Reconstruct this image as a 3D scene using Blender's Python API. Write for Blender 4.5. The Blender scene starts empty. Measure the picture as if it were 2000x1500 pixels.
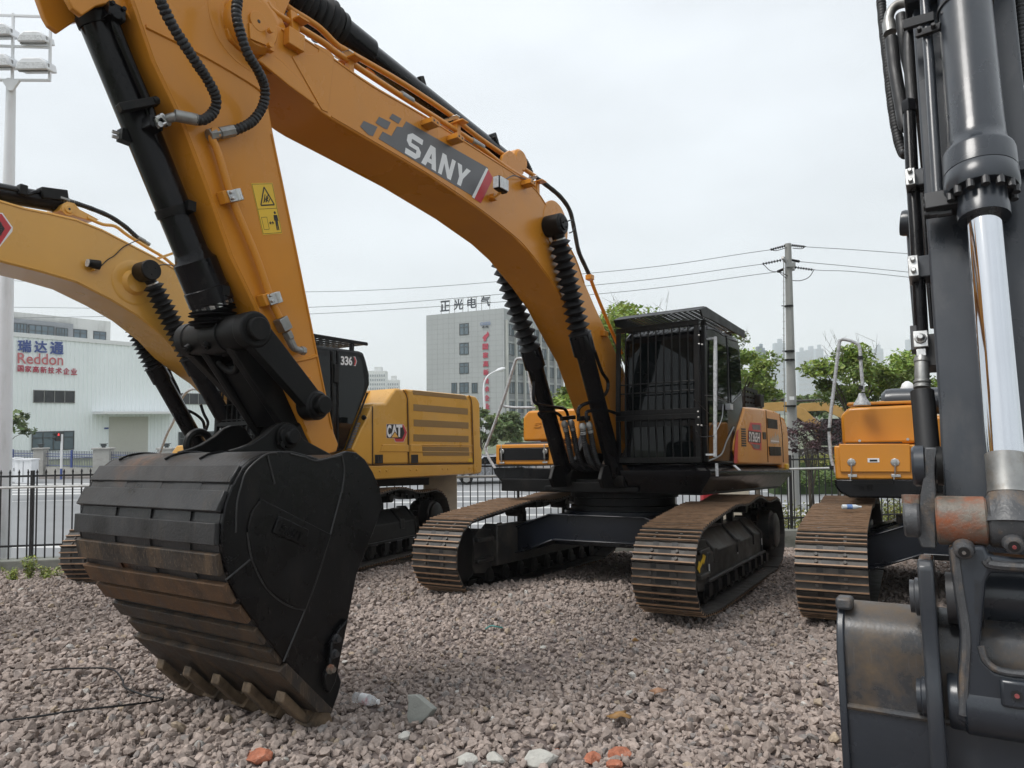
import bpy, math, random
import numpy as np
from mathutils import Vector, Matrix
random.seed(7); RNG = np.random.default_rng(7)
SC = bpy.context.scene
COL = SC.collection
R_ = math.radians

# ------------------------------------------------------------------ camera, sky, sun, exposure
FOC, CAMZ, PITCH, ROLL = 1370.0, 2.14, math.atan(61 / 1370.0), 0.0098
_f = Vector((0, math.cos(PITCH), math.sin(PITCH)))
_r0, _u0 = Vector((1, 0, 0)), Vector((0, -math.sin(PITCH), math.cos(PITCH)))
CR = math.cos(ROLL) * _r0 - math.sin(ROLL) * _u0
CU = math.cos(ROLL) * _u0 + math.sin(ROLL) * _r0
CF = _f
CO = Vector((0, 0, CAMZ))
cd = bpy.data.cameras.new("camera"); cam = bpy.data.objects.new("camera", cd); COL.objects.link(cam)
cd.sensor_width = 36; cd.lens = 36 * FOC / 2000; cd.clip_start = 0.05; cd.clip_end = 9000
cam.matrix_world = Matrix.Translation(CO) @ Matrix((CR, CU, -CF)).transposed().to_4x4()
SC.camera = cam

wd = bpy.data.worlds.new("World"); SC.world = wd; wd.use_nodes = True
wn, wl = wd.node_tree.nodes, wd.node_tree.links
bg = wn["Background"]; bg.inputs[1].default_value = 0.1
SUN_EL, SUN_AZ = R_(58), R_(250)
sky = wn.new("ShaderNodeTexSky"); sky.sky_type = 'NISHITA'; sky.sun_disc = False
sky.sun_elevation = SUN_EL; sky.sun_rotation = SUN_AZ; sky.dust_density = 4; sky.air_density = 1.5
tc = wn.new("ShaderNodeTexCoord"); sp = wn.new("ShaderNodeSeparateXYZ"); wl.new(tc.outputs['Generated'], sp.inputs[0])
rp = wn.new("ShaderNodeValToRGB"); wl.new(sp.outputs[2], rp.inputs[0])
rp.color_ramp.elements[0].position = 0.0; rp.color_ramp.elements[0].color = (0.66, 0.71, 0.75, 1)
rp.color_ramp.elements[1].position = 0.75; rp.color_ramp.elements[1].color = (0.80, 0.84, 0.885, 1)
nz = wn.new("ShaderNodeTexNoise"); nz.inputs['Scale'].default_value = 2.2; nz.inputs['Detail'].default_value = 4
mp = wn.new("ShaderNodeMapping"); mp.inputs['Scale'].default_value = (1, 1, 2.6); wl.new(tc.outputs['Generated'], mp.inputs[0]); wl.new(mp.outputs[0], nz.inputs['Vector'])
mr = wn.new("ShaderNodeMapRange"); mr.inputs[1].default_value = .3; mr.inputs[2].default_value = .7; mr.inputs[3].default_value = .86; mr.inputs[4].default_value = 1.07
wl.new(nz.outputs[0], mr.inputs[0])
vm = wn.new("ShaderNodeVectorMath"); vm.operation = 'SCALE'; wl.new(rp.outputs[0], vm.inputs[0]); wl.new(mr.outputs[0], vm.inputs['Scale'])
vm2 = wn.new("ShaderNodeVectorMath"); vm2.operation = 'SCALE'; vm2.inputs['Scale'].default_value = 10.3; wl.new(vm.outputs[0], vm2.inputs[0])
mx = wn.new("ShaderNodeMixRGB"); mx.inputs[0].default_value = .93; wl.new(sky.outputs[0], mx.inputs[1]); wl.new(vm2.outputs[0], mx.inputs[2])
wl.new(mx.outputs[0], bg.inputs[0])
sd = bpy.data.lights.new("sun", 'SUN'); sd.energy = 2.0; sd.angle = R_(22); sd.color = (1, .97, .93)
sun = bpy.data.objects.new("sun", sd); COL.objects.link(sun)
_sd = Vector((math.sin(SUN_AZ) * math.cos(SUN_EL), math.cos(SUN_AZ) * math.cos(SUN_EL), math.sin(SUN_EL)))
sun.rotation_euler = (-_sd).to_track_quat('-Z', 'Y').to_euler()
SC.view_settings.view_transform = 'Standard'; SC.view_settings.look = 'None'; SC.view_settings.exposure = 0.33; SC.view_settings.gamma = 1
SC.cycles.max_bounces = 6; SC.cycles.use_denoising = True
SC.cycles.volume_bounces = 2

# ------------------------------------------------------------------ pixel helpers (2000x1500 picture) -> points in the world
def ray(px, py): return CF + (px - 1000) / FOC * CR - (py - 750) / FOC * CU
def at(px, py, d): return CO + ray(px, py) * d
def onz(px, py, z):
    v = ray(px, py); return CO + v * ((z - CAMZ) / v.z)

def frame(thd, phi=1.9, pit=3.9):
    th, phi, pit = R_(thd), R_(phi), R_(pit); c, s = math.cos(th), math.sin(th)
    X = Vector((-s, -c, 0)); Y = Vector((c, -s, 0)); Z = Vector((0, 0, 1))
    Y = Y * math.cos(phi) + Z * math.sin(phi); X = X * math.cos(pit) + Z * math.sin(pit)
    N = X.cross(Y).normalized(); return X, N.cross(X), N

class Mach:
    """frame of one machine: x forward, y to its left, z up; origin on the ground under the swing centre"""
    def __init__(s, M, th, phi=1.9):
        s.M = Vector(M); s.A = frame(th, phi)
        m = Matrix((s.A[0], s.A[1], s.A[2])).transposed().to_4x4(); s.mat = Matrix.Translation(s.M) @ m
        s.inv = s.mat.inverted(); s.o = s.inv @ CO
    def _d(s, px, py): return s.inv.to_3x3() @ ray(px, py)
    def y(s, px, py, y):
        d = s._d(px, py); return s.o + d * ((y - s.o.y) / d.y)
    def x(s, px, py, x):
        d = s._d(px, py); return s.o + d * ((x - s.o.x) / d.x)
    def z(s, px, py, z):
        d = s._d(px, py); return s.o + d * ((z - s.o.z) / d.z)
    def pl(s, px, py, P, n):
        d = s._d(px, py); return s.o + d * ((Vector(P) - s.o).dot(n) / d.dot(n))
    def prof(s, pts, y): return [(p.x, p.z) for p in (s.y(a, b, y) for a, b in pts)]

SF = frame(33.6); SM = Vector((1.455, 9.226, 0))
def gz(x, y):
    N = SF[2]; return (SM.dot(N) - N.x * x - N.y * y) / N.z

# ------------------------------------------------------------------ geometry
class G:
    def __init__(s): s.v = []; s.f = []; s.m = []; s.k = 0
    def mat(s, k): s.k = k; return s
    def add(s, v, f):
        o = len(s.v); s.v += [tuple(p) for p in v]; s.f += [tuple(i + o for i in q) for q in f]; s.m += [s.k] * len(f); return s
    def box(s, c, d, M=None):
        x, y, z = d[0] / 2, d[1] / 2, d[2] / 2; c = Vector(c)
        v = [Vector((i * x, j * y, k * z)) for i in (-1, 1) for j in (-1, 1) for k in (-1, 1)]
        v = [c + (M @ p if M else p) for p in v]
        return s.add(v, [(0, 1, 3, 2), (4, 6, 7, 5), (0, 4, 5, 1), (2, 3, 7, 6), (0, 2, 6, 4), (1, 5, 7, 3)])
    def slab(s, poly, off):
        n = len(poly); poly = [Vector(p) for p in poly]; off = Vector(off)
        nn = Vector((0, 0, 0))
        for i in range(n): nn += poly[i].cross(poly[(i + 1) % n])
        if nn.dot(off) > 0: poly = poly[::-1]
        v = poly + [p + off for p in poly]
        return s.add(v, [tuple(range(n))[::1], tuple(range(2 * n - 1, n - 1, -1))] + [(i, i + n, (i + 1) % n + n, (i + 1) % n)[::1] for i in range(n)])
    def prism(s, pr, y0, y1): return s.slab([(x, y0, z) for x, z in pr], (0, y1 - y0, 0))
    def tube(s, pts, r, seg=10, caps=True):
        pts = [Vector(p) for p in pts]; n = len(pts)
        rr = r if isinstance(r, (list, tuple)) else [r] * n
        T = []
        for i in range(n):
            t = (pts[min(i + 1, n - 1)] - pts[max(i - 1, 0)]); T.append(t.normalized() if t.length > 1e-9 else (T[-1] if T else Vector((0, 0, 1))))
        a = Vector((0, 0, 1)) if abs(T[0].z) < .9 else Vector((1, 0, 0))
        u = (a - T[0] * a.dot(T[0])).normalized(); v = []
        for i in range(n):
            u = (u - T[i] * u.dot(T[i])).normalized(); w = T[i].cross(u)
            for k in range(seg):
                q = 2 * math.pi * k / seg; v.append(pts[i] + (u * math.cos(q) + w * math.sin(q)) * rr[i])
        f = []
        for i in range(n - 1):
            for k in range(seg):
                k2 = (k + 1) % seg; f.append((i * seg + k, i * seg + k2, (i + 1) * seg + k2, (i + 1) * seg + k))
        if caps: f += [tuple(range(seg - 1, -1, -1)), tuple(range((n - 1) * seg, n * seg))]
        return s.add(v, f)
    def cyl(s, p0, p1, r, r1=None, seg=20): return s.tube([p0, p1], [r, r if r1 is None else r1], seg)
    def lathe(s, p0, p1, prof, seg=20):
        p0 = Vector(p0); d = (Vector(p1) - p0).normalized(); v = []
        a = Vector((0, 0, 1)) if abs(d.z) < .9 else Vector((1, 0, 0)); u = (a - d * a.dot(d)).normalized(); w = d.cross(u)
        for t, r in prof:
            for k in range(seg):
                q = 2 * math.pi * k / seg; v.append(p0 + d * t + (u * math.cos(q) + w * math.sin(q)) * r)
        f = [(i * seg + k, i * seg + (k + 1) % seg, (i + 1) * seg + (k + 1) % seg, (i + 1) * seg + k) for i in range(len(prof) - 1) for k in range(seg)]
        f += [tuple(range(seg - 1, -1, -1)), tuple(range((len(prof) - 1) * seg, len(prof) * seg))]
        return s.add(v, f)
    def bar(s, p0, p1, w, h, up=(0, 0, 1)):
        p0, p1, up = Vector(p0), Vector(p1), Vector(up); d = (p1 - p0); L = d.length; d.normalize()
        if abs(d.dot(up)) > .98: up = Vector((1, 0, 0))
        sd_ = d.cross(up).normalized(); u = sd_.cross(d)
        return s.box((p0 + p1) / 2, (L, w, h), Matrix((d, sd_, u)).transposed())

def smooth_pts(pts, n=6):
    """Catmull-Rom through the points"""
    P = [Vector(p) for p in pts]; P = [2 * P[0] - P[1]] + P + [2 * P[-1] - P[-2]]; out = []
    for i in range(1, len(P) - 2):
        for k in range(n):
            t = k / n; a, b, c, d = P[i - 1], P[i], P[i + 1], P[i + 2]
            out.append(.5 * ((2 * b) + (c - a) * t + (2 * a - 5 * b + 4 * c - d) * t * t + (3 * b - a - 3 * c + d) * t ** 3))
    out.append(P[-2]); return out
def sm2(pts, n=5): return [(p.x, p.y) for p in smooth_pts([(a, b, 0) for a, b in pts], n)]

def obj(name, g, mats, parent=None, bevel=0.0, ang=35, label=None, seg=2):
    me = bpy.data.meshes.new(name); me.from_pydata(g.v, [], g.f); me.validate(clean_customdata=False)
    mats = mats if isinstance(mats, (list, tuple)) else [mats]
    for m in mats: me.materials.append(m)
    if len(mats) > 1 and len(me.polygons) == len(g.m): me.polygons.foreach_set("material_index", g.m)
    me.shade_smooth(); me.set_sharp_from_angle(angle=R_(ang))
    o = bpy.data.objects.new(name, me); COL.objects.link(o)
    if parent is not None: o.parent = parent
    if bevel:
        b = o.modifiers.new("bevel", 'BEVEL'); b.width = bevel; b.segments = seg; b.limit_method = 'ANGLE'; b.angle_limit = R_(40); b.use_clamp_overlap = True
    if label: o["label"] = label
    return o
def thing(name, label, cat, mat=None, loc=None, group=None):
    o = bpy.data.objects.new(name, None); COL.objects.link(o); o.empty_display_size = .3
    if mat is not None: o.matrix_world = mat
    if loc is not None: o.location = loc
    o["label"] = label; o["category"] = cat
    if group: o["group"] = group
    return o
def tag(o, label, cat, group=None):
    o["label"] = label; o["category"] = cat
    if group: o["group"] = group
    return o
def struct(name, g, m, kind='structure', bevel=0):
    o = obj(name, g, m, bevel=bevel); o["kind"] = kind; return o
def copy_tree(o, parent=None):
    c = o.copy(); COL.objects.link(c)
    if parent is not None: c.parent = parent
    for ch in list(o.children): copy_tree(ch, c)
    return c

_tx = {}
def text2d(s, bold=0.0):
    """outline of a word as flat triangles, in a 0..1 box"""
    if (s, bold) in _tx: return _tx[(s, bold)]
    cu = bpy.data.curves.new("lettering", 'FONT'); cu.body = s; cu.offset = bold; cu.resolution_u = 3
    o = bpy.data.objects.new("lettering", cu); COL.objects.link(o)
    dg = bpy.context.evaluated_depsgraph_get(); dg.update(); me = bpy.data.meshes.new_from_object(o.evaluated_get(dg))
    v = np.array([tuple(p.co)[:2] for p in me.vertices]); f = [tuple(p.vertices) for p in me.polygons]
    bpy.data.objects.remove(o); bpy.data.curves.remove(cu); bpy.data.meshes.remove(me)
    lo, hi = v.min(0), v.max(0); v = (v - lo) / (hi - lo); _tx[(s, bold)] = (v, f); return v, f
def put_text(g, s, c4, bold=0.02, off=None):
    if ord(s[0]) > 0x2000 and bold > 0:      # heavy signs: overlay shifted copies of the plain glyph
        a, b, c, d = [Vector(p) for p in c4]; ex, ey = (b - a) * bold, (d - a) * bold; nn = (b - a).cross(d - a).normalized() * .004
        for k, (i, j) in enumerate(((0, 0), (1, 0), (-1, 0), (0, 1), (0, -1), (1, 1), (-1, -1))): put_text(g, s, [p + ex * i + ey * j + nn * k for p in (a, b, c, d)], 0, off)
        return g
    """c4: corners bottom-left, bottom-right, top-right, top-left of the word"""
    v, f = text2d(s, bold); a, b, c, d = [Vector(p) for p in c4]; off = Vector(off) if off else Vector((0, 0, 0))
    return g.add([a * (1 - x) * (1 - y) + b * x * (1 - y) + c * x * y + d * (1 - x) * y + off for x, y in v], f)

# ------------------------------------------------------------------ materials
def mat(name, col, rough=.5, metal=0.0, var=0.12, vs=6.0, bump=0.0, bs=60.0, dirt=None, dirt_amt=.5, dscale=(3, 3, 3), coat=0.0, spec=.5, edge=.5, rvar=.1, scr=None, patch=None):
    m = bpy.data.materials.new(name); m.use_nodes = True; n, l = m.node_tree.nodes, m.node_tree.links
    b = n["Principled BSDF"]; b.inputs['Roughness'].default_value = rough; b.inputs['Metallic'].default_value = metal
    b.inputs['Coat Weight'].default_value = coat; b.inputs['Coat Roughness'].default_value = .08; b.inputs['Specular IOR Level'].default_value = spec
    t = n.new("ShaderNodeTexCoord"); a = n.new("ShaderNodeTexNoise"); a.inputs['Scale'].default_value = vs; a.inputs['Detail'].default_value = 6
    l.new(t.outputs['Object'], a.inputs['Vector'])
    r = n.new("ShaderNodeMapRange"); r.inputs[1].default_value = .3; r.inputs[2].default_value = .7; r.inputs[3].default_value = 1 - var; r.inputs[4].default_value = 1 + var
    l.new(a.outputs[0], r.inputs[0])
    sc = n.new("ShaderNodeVectorMath"); sc.operation = 'SCALE'; sc.inputs[0].default_value = col[:3]; l.new(r.outputs[0], sc.inputs['Scale'])
    out = sc.outputs[0]
    rr = n.new("ShaderNodeMapRange"); rr.inputs[1].default_value = .3; rr.inputs[2].default_value = .7; rr.inputs[3].default_value = max(.02, rough - rvar * rough * 2); rr.inputs[4].default_value = min(1, rough + rvar)
    l.new(a.outputs[0], rr.inputs[0]); ro = rr.outputs[0]
    if dirt is not None:
        mpn = n.new("ShaderNodeMapping"); mpn.inputs['Scale'].default_value = dscale; l.new(t.outputs['Object'], mpn.inputs[0])
        d = n.new("ShaderNodeTexNoise"); d.inputs['Scale'].default_value = 1; d.inputs['Detail'].default_value = 9; d.inputs['Roughness'].default_value = .7; l.new(mpn.outputs[0], d.inputs['Vector'])
        dr = n.new("ShaderNodeMapRange"); dr.inputs[1].default_value = edge; dr.inputs[2].default_value = edge + .18; dr.inputs[4].default_value = dirt_amt; l.new(d.outputs[0], dr.inputs[0])
        mxn = n.new("ShaderNodeMixRGB"); l.new(dr.outputs[0], mxn.inputs[0]); l.new(out, mxn.inputs[1]); mxn.inputs[2].default_value = (*dirt, 1); out = mxn.outputs[0]
        rm = n.new("ShaderNodeMath"); rm.operation = 'MULTIPLY_ADD'; l.new(dr.outputs[0], rm.inputs[0]); rm.inputs[1].default_value = .35; l.new(ro, rm.inputs[2]); rm.use_clamp = True; ro = rm.outputs[0]
    if scr is not None:      # fine scratches, stretched along one axis
        mp2 = n.new("ShaderNodeMapping"); mp2.inputs['Scale'].default_value = scr[2]; l.new(t.outputs['Object'], mp2.inputs[0]); mp2.inputs['Rotation'].default_value = (.15, .1, 0)
        e = n.new("ShaderNodeTexNoise"); e.inputs['Scale'].default_value = 1; e.inputs['Detail'].default_value = 3; l.new(mp2.outputs[0], e.inputs['Vector'])
        er = n.new("ShaderNodeMapRange"); er.inputs[1].default_value = scr[3]; er.inputs[2].default_value = scr[3] + .06; er.inputs[4].default_value = scr[1]; l.new(e.outputs[0], er.inputs[0])
        mx2 = n.new("ShaderNodeMixRGB"); l.new(er.outputs[0], mx2.inputs[0]); l.new(out, mx2.inputs[1]); mx2.inputs[2].default_value = (*scr[0], 1); out = mx2.outputs[0]
    if patch is not None:    # a rust stain of its own place and shape
        for (pc, pr_, pcol) in patch:
            dv = n.new("ShaderNodeVectorMath"); dv.operation = 'DISTANCE'; dv.inputs[1].default_value = pc; mp3 = n.new("ShaderNodeVectorMath"); mp3.operation = 'MULTIPLY_ADD'; mp3.inputs[1].default_value = (.12, .12, .12); l.new(a.outputs[1], mp3.inputs[0]); l.new(t.outputs['Object'], mp3.inputs[2]); l.new(mp3.outputs[0], dv.inputs[0])
            pm_ = n.new("ShaderNodeMapRange"); pm_.inputs[1].default_value = pr_; pm_.inputs[2].default_value = pr_ * .25; pm_.inputs[4].default_value = .8; l.new(dv.outputs['Value'], pm_.inputs[0])
            pq = n.new("ShaderNodeTexNoise"); pq.inputs['Scale'].default_value = 16; pq.inputs['Detail'].default_value = 6; l.new(t.outputs['Object'], pq.inputs['Vector']); pw = n.new("ShaderNodeMapRange"); pw.inputs[1].default_value = .35; pw.inputs[2].default_value = .6; l.new(pq.outputs[0], pw.inputs[0])
            pz = n.new("ShaderNodeMath"); pz.operation = 'MULTIPLY'; l.new(pm_.outputs[0], pz.inputs[0]); l.new(pw.outputs[0], pz.inputs[1])
            mx3 = n.new("ShaderNodeMixRGB"); l.new(pz.outputs[0], mx3.inputs[0]); l.new(out, mx3.inputs[1]); mx3.inputs[2].default_value = (*pcol, 1); out = mx3.outputs[0]
    l.new(out, b.inputs['Base Color']); l.new(ro, b.inputs['Roughness'])
    if bump:
        bn = n.new("ShaderNodeTexNoise"); bn.inputs['Scale'].default_value = bs; bn.inputs['Detail'].default_value = 5; l.new(t.outputs['Object'], bn.inputs['Vector'])
        bu = n.new("ShaderNodeBump"); bu.inputs['Strength'].default_value = bump; bu.inputs['Distance'].default_value = .01; l.new(bn.outputs[0], bu.inputs['Height']); l.new(bu.outputs[0], b.inputs['Normal'])
    return m
M = {}
M['orange'] = mat("orange_paint", (.58, .232, .024), .27, var=.06, vs=1.5, bump=.07, bs=9, dirt=(.40, .24, .10), dirt_amt=.14, dscale=(2.5, 2.5, 1.2), coat=.14, spec=.33, edge=.52)
M['yellow'] = mat("yellow_paint", (.64, .34, .058), .28, var=.06, vs=1.5, bump=.07, bs=9, dirt=(.42, .30, .15), dirt_amt=.25, dscale=(2, 2, 1.2), coat=.3, edge=.52)
M['black'] = mat("black_paint", (.006, .006, .007), .15, var=.3, vs=4, bump=.05, bs=20, dirt=(.045, .04, .036), dirt_amt=.2, spec=.2, dscale=(4, 4, 2), edge=.54)
M['blackm'] = mat("black_matte_steel", (.0065, .0065, .0065), .42, var=.3, vs=5, dirt=(.05, .042, .035), dirt_amt=.28, spec=.2, scr=((.07, .065, .06), .2, (120, 120, 120), .66), dscale=(5, 5, 3), edge=.52)
M['bucket'] = mat("bucket_black_steel", (.0045, .0045, .005), .26, var=.4, vs=6, bump=.1, bs=30, dirt=(.03, .026, .021), dirt_amt=.35, spec=.22, scr=((.06, .056, .052), .35, (90, 80, 22), .66), dscale=(6, 3, 2.2), edge=.53)
M['wear'] = mat("worn_bucket_steel", (.030, .030, .031), .33, var=.4, vs=5, bump=.2, bs=60, dirt=(.06, .052, .044), dirt_amt=.5, dscale=(9, 9, 2.2), edge=.52, spec=.35, scr=((.085, .075, .062), .55, (140, 120, 9), .62), patch=(((6.25, -.30, 1.43), .22, (.20, .085, .03)), ((6.40, .12, 1.13), .09, (.17, .07, .025)), ((6.43, -.2, .97), .12, (.16, .065, .025))))
M['wearlow'] = mat("muddy_bucket_steel", (.032, .027, .023), .5, var=.4, vs=6, bump=.25, bs=60, dirt=(.12, .078, .046), dirt_amt=.7, dscale=(6, 7, 2.5), edge=.46, spec=.3, scr=((.17, .125, .085), .6, (150, 130, 10), .60))
M['rustwear'] = mat("rusty_bucket_steel", (.065, .042, .027), .58, var=.4, vs=6, bump=.25, bs=60, dirt=(.15, .082, .042), dirt_amt=.7, dscale=(6, 6, 2.4), edge=.42, spec=.3, scr=((.25, .15, .085), .6, (150, 130, 10), .61))
M['tooth'] = mat("muddy_tooth_steel", (.14, .098, .06), .7, var=.4, vs=14, bump=.5, bs=50, dirt=(.03, .027, .024), dirt_amt=.8, dscale=(9, 9, 9), edge=.5)
M['shoe'] = mat("track_shoe_steel", (.056, .052, .048), .44, metal=.3, var=.25, vs=9, bump=.12, bs=70, dirt=(.10, .082, .066), dirt_amt=.5, dscale=(5, 6, 6), edge=.47)
M['grouser'] = mat("rusty_grouser_steel", (.27, .165, .098), .5, metal=.2, var=.25, vs=14, bump=.15, bs=80, dirt=(.34, .28, .22), dirt_amt=.5, dscale=(30, 12, 30), edge=.56)
M['frame'] = mat("undercarriage_paint", (.016, .0155, .015), .42, var=.3, vs=4, bump=.08, bs=30, dirt=(.095, .084, .07), dirt_amt=.75, dscale=(3, 3, 4), edge=.47)
M['grey'] = mat("dark_grey_paint", (.025, .030, .038), .27, var=.12, vs=3, bump=.06, bs=25, dirt=(.10, .095, .09), dirt_amt=.3, dscale=(4, 4, 1.3), edge=.54, coat=.15)
M['greyworn'] = mat("worn_grey_casting", (.062, .064, .068), .4, var=.3, vs=8, bump=.25, bs=70, dirt=(.20, .135, .08), dirt_amt=.75, scr=((.22, .21, .20), .45, (150, 150, 150), .64), dscale=(9, 9, 5), edge=.5)
M['rust'] = mat("rusty_pin_boss", (.15, .13, .105), .5, var=.35, vs=10, bump=.3, bs=90, dirt=(.25, .07, .024), dirt_amt=.92, dscale=(6, 5, 8), edge=.44, scr=((.28, .26, .23), .45, (170, 170, 170), .63))
M['greyrust'] = mat("rust_stained_grey_plate", (.046, .048, .052), .24, var=.3, vs=5, bump=.08, bs=50, dirt=(.13, .088, .048), dirt_amt=.75, dscale=(3, 3, 3.2), edge=.45, scr=((.11, .105, .10), .4, (120, 120, 12), .62))
M['navy'] = mat("blue_black_paint", (.004, .006, .011), .3, var=.2, vs=3, bump=.04, bs=20)
M['chrome'] = mat("chrome_rod", (.64, .66, .69), .06, metal=1, var=.02, rvar=.02)
M['steel'] = mat("zinc_steel", (.52, .52, .51), .3, metal=.9, var=.15, vs=25)
M['dullsteel'] = mat("dull_steel", (.30, .30, .29), .42, metal=.75, var=.2, vs=15, dirt=(.2, .15, .1), dirt_amt=.4, dscale=(14, 14, 14))
M['rubber'] = mat("black_rubber", (.010, .010, .011), .55, var=.25, vs=12, dirt=(.05, .046, .042), dirt_amt=.3, spec=.3, dscale=(8, 8, 8))
M['hose'] = mat("hose_sleeve", (.012, .012, .013), .5, var=.2, vs=12)
M['wrap'] = mat("plastic_wrap", (.46, .47, .48), .3, var=.25, vs=30, bump=.9, bs=55, dirt=(.25, .25, .25), dirt_amt=.5, dscale=(25, 25, 25))
M['glass'] = mat("cab_glass", (.003, .0045, .005), .03, var=.05, spec=.25, rvar=.0)
M['dkgrey'] = mat("decal_grey", (.11, .11, .115), .4, var=.03)
M['white'] = mat("white_paint", (.76, .76, .76), .45, var=.03)
M['red'] = mat("red_paint", (.50, .035, .045), .4, var=.06)
M['lyellow'] = mat("label_yellow", (.72, .46, .03), .45, var=.04)
M['blk'] = mat("print_black", (.012, .012, .012), .5, var=.05)
M['lamp'] = mat("lamp_lens", (.62, .63, .64), .15, var=.2, vs=40)
M['vent'] = mat("vent_black", (.03, .027, .022), .6, var=.1)
M['catvent'] = mat("yellow_mesh_vent", (.25, .15, .05), .55, var=.15, vs=160)
M['bolt'] = mat("bolt_black", (.03, .03, .032), .4, var=.2)

# ------------------------------------------------------------------ setting: yard, road, fence
def ground_mat():
    m = bpy.data.materials.new("gravel_bed"); m.use_nodes = True; n, l = m.node_tree.nodes, m.node_tree.links; b = n["Principled BSDF"]; b.inputs['Roughness'].default_value = .9
    t = n.new("ShaderNodeTexCoord"); v = n.new("ShaderNodeTexVoronoi"); v.inputs['Scale'].default_value = 14; l.new(t.outputs['Object'], v.inputs['Vector'])
    r = n.new("ShaderNodeValToRGB"); l.new(v.outputs['Color'], r.inputs[0])
    r.color_ramp.elements[0].color = (.13, .10, .09, 1); r.color_ramp.elements[1].color = (.24, .195, .178, 1)
    l.new(r.outputs[0], b.inputs['Base Color'])
    bu = n.new("ShaderNodeBump"); bu.inputs['Strength'].default_value = 1; bu.inputs['Distance'].default_value = .06; bu.invert = True
    l.new(v.outputs['Distance'], bu.inputs['Height']); l.new(bu.outputs[0], b.inputs['Normal']); return m
FA = Vector((-8.32, 12.0, 0)); FE = Vector((.9868, .162, 0)).normalized(); FN = Vector((FE.y, -FE.x, 0))   # fence line; FN points into the yard
ROADZ = -1.3
def hills(x, y):
    return .035 * math.sin(x * 1.1 + 2) * math.sin(y * .9 + 1) + .02 * math.sin(x * 2.7 + y * 1.9) + .012 * math.sin(x * 5.1 - y * 4.3) \
        + .07 * math.exp(-((x - .9) ** 2 / 1.2 + (y - 8.3) ** 2 / 2.0)) + .06 * math.exp(-((x + 3.2) ** 2 / 1.0 + (y - 8.4) ** 2 / .8))
def sms(t): t = min(1, max(0, t)); return t * t * (3 - 2 * t)
def drop(x, y):
    k = sms((x + 4) / 4); y0 = 8.3 + 2.8 * k; return -.30 * sms((y - y0) / 3.4) * (1 - .45 * k) - .16 * math.exp(-((x + 1.95) ** 2 / .9 + (y - 5.25) ** 2 / .6))
def yz(x, y): return drop(x, y) + gz(x, y) - .03 + hills(x, y)
g = G(); nu, nv = 240, 150
for j in range(nv + 1):
    for i in range(nu + 1):
        p = FA + FE * (-11 + 34 * i / nu) + FN * (.0 + 19 * (j / nv) ** 1.0)
        g.v.append((p.x, p.y, yz(p.x, p.y)))
g.f = [(j * (nu + 1) + i, (j + 1) * (nu + 1) + i, (j + 1) * (nu + 1) + i + 1, j * (nu + 1) + i + 1) for j in range(nv) for i in range(nu)]; g.m = [0] * len(g.f)
struct('yard_ground', g, ground_mat())

M['road'] = mat("asphalt", (.21, .215, .22), .75, var=.14, vs=.5, bump=.2, bs=40)
M['line'] = mat("road_line_white", (.52, .52, .51), .7, var=.15, vs=3)
M['pave'] = mat("pavement", (.30, .27, .25), .85, var=.15, vs=2)
M['land'] = mat("far_ground", (.12, .14, .08), .95, var=.3, vs=.2)
M['conc'] = mat("concrete", (.34, .335, .315), .8, var=.12, vs=3, bump=.15, bs=40, dirt=(.18, .175, .15), dirt_amt=.5, dscale=(1.5, 1.5, 3))
M['plinth'] = mat("old_concrete_kerb", (.22, .225, .20), .85, var=.2, vs=3, bump=.2, bs=40, dirt=(.09, .10, .07), dirt_amt=.6, dscale=(2, 2, 4))
g = G(); g.slab([(-1700, -700, -1.34), (1700, -700, -1.34), (1700, 2300, -1.34), (-1700, 2300, -1.34)], (0, 0, -.5)); struct('ground', g, M['land'])
g = G(); g.slab([(-70, 13.2, ROADZ), (80, 13.2, ROADZ), (80, 41, ROADZ), (-70, 41, ROADZ)], (0, 0, -.03)); struct('road', g, M['road'])
g = G(); g.slab([(-70, 41, ROADZ + .14), (80, 41, ROADZ + .14), (80, 47, ROADZ + .14), (-70, 47, ROADZ + .14)], (0, 0, -.17)); struct('pavement', g, M['pave'], bevel=.02)
g = G()
def stripe(x0, x1, y0, y1, sl=0.0):
    z = ROADZ + .004; g.slab([(x0, y0, z), (x1, y0 + sl * (x1 - x0), z), (x1, y1 + sl * (x1 - x0), z), (x0, y1, z)], (0, 0, -.003))
for k in range(5): stripe(-34, -16.5, 32.2 + k * 1.25, 32.75 + k * 1.25, .02)
stripe(-40, -12, 27.5, 27.65, .12); stripe(-30, -8, 19.9, 20.2, -.05)
for k in range(8): stripe(-6.2 + .5 * (k % 3), 3.6 - .6 * (k % 2), 18.6 + k * 1.9, 18.95 + k * 1.9, -.02)
for k in range(8): stripe(5.5, 13 - .2 * k, 17.5 + k * 1.0, 17.95 + k * 1.0, .01)
stripe(8, 60, 26.6, 26.8, .02); stripe(8, 60, 30.6, 30.8, .02); stripe(14, 60, 34.6, 34.8, .02); stripe(12, 60, 23.4, 23.6, .02)
struct('road_marking', g, M['line'])

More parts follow.
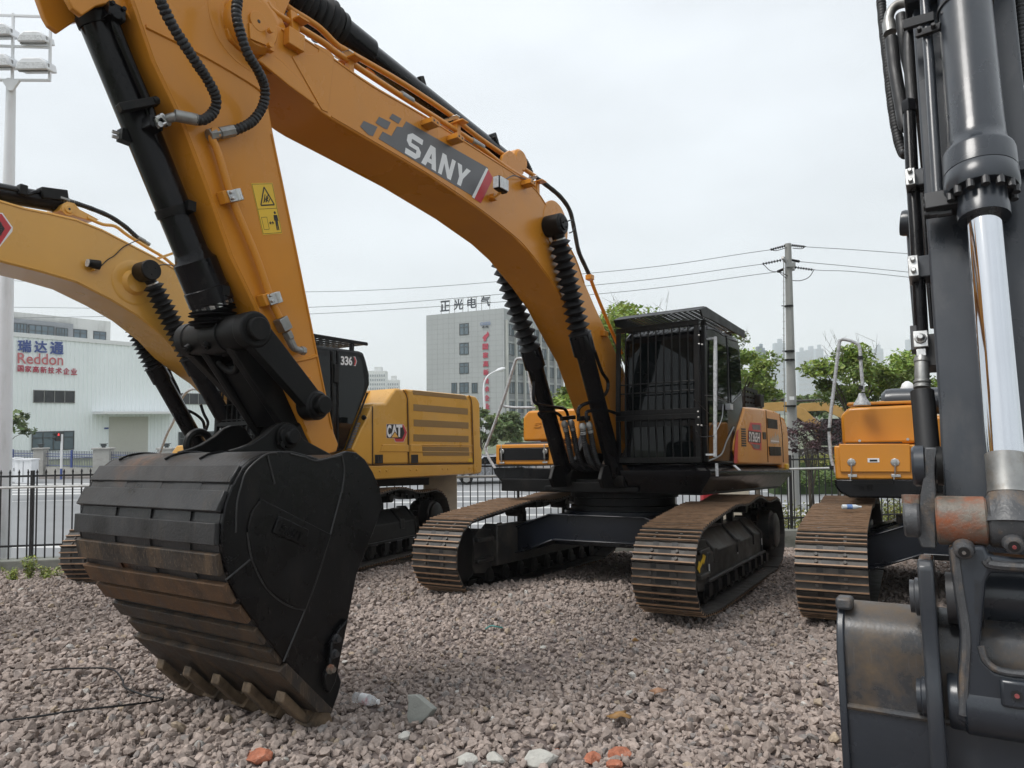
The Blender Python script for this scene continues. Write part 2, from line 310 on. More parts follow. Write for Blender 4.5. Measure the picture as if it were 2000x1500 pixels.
# gravel: loose crushed stones, one mesh
def stones():
    import bmesh
    T = []
    for k in range(26):
        bm = bmesh.new(); rr = np.random.default_rng(k + 40)
        n = rr.integers(13, 21); p = rr.normal(size=(n, 3)); p /= np.linalg.norm(p, axis=1)[:, None]; p *= rr.uniform(.8, 1.05, (n, 1)); p *= np.array([1, rr.uniform(.6, .95), rr.uniform(.45, .8)])
        for q in p: bm.verts.new(q)
        bmesh.ops.convex_hull(bm, input=bm.verts[:]); bmesh.ops.triangulate(bm, faces=bm.faces[:])
        vs = [v for v in bm.verts if v.link_faces]; ix = {v: i for i, v in enumerate(vs)}
        T.append((np.array([v.co[:] for v in vs]), np.array([[ix[v] for v in f.verts] for f in bm.faces]))); bm.free()
    pts = []
    def fill(d0, d1, dens, extra, smin, smax):
        # area in view (plus a margin to either side), in depth bands
        y = d0
        while y < d1:
            dy = .25; half = .78 * y + extra; n = RNG.poisson(2 * half * dy * dens)
            xs = RNG.uniform(-half, half, n); ys = RNG.uniform(y, y + dy, n)
            for a, b in zip(xs, ys):
                if (Vector((a, b, 0)) - FA).dot(FN) > .03: pts.append((a, b, RNG.uniform(smin, smax) if RNG.random() > .12 else RNG.uniform(smax, smax * 1.35)))
            y += dy
    fill(2.3, 4.2, 980, 1.7, .016, .035)
    fill(4.2, 7.0, 900, 1.7, .015, .033)
    fill(7.0, 14.5, 620, 1.9, .017, .035)
    V, F, C = [], [], []; o = 0
    for (a, b, s) in pts:
        tv, tf = T[RNG.integers(26)]; s *= 1 + .16 * math.sin(a * .9 + 2.1 * math.sin(b * .7)) * math.cos(b * 1.1); q = RNG.normal(size=4); q /= np.linalg.norm(q); q[1:3] *= .55; q /= np.linalg.norm(q); w, x, y, z = q
        Rm = np.array([[1 - 2 * (y * y + z * z), 2 * (x * y - z * w), 2 * (x * z + y * w)], [2 * (x * y + z * w), 1 - 2 * (x * x + z * z), 2 * (y * z - x * w)], [2 * (x * z - y * w), 2 * (y * z + x * w), 1 - 2 * (x * x + y * y)]])
        V.append((tv * s) @ Rm.T + np.array([a, b, yz(a, b) + RNG.uniform(-.15, .85) * s])); F.append(tf + o); o += len(tv)
        u = RNG.random(); pt = 1 + .09 * math.sin(a * 1.3 + 1.1 * math.sin(b * .9)) * math.sin(b * 1.7 + a * .4); c = pt * np.array([.310, .252, .219]) * RNG.uniform(.76, 1.16)
        if u > .992: c = np.array([.44, .42, .39]) * RNG.uniform(.8, 1.1)
        elif u > .975: c = np.array([.34, .27, .20]) * RNG.uniform(.8, 1.2)
        elif u > .92: c = np.array([.24, .215, .20]) * RNG.uniform(.8, 1)
        elif u > .84: c = np.array([.35, .295, .265]) * RNG.uniform(.8, 1.1)
        C.append(np.tile(np.append(c, 1), (len(tv), 1)))
    V = np.concatenate(V).astype(np.float32); F = np.concatenate(F); C = np.concatenate(C).astype(np.float32)
    me = bpy.data.meshes.new("gravel"); me.vertices.add(len(V)); me.vertices.foreach_set("co", V.ravel())
    me.loops.add(F.size); me.loops.foreach_set("vertex_index", F.ravel().astype(np.int32)); me.polygons.add(len(F))
    me.polygons.foreach_set("loop_start", np.arange(0, F.size, 3, dtype=np.int32)); me.update(calc_edges=True); me.attributes.new('sharp_face', 'BOOLEAN', 'FACE').data.foreach_set('value', np.ones(len(F), dtype=bool))
    at_ = me.color_attributes.new("tint", 'FLOAT_COLOR', 'POINT'); at_.data.foreach_set("color", C.ravel())
    m = bpy.data.materials.new("crushed_stone"); m.use_nodes = True; n, l = m.node_tree.nodes, m.node_tree.links; b = n["Principled BSDF"]; b.inputs['Roughness'].default_value = .82
    c = n.new("ShaderNodeVertexColor"); c.layer_name = "tint"; t = n.new("ShaderNodeTexCoord"); nz_ = n.new("ShaderNodeTexNoise"); nz_.inputs['Scale'].default_value = 55; nz_.inputs['Detail'].default_value = 6; l.new(t.outputs['Object'], nz_.inputs['Vector'])
    r = n.new("ShaderNodeMapRange"); r.inputs[1].default_value = .3; r.inputs[2].default_value = .7; r.inputs[3].default_value = .78; r.inputs[4].default_value = 1.25; l.new(nz_.outputs[0], r.inputs[0])
    s_ = n.new("ShaderNodeVectorMath"); s_.operation = 'SCALE'; l.new(c.outputs[0], s_.inputs[0]); l.new(r.outputs[0], s_.inputs['Scale']); l.new(s_.outputs[0], b.inputs['Base Color'])
    bu = n.new("ShaderNodeBump"); bu.inputs['Strength'].default_value = .5; bu.inputs['Distance'].default_value = .008; l.new(nz_.outputs[0], bu.inputs['Height']); l.new(bu.outputs[0], b.inputs['Normal'])
    me.materials.append(m); o_ = bpy.data.objects.new("gravel", me); COL.objects.link(o_); o_["kind"] = "stuff"; print("stones", len(pts))
stones()

# fence of the yard
M['fence'] = mat("fence_black_metal", (.016, .016, .017), .45, var=.2)
M['galv'] = mat("galvanised_tube", (.55, .55, .53), .4, metal=.4, var=.15, vs=10)
def fp(u, z, off=0): p = FA + FE * u + FN * off; return Vector((p.x, p.y, z))
def fence_yard():
    root = thing('yard_fence', 'black metal picket fence with spear tips along the back of the gravel yard', 'fence', loc=fp(0, -.2))
    o = fp(0, -.2)
    L0, L1 = -11.0, 20.0
    L1 = 24.0; n = int((L1 - L0) / 2.80)
    for k in range(n):
        u0 = L0 + 2.80 * k; g = G()
        for j in range(20):
            u = u0 + .14 * j; g.box(fp(u, .51) - o, (.018, .018, 1.44)); g.lathe(fp(u, 1.225) - o, fp(u, 1.30) - o, [(0, .008), (.012, .017), (.03, .017), (.075, .002)], 8)
        obj('picket_panel', g, M['fence'], root)
        g = G(); g.bar(fp(u0 - .07, -.2, .0) - o, fp(u0 - .07, 1.28) - o, .05, .05); obj('post', g, M['fence'], root, bevel=.004)
    for z in (.01, 1.185):
        g = G(); g.bar(fp(L0, z) - o, fp(L1, z) - o, .032, .032); obj('rail', g, M['fence'], root)
    g = G(); g.tube([fp(L0, 1.0, .04) - o, fp(L1, 1.0, .04) - o], .021, 8); obj('handrail', g, M['galv'], root, label='pale galvanised tube rail')
fence_yard()
g = G(); g.slab([fp(-11, -.21, .14), fp(24, -.21, .14), fp(24, -.21, -.14), fp(-11, -.21, -.14)], (0, 0, -1.6)); tag(obj('retaining_wall', g, M['plinth'], bevel=.015), 'low weathered concrete wall carrying the black picket fence', 'wall')
def gate_pillar(u, label):
    root = thing('fence_pillar', label, 'pillar', loc=fp(u, -.2, 0), group='beige pillars in the yard fence')
    g = G(); g.box((0, 0, .66), (.60, .5, 1.32), Matrix.Rotation(math.atan2(FE.y, FE.x), 3, 'Z')); obj('shaft', g, M['pillar'], root, bevel=.01)
    g = G(); g.box((0, 0, 1.36), (.68, .58, .08), Matrix.Rotation(math.atan2(FE.y, FE.x), 3, 'Z')); obj('cap', g, M['pillar'], root, bevel=.01)
M['pillar'] = mat("beige_stone", (.66, .61, .49), .75, var=.12, vs=5, bump=.1)
gate_pillar(7.05, 'beige stone pillar in the fence under the tail of the pale yellow excavator'); gate_pillar(12.80, 'beige stone pillar beside the red cabinet behind the orange excavator')
rt = thing('hydrant_cabinet', 'small red metal cabinet fixed on the fence left of a beige pillar', 'cabinet', loc=fp(12.34, -.2, .06))
g = G(); g.box((0, 0, .75), (.30, .16, .6), Matrix.Rotation(math.atan2(FE.y, FE.x), 3, 'Z')); g.box((0, 0, .225), (.06, .06, .45)); obj('case', g, mat("red_cabinet", (.48, .04, .05), .4, var=.06), rt, bevel=.008)
g = G(); g.cyl((.09, -.09, .92), (.09, -.115, .92), .022, seg=10); obj('lock', g, M['steel'], rt)
g = G(); put_text(g, "119", [(-.08, -.105, .78), (.03, -.085, .78), (.03, -.085, .83), (-.08, -.105, .83)]); obj('lettering', g, M['blk'], rt)

# ------------------------------------------------------------------ plants
def leaf_mat(name, c, var=.5):
    m = bpy.data.materials.new(name); m.use_nodes = True; n, l = m.node_tree.nodes, m.node_tree.links; b = n["Principled BSDF"]; b.inputs['Roughness'].default_value = .5
    a = n.new("ShaderNodeVertexColor"); a.layer_name = "tint"; s_ = n.new("ShaderNodeVectorMath"); s_.operation = 'MULTIPLY'; s_.inputs[0].default_value = c; l.new(a.outputs[0], s_.inputs[1]); l.new(s_.outputs[0], b.inputs['Base Color'])
    b.inputs['Transmission Weight'].default_value = 0; b.inputs['Subsurface Weight'].default_value = 0
    tr = n.new("ShaderNodeBsdfTranslucent"); l.new(s_.outputs[0], tr.inputs[0]); ms = n.new("ShaderNodeMixShader"); ms.inputs[0].default_value = .22; l.new(b.outputs[0], ms.inputs[1]); l.new(tr.outputs[0], ms.inputs[2]); l.new(ms.outputs[0], n["Material Output"].inputs[0]); return m
M['leaf'] = leaf_mat("leaf_green", (.19, .275, .055)); M['leafd'] = leaf_mat("leaf_dark_green", (.155, .22, .085)); M['leafp'] = leaf_mat("leaf_purple", (.075, .045, .05)); M['leafy'] = leaf_mat("hedge_yellow_green", (.19, .21, .045))
M['leafh'] = leaf_mat("hedge_green", (.10, .16, .04)); M['weed'] = leaf_mat("weed_green", (.24, .30, .07))
M['core'] = mat("hedge_core", (.045, .075, .022), .9, var=.4, vs=8)
M['bark'] = mat("bark", (.085, .07, .055), .9, var=.3, vs=12, bump=.4, bs=30)
def leaves(name, cen, rad, n, size, m, parent, r):
    """n leaf quads around clump centres; cen: (k,3), rad: (k,)"""
    k = r.integers(len(cen), size=n); d = r.normal(size=(n, 3)); d /= np.linalg.norm(d, axis=1)[:, None]
    c = cen[k] + d * (rad[k] * r.uniform(.25, 1, n) ** .6)[:, None] * np.array([1, 1, .62])
    a = r.normal(size=(n, 3)); a[:, 2] *= .6; a /= np.linalg.norm(a, axis=1)[:, None]; b = np.cross(a, r.normal(size=(n, 3)) * .5 + np.array([0, 0, 1])); b /= np.linalg.norm(b, axis=1)[:, None] + 1e-6
    s = (size * r.uniform(.6, 1.25, n))[:, None]
    V = np.stack([c - a * s, c - b * s * .5 + a * s * .1, c + a * s, c + b * s * .5 + a * s * .1], 1).reshape(-1, 3).astype(np.float32)
    me = bpy.data.meshes.new(name); me.vertices.add(4 * n); me.vertices.foreach_set("co", V.ravel()); me.loops.add(4 * n); me.loops.foreach_set("vertex_index", np.arange(4 * n, dtype=np.int32))
    me.polygons.add(n); me.polygons.foreach_set("loop_start", np.arange(0, 4 * n, 4, dtype=np.int32)); me.update(calc_edges=True)
    t = r.uniform(.55, 1.45, (len(cen), 1)) * np.ones((1, 3)); t = t[k] * r.uniform(.75, 1.3, (n, 1)); t[:, 0] *= r.uniform(.85, 1.25, n)
    C = np.repeat(np.concatenate([t, np.ones((n, 1))], 1), 4, 0).astype(np.float32); me.color_attributes.new("tint", 'FLOAT_COLOR', 'POINT').data.foreach_set("color", C.ravel())
    me.materials.append(m); o = bpy.data.objects.new(name, me); COL.objects.link(o)
    if parent is not None: o.parent = parent
    return o
def tree(name, label, base, h, crown_r, crown_z, m, n, size, seed, clumps=26, flat=.75, group=None, twigs=0, trunk_r=.09, cat='tree'):
    r = np.random.default_rng(seed); root = thing(name, label, cat, loc=base, group=group)
    top = Vector((r.normal() * .1, r.normal() * .1, h * .8)); g = G()
    g.tube(smooth_pts([(0, 0, -.1), (r.normal() * .06, r.normal() * .06, h * .4), top], 4), [trunk_r * (1 - .75 * i / 8) for i in range(9)], 8)
    cen = []
    for k in range(clumps):
        d = r.normal(size=3); d /= np.linalg.norm(d); d[2] = d[2] * flat; q = np.array([0, 0, crown_z]) + d * crown_r * r.uniform(.45, 1.0) * np.array([1, 1, (h - crown_z) / crown_r])
        cen.append(q); s0 = Vector((0, 0, h * r.uniform(.3, .65))); e = Vector(q); mid = (s0 + e) / 2 + Vector((0, 0, .12 * h * .3))
        if k % 2 == 0: g.tube([s0, mid, e], [trunk_r * .38, trunk_r * .25, trunk_r * .08], 5)
    for k in range(twigs):
        a = r.uniform(0, 6.28); rr_ = crown_r * r.uniform(.0, .8); s0 = Vector((math.cos(a) * rr_ * .6, math.sin(a) * rr_ * .6, h * .85)); e = s0 + Vector((math.cos(a) * .35, math.sin(a) * .35, h * r.uniform(.10, .20)))
        g.tube([s0, (s0 + e) / 2 + Vector((.08, 0, 0)), e], [.006, .005, .002], 4)
        for j in range(3):
            b = s0.lerp(e, .45 + .17 * j); g.tube([b, b + Vector((r.normal() * .18, r.normal() * .18, .22))], [.004, .002], 4)
    obj('trunk', g, M['bark'], root)
    cen = np.array(cen); leaves('crown', cen, crown_r * r.uniform(.2, .42, len(cen)), n, size, m, root, r); return root
def onroad(px, py, d, zb):   # foot of something whose crown is seen at px, standing at depth d on ground zb
    p = at(px, py, d); return (p.x, p.y, zb)
YT = 'street trees behind the fence'
def tz(py, d): return at(1000, py, d).z
def street_tree(label, px, d, ytop, ymid, wpx, m, n, size, seed, zb=ROADZ, **k):
    h = tz(ytop, d) - zb; cz = tz(ymid, d) - zb; return tree(k.pop('name', 'street_tree'), label, onroad(px, ymid, d, zb), h, wpx * d / FOC / 2, cz, m, n, size, seed, group=k.pop('group', YT), **k)
street_tree('leafy green tree between the concrete utility pole and the grey boom', 1672, 17, 668, 745, 185, M['leaf'], 8500, .062, 3, twigs=7)
street_tree('leafy green tree partly hidden behind the big grey boom', 1800, 17.5, 672, 740, 165, M['leaf'], 7000, .062, 4, twigs=3)
street_tree('leafy green tree rising behind the cab roof of the orange excavator', 1255, 16, 588, 660, 250, M['leaf'], 9500, .062, 5, twigs=9)
street_tree('leafy green tree just right of the orange excavator cab', 1432, 18, 640, 715, 150, M['leaf'], 4800, .062, 6, twigs=6)
street_tree('leafy green tree behind the boom cylinders of the orange excavator', 1100, 21, 755, 812, 130, M['leaf'], 2600, .10, 7)
for k, (tx, ty, hh) in enumerate(((12.4, 16.0, 8.0), (14.6, 16.8, 8.6), (17.0, 17.6, 8.4), (19.6, 18.2, 8.6), (22.4, 19, 8.4))):
    tree('street_tree', ['leafy green tree on the verge right of the grey boom', 'taller leafy tree second to the right of the grey boom', 'leafy tree third to the right of the grey boom', 'leafy tree fourth to the right of the grey boom', 'leafy tree farthest to the right of the grey boom'][k], (tx, ty, ROADZ), hh, 1.75, hh * .56, M['leafd'], 7500, .12, 90 + k, group=YT)
RT = 'round dark trees before the office tower'
street_tree('round green tree in front of the grey office tower', 1003, 44, 790, 830, 92, M['leafd'], 4200, .17, 8, group=RT, clumps=34, name='round_tree')
street_tree('round green tree partly hidden by the tail of the pale yellow excavator', 940, 42, 785, 835, 70, M['leafd'], 2600, .17, 9, group=RT, name='round_tree')
street_tree('distant bushy tree at the foot of the concrete utility pole', 1490, 55, 752, 785, 95, M['leafd'], 2400, .26, 10, name='bushy_tree', group='distant bushy trees')
street_tree('distant bushy tree left of the handrail on the right hand machine', 1590, 60, 762, 795, 70, M['leafd'], 1600, .26, 20, name='bushy_tree', group='distant bushy trees')
street_tree('tall green tree between the office tower and the orange boom', 1128, 24, 742, 800, 120, M['leaf'], 4200, .085, 41)
street_tree('green tree seen between the cab and the pole low behind the fence', 1475, 21, 715, 770, 120, M['leaf'], 4200, .075, 42)
street_tree('dark purple leaved shrub behind the fence near the utility pole', 1578, 15.5, 800, 858, 95, M['leafp'], 1500, .042, 11, name='purple_shrub', group=None, trunk_r=.04, cat='shrub')
street_tree('dark purple leaved shrub behind the handrail of the right hand machine', 1650, 16.2, 812, 862, 90, M['leafp'], 1300, .042, 21, name='purple_shrub', group=None, trunk_r=.04, cat='shrub')
street_tree('sparse young tree beside the floodlight mast', 8, 30, 762, 820, 92, M['leafd'], 620, .13, 12, trunk_r=.05, name='young_tree', group=None, clumps=16)
def hedge(name, label, x0, x1, y0, y1, zb, h, m, n, size, seed, sl=0.0):
    r = np.random.default_rng(seed); c = []
    for k in range(int((x1 - x0) * 11)): x = r.uniform(x0, x1); c.append((x - x0, r.uniform(y0, y1) - y0 + sl * (x - x0), h * r.uniform(.45, .8)))
    root = thing(name, label, 'hedge', loc=(x0, y0, zb)); g = G(); g.box(((x1 - x0) / 2, (y1 - y0) / 2 + sl * (x1 - x0) / 2, h * .3), (x1 - x0, (y1 - y0) * .7, h * .6), Matrix.Rotation(math.atan(sl), 3, 'Z')); obj('stems', g, M['core'], root)
    leaves('foliage', np.array(c), np.full(len(c), h * .42), n, size, m, root, r)
hedge('clipped_hedge', 'yellow green hedge just outside the fence at the right', 4.6, 15, 14.9, 15.5, -1.3, 1.5, M['leafy'], 26000, .04, 31, .162)
hedge('clipped_hedge', 'low dark green hedge across the road at the right', 11, 24, 29.5, 30.6, ROADZ, 1.0, M['leafh'], 15000, .075, 32)
hedge('clipped_hedge', 'pale green verge hedge beyond the far kerb at the right', 13, 32, 38.5, 40, ROADZ, 1.1, M['leafy'], 13000, .10, 33)
def weed(px, py, h, n, seed, label):
    p = onz(px, py, yz(*(onz(px, py, .02).xy))); p = Vector((p.x, p.y, yz(p.x, p.y))); r = np.random.default_rng(seed); root = thing('weed', label, 'weed', loc=p, group='weeds at the foot of the fence wall'); g = G(); c = []
    for k in range(n):
        e = Vector((r.normal() * .1, r.normal() * .06, h * r.uniform(.55, 1))); g.tube([(0, 0, 0), e * .5 + Vector((.01, 0, .02)), e], [.004, .003, .0015], 4)
        for t in np.linspace(.25, 1, 7): c.append(tuple(e * t))
    obj('stem', g, M['weed'] if False else M['bark'], root); leaves('foliage', np.array(c), np.full(len(c), .05), 70 * n, .022, M['weed'], root, r)
weed(58, 1118, .46, 6, 1, 'tall bright green weed at the foot of the fence wall'); weed(28, 1124, .22, 5, 2, 'short green weed left of the tall weed by the fence wall'); weed(102, 1108, .2, 4, 3, 'short green weed right of the tall weed by the fence wall'); weed(90, 1116, .14, 4, 4, 'smallest yellowish weed growing beside the track')

# ------------------------------------------------------------------ buildings
class Wall:
    """vertical plane through P along horizontal direction D: pixel -> point on the wall"""
    def __init__(s, P, D): s.P = Vector(P); s.D = Vector(D).normalized(); s.N = Vector((s.D.y, -s.D.x, 0))
    def __call__(s, px, py, off=0.0):
        d = ray(px, py); p = CO + d * ((s.P - CO).dot(s.N) / d.dot(s.N)); return p + s.N * off
    def su(s, px, py): p = s(px, py); return ((p - s.P).dot(s.D), p.z)
    def pt(s, u, z, off=0): p = s.P + s.D * u + s.N * off; return Vector((p.x, p.y, z))
def panel(g, W, u0, u1, z0, z1, off, th): g.slab([W.pt(u0, z0, off), W.pt(u1, z0, off), W.pt(u1, z1, off), W.pt(u0, z1, off)], W.N * (-th) if False else -W.N * th); return g
def window(W, u0, u1, z0, z1, parent, o, cols=2, trans=False, fm=None, gm=None, fw=.06):
    fm, gm = fm or M['winframe'], gm or M['winglass']
    def shift(g): g.v = [tuple(Vector(p) - o) for p in g.v]; return g
    g = G(); panel(g, W, u0, u1, z0, z1, .03, .02); 
    f = G()
    for a in (u0, u1): panel(f, W, a - fw / 2, a + fw / 2, z0 - fw / 2, z1 + fw / 2, .075, .1)
    for a in (z0, z1): panel(f, W, u0 + fw / 2, u1 - fw / 2, a - fw / 2, a + fw / 2, .073, .096)
    for k in range(1, cols): a = u0 + (u1 - u0) * k / cols; panel(f, W, a - fw / 2, a + fw / 2, z0 + fw / 2, z1 - fw / 2, .07, .06)
    if trans: a = z0 + (z1 - z0) * .68; panel(f, W, u0 + fw / 2, u1 - fw / 2, a - fw / 2, a + fw / 2, .067, .055)
    wf = obj('window', shift(f), fm, parent); obj('pane', shift(g), gm, wf)
M['winframe'] = mat("dark_window_frame", (.05, .06, .065), .5); M['winglass'] = mat("window_glass", (.085, .12, .145), .08, var=.3, vs=.3, spec=.7)
M['winwhite'] = mat("white_window_frame", (.55, .56, .56), .5); M['windark'] = mat("dark_window_glass", (.02, .024, .028), .15, var=.3, vs=.4)
def corrug(name, col):
    m = mat(name, col, .5, var=.03, vs=.3); n, l = m.node_tree.nodes, m.node_tree.links; return m
M['factory'] = corrug("white_cladding", (.86, .90, .905))
# factory: corrugated white hall
FD = (math.sin(R_(30.3)), math.cos(R_(30.3)), 0); FW = Wall(at(14, 820, 58), FD); fo = Vector((FW.P.x, FW.P.y, ROADZ))
fac = thing('factory_hall', 'white corrugated metal factory hall with blue and red lettering', 'building', loc=fo)
g = G(); zt = FW(20, 650).z; L = 30.0; per = .38
prof = []
u = 0.0
while u < L:
    prof += [(u, 0), (u + per * .55, 0), (u + per * .65, -.05), (u + per * .9, -.05)]; u += per
pv = [(FW.pt(a, 0, b) - Vector((fo.x, fo.y, 0))) for a, b in prof]
n = len(pv); g.add([(p.x, p.y, 0) for p in pv] + [(p.x, p.y, zt - ROADZ) for p in pv], [(i, i + 1, n + i + 1, n + i) for i in range(n - 1)])
obj('front_wall', g, M['factory'], fac)
g = G(); back = -FW.N * 30; a = FW.pt(0, ROADZ, -.1) - fo; b = FW.pt(L, ROADZ, -.1) - fo; g.slab([a, b, b + back, a + back], (0, 0, zt - ROADZ - .1)); obj('hall_block', g, M['factory'], fac)
g = G(); panel(g, FW, -.1, L + .1, zt - .28, zt + .08, .1, .25); g.v = [tuple(Vector(p) - fo) for p in g.v]; obj('roof_trim', g, M['white'], fac)
def ws(px0, py0, px1, py1, W): a = W.su(px0, py0); b = W.su(px1, py1); return a[0], b[0], b[1], a[1]
u0, u1, z0, z1 = ws(65, 762, 145, 787, FW); window(FW, u0, u1, z0, z1, fac, fo, 4, fm=M['dullsteel'], gm=M['windark'], fw=.05)
u0, u1, z0, z1 = ws(63, 844, 143, 877, FW); window(FW, u0, u1, z0, z1, fac, fo, 4, True, gm=M['winglass'], fw=.08)
u0, u1, z0, z1 = ws(352, 768, 420, 790, FW); window(FW, u0, u1, z0, z1, fac, fo, 4, fm=M['dullsteel'], gm=M['windark'], fw=.05)
u0, u1, z0, z1 = ws(350, 845, 420, 878, FW); window(FW, u0, u1, z0, z1, fac, fo, 4, True, gm=M['windark'], fw=.12)
u0, u1, z0, z1 = ws(213, 815, 288, 895, FW)
g = G(); k = z0
while k < z1 - .05: panel(g, FW, u0, u1, k, k + .10, .06, .04); panel(g, FW, u0, u1, k + .1, k + .14, .03, .04); k += .14
g.v = [tuple(Vector(p) - fo) for p in g.v]; obj('roller_door', g, mat("beige_roller_door", (.55, .54, .48), .5, var=.04), fac)
u0, u1, _, z1 = ws(180, 804, 335, 809, FW); g = G(); g.slab([FW.pt(u0, z1 - .25, .1), FW.pt(u1, z1 - .25, .1), FW.pt(u1, z1, .1), FW.pt(u0, z1, .1)], FW.N * 2.0); g.v = [tuple(Vector(p) - fo) for p in g.v]; obj('canopy', g, M['white'], fac, bevel=.02)
def sign(W, s, q, m, name, parent, o, bold=.02, off=.12):
    g = G(); put_text(g, s, [W(*p, off) - o for p in q], bold); return obj(name, g, m, parent)
M['sblue'] = mat("blue_sign_letters", (.045, .08, .27), .4, var=.02); M['sred'] = mat("red_sign_letters", (.42, .035, .07), .4, var=.02); M['sred2'] = mat("pale_red_sign_letters", (.52, .14, .15), .4, var=.02); M['sdk'] = mat("dark_sign_letters", (.022, .03, .042), .4, var=.02)
for s, x0, y0, x1, y1, dz in (("瑞", 34, 664, 59, 688, 1.2), ("达", 66, 666, 90, 689, 1), ("通", 97, 668, 122, 692, 1)):
    sign(FW, s, [(x0, y1 - 1), (x1, y1), (x1, y0 + 1), (x0, y0)], M['sblue'], 'sign_letters', fac, fo, .035)
sign(FW, "Reddon", [(33, 710), (122, 714), (122, 692), (33, 689)], M['sred2'], 'sign_letters', fac, fo, .012)
for i, s in enumerate("国家高新技术企业"):
    x0 = 33 + 14.9 * i; y0 = 713.5 + .88 * i; sign(FW, s, [(x0, y0 + 12), (x0 + 11.5, y0 + 12.6), (x0 + 11.5, y0 + .6), (x0, y0)], M['sred'], 'sign_letters', fac, fo, .035)
u0, u1, z0, z1 = ws(203, 835, 211, 838, FW); g = G(); panel(g, FW, u0, u1, z0, z1, .1, .05); g.v = [tuple(Vector(p) - fo) for p in g.v]; obj('number_plate', g, M['sblue'], fac)
# office block behind the factory
OW = Wall(at(-60, 810, 78), (math.sin(R_(34)), math.cos(R_(34)), 0)); oo = Vector((OW.P.x, OW.P.y, ROADZ))
ob = thing('office_block', 'pale concrete office block with grey window band behind the white factory', 'building', loc=oo)
M['render'] = mat("pale_render", (.50, .50, .48), .8, var=.08, vs=.6, dirt=(.33, .33, .31), dirt_amt=.6, dscale=(1.2, 1.2, .25))
M['rendg'] = mat("grey_render", (.22, .23, .245), .8, var=.08, vs=.6)
ue, zt2 = OW.su(216, 628); g = G(); a = OW.pt(-20, ROADZ) - oo; b = OW.pt(ue, ROADZ) - oo; bk = -OW.N * 22; g.slab([a, b, b + bk, a + bk], (0, 0, zt2 - ROADZ)); obj('block', g, M['render'], ob)
u0, zt3 = OW.su(20, 622); u1, z0 = OW.su(139, 660); g = G(); panel(g, OW, -18, u1, z0 - 2, zt3, .5, .45); g.v = [tuple(Vector(p) - oo) for p in g.v]; obj('window_band', g, M['rendg'], ob)
for (x0, x1, y0, y1) in ((23, 48, 632, 651), (53, 101, 635, 656), (106, 127, 641, 660)):
    u0, u1, z0, z1 = ws(x0, y0, x1, y1, OW); W2 = Wall(OW.pt(0, 0, .55), OW.D); window(W2, u0, u1, z0 - 1, z1, ob, oo, 4, True, gm=M['winglass'], fw=.1)
for (x0, x1, y0, y1) in ((144, 169, 643, 661), (183, 206, 647, 664)):
    u0, u1, z0, z1 = ws(x0, y0, x1, y1, OW); window(OW, u0, u1, z0 - .3, z1, ob, oo, 2, True, fw=.1)
# grey tiled office tower
def tile_mat():
    m = mat("grey_facade_tiles", (.36, .375, .38), .6, var=.04, vs=.3); n, l = m.node_tree.nodes, m.node_tree.links; return m
TC = at(986, 820, 122); TL = Wall(TC, (.874, -.486, 0)); TR = Wall(TC, (.486, .874, 0)); to = Vector((TC.x, TC.y, ROADZ))
tw = thing('office_tower', 'grey tiled six storey office tower with rooftop sign letters', 'building', loc=to)
zt = TL(985, 602).z; ul, _ = TL.su(833, 700); ur, _ = TR.su(1101, 800)
a = Vector((0, 0, 0)); b = TL.pt(ul, ROADZ) - to; c = TR.pt(ur, ROADZ) - to
g = G(); g.slab([a, c, b + c, b], (0, 0, zt - ROADZ)); obj('block', g, tile_mat(), tw)
g = G(); k = ROADZ + 1
while k < zt: panel(g, TL, ul, 0, k, k + .03, .012, .02); k += .92
k = ul
while k < 0: panel(g, TL, k, k + .03, ROADZ, zt, .010, .02); k += 1.25
g.v = [tuple(Vector(p) - to) for p in g.v]; obj('tile_joints', g, mat("tile_joint_grey", (.25, .26, .265), .8), tw)
TLo = to
for (y0, y1) in ((633, 653), (671, 691.5), (709.5, 729), (748, 767)):
    u0, u1, z0, z1 = ws(898, y0, 915, y1, TL); window(TL, u0, u1, z0, z1, tw, to, 2, True, fw=.14)
for x0, x1 in ((882.5, 892), (922, 932)):
    u0, u1, z0, z1 = ws(x0, 748.5, x1, 767, TL); window(TL, u0, u1, z0, z1, tw, to, 2, fw=.14)
for r_ in range(7):      # right face: storeys of wide windows with sills between piers
    za = zt - 2.6 - r_ * 3.42
    if za - 2 < ROADZ: break
    for k in range(7):
        u0 = 1.1 + k * (ur - 1.6) / 7; u1 = u0 + (ur - 1.6) / 7 - .75
        g = G(); 
        window(TR, u0, u1, za - 2.0, za, tw, to, 3, fw=.16)
        g = G(); panel(g, TR, u0, u1, za - 2.95, za - 2.15, .05, .04); g.v = [tuple(Vector(p) - to) for p in g.v]; obj('spandrel', g, M['rendg'], tw)
for k in range(8):
    u0 = .55 + k * (ur - 1.6) / 7; g = G(); panel(g, TR, u0 - .2, u0 + .25, ROADZ, zt - 2, .45, .45); g.v = [tuple(Vector(p) - to) for p in g.v]; obj('pier', g, M['render'], tw)
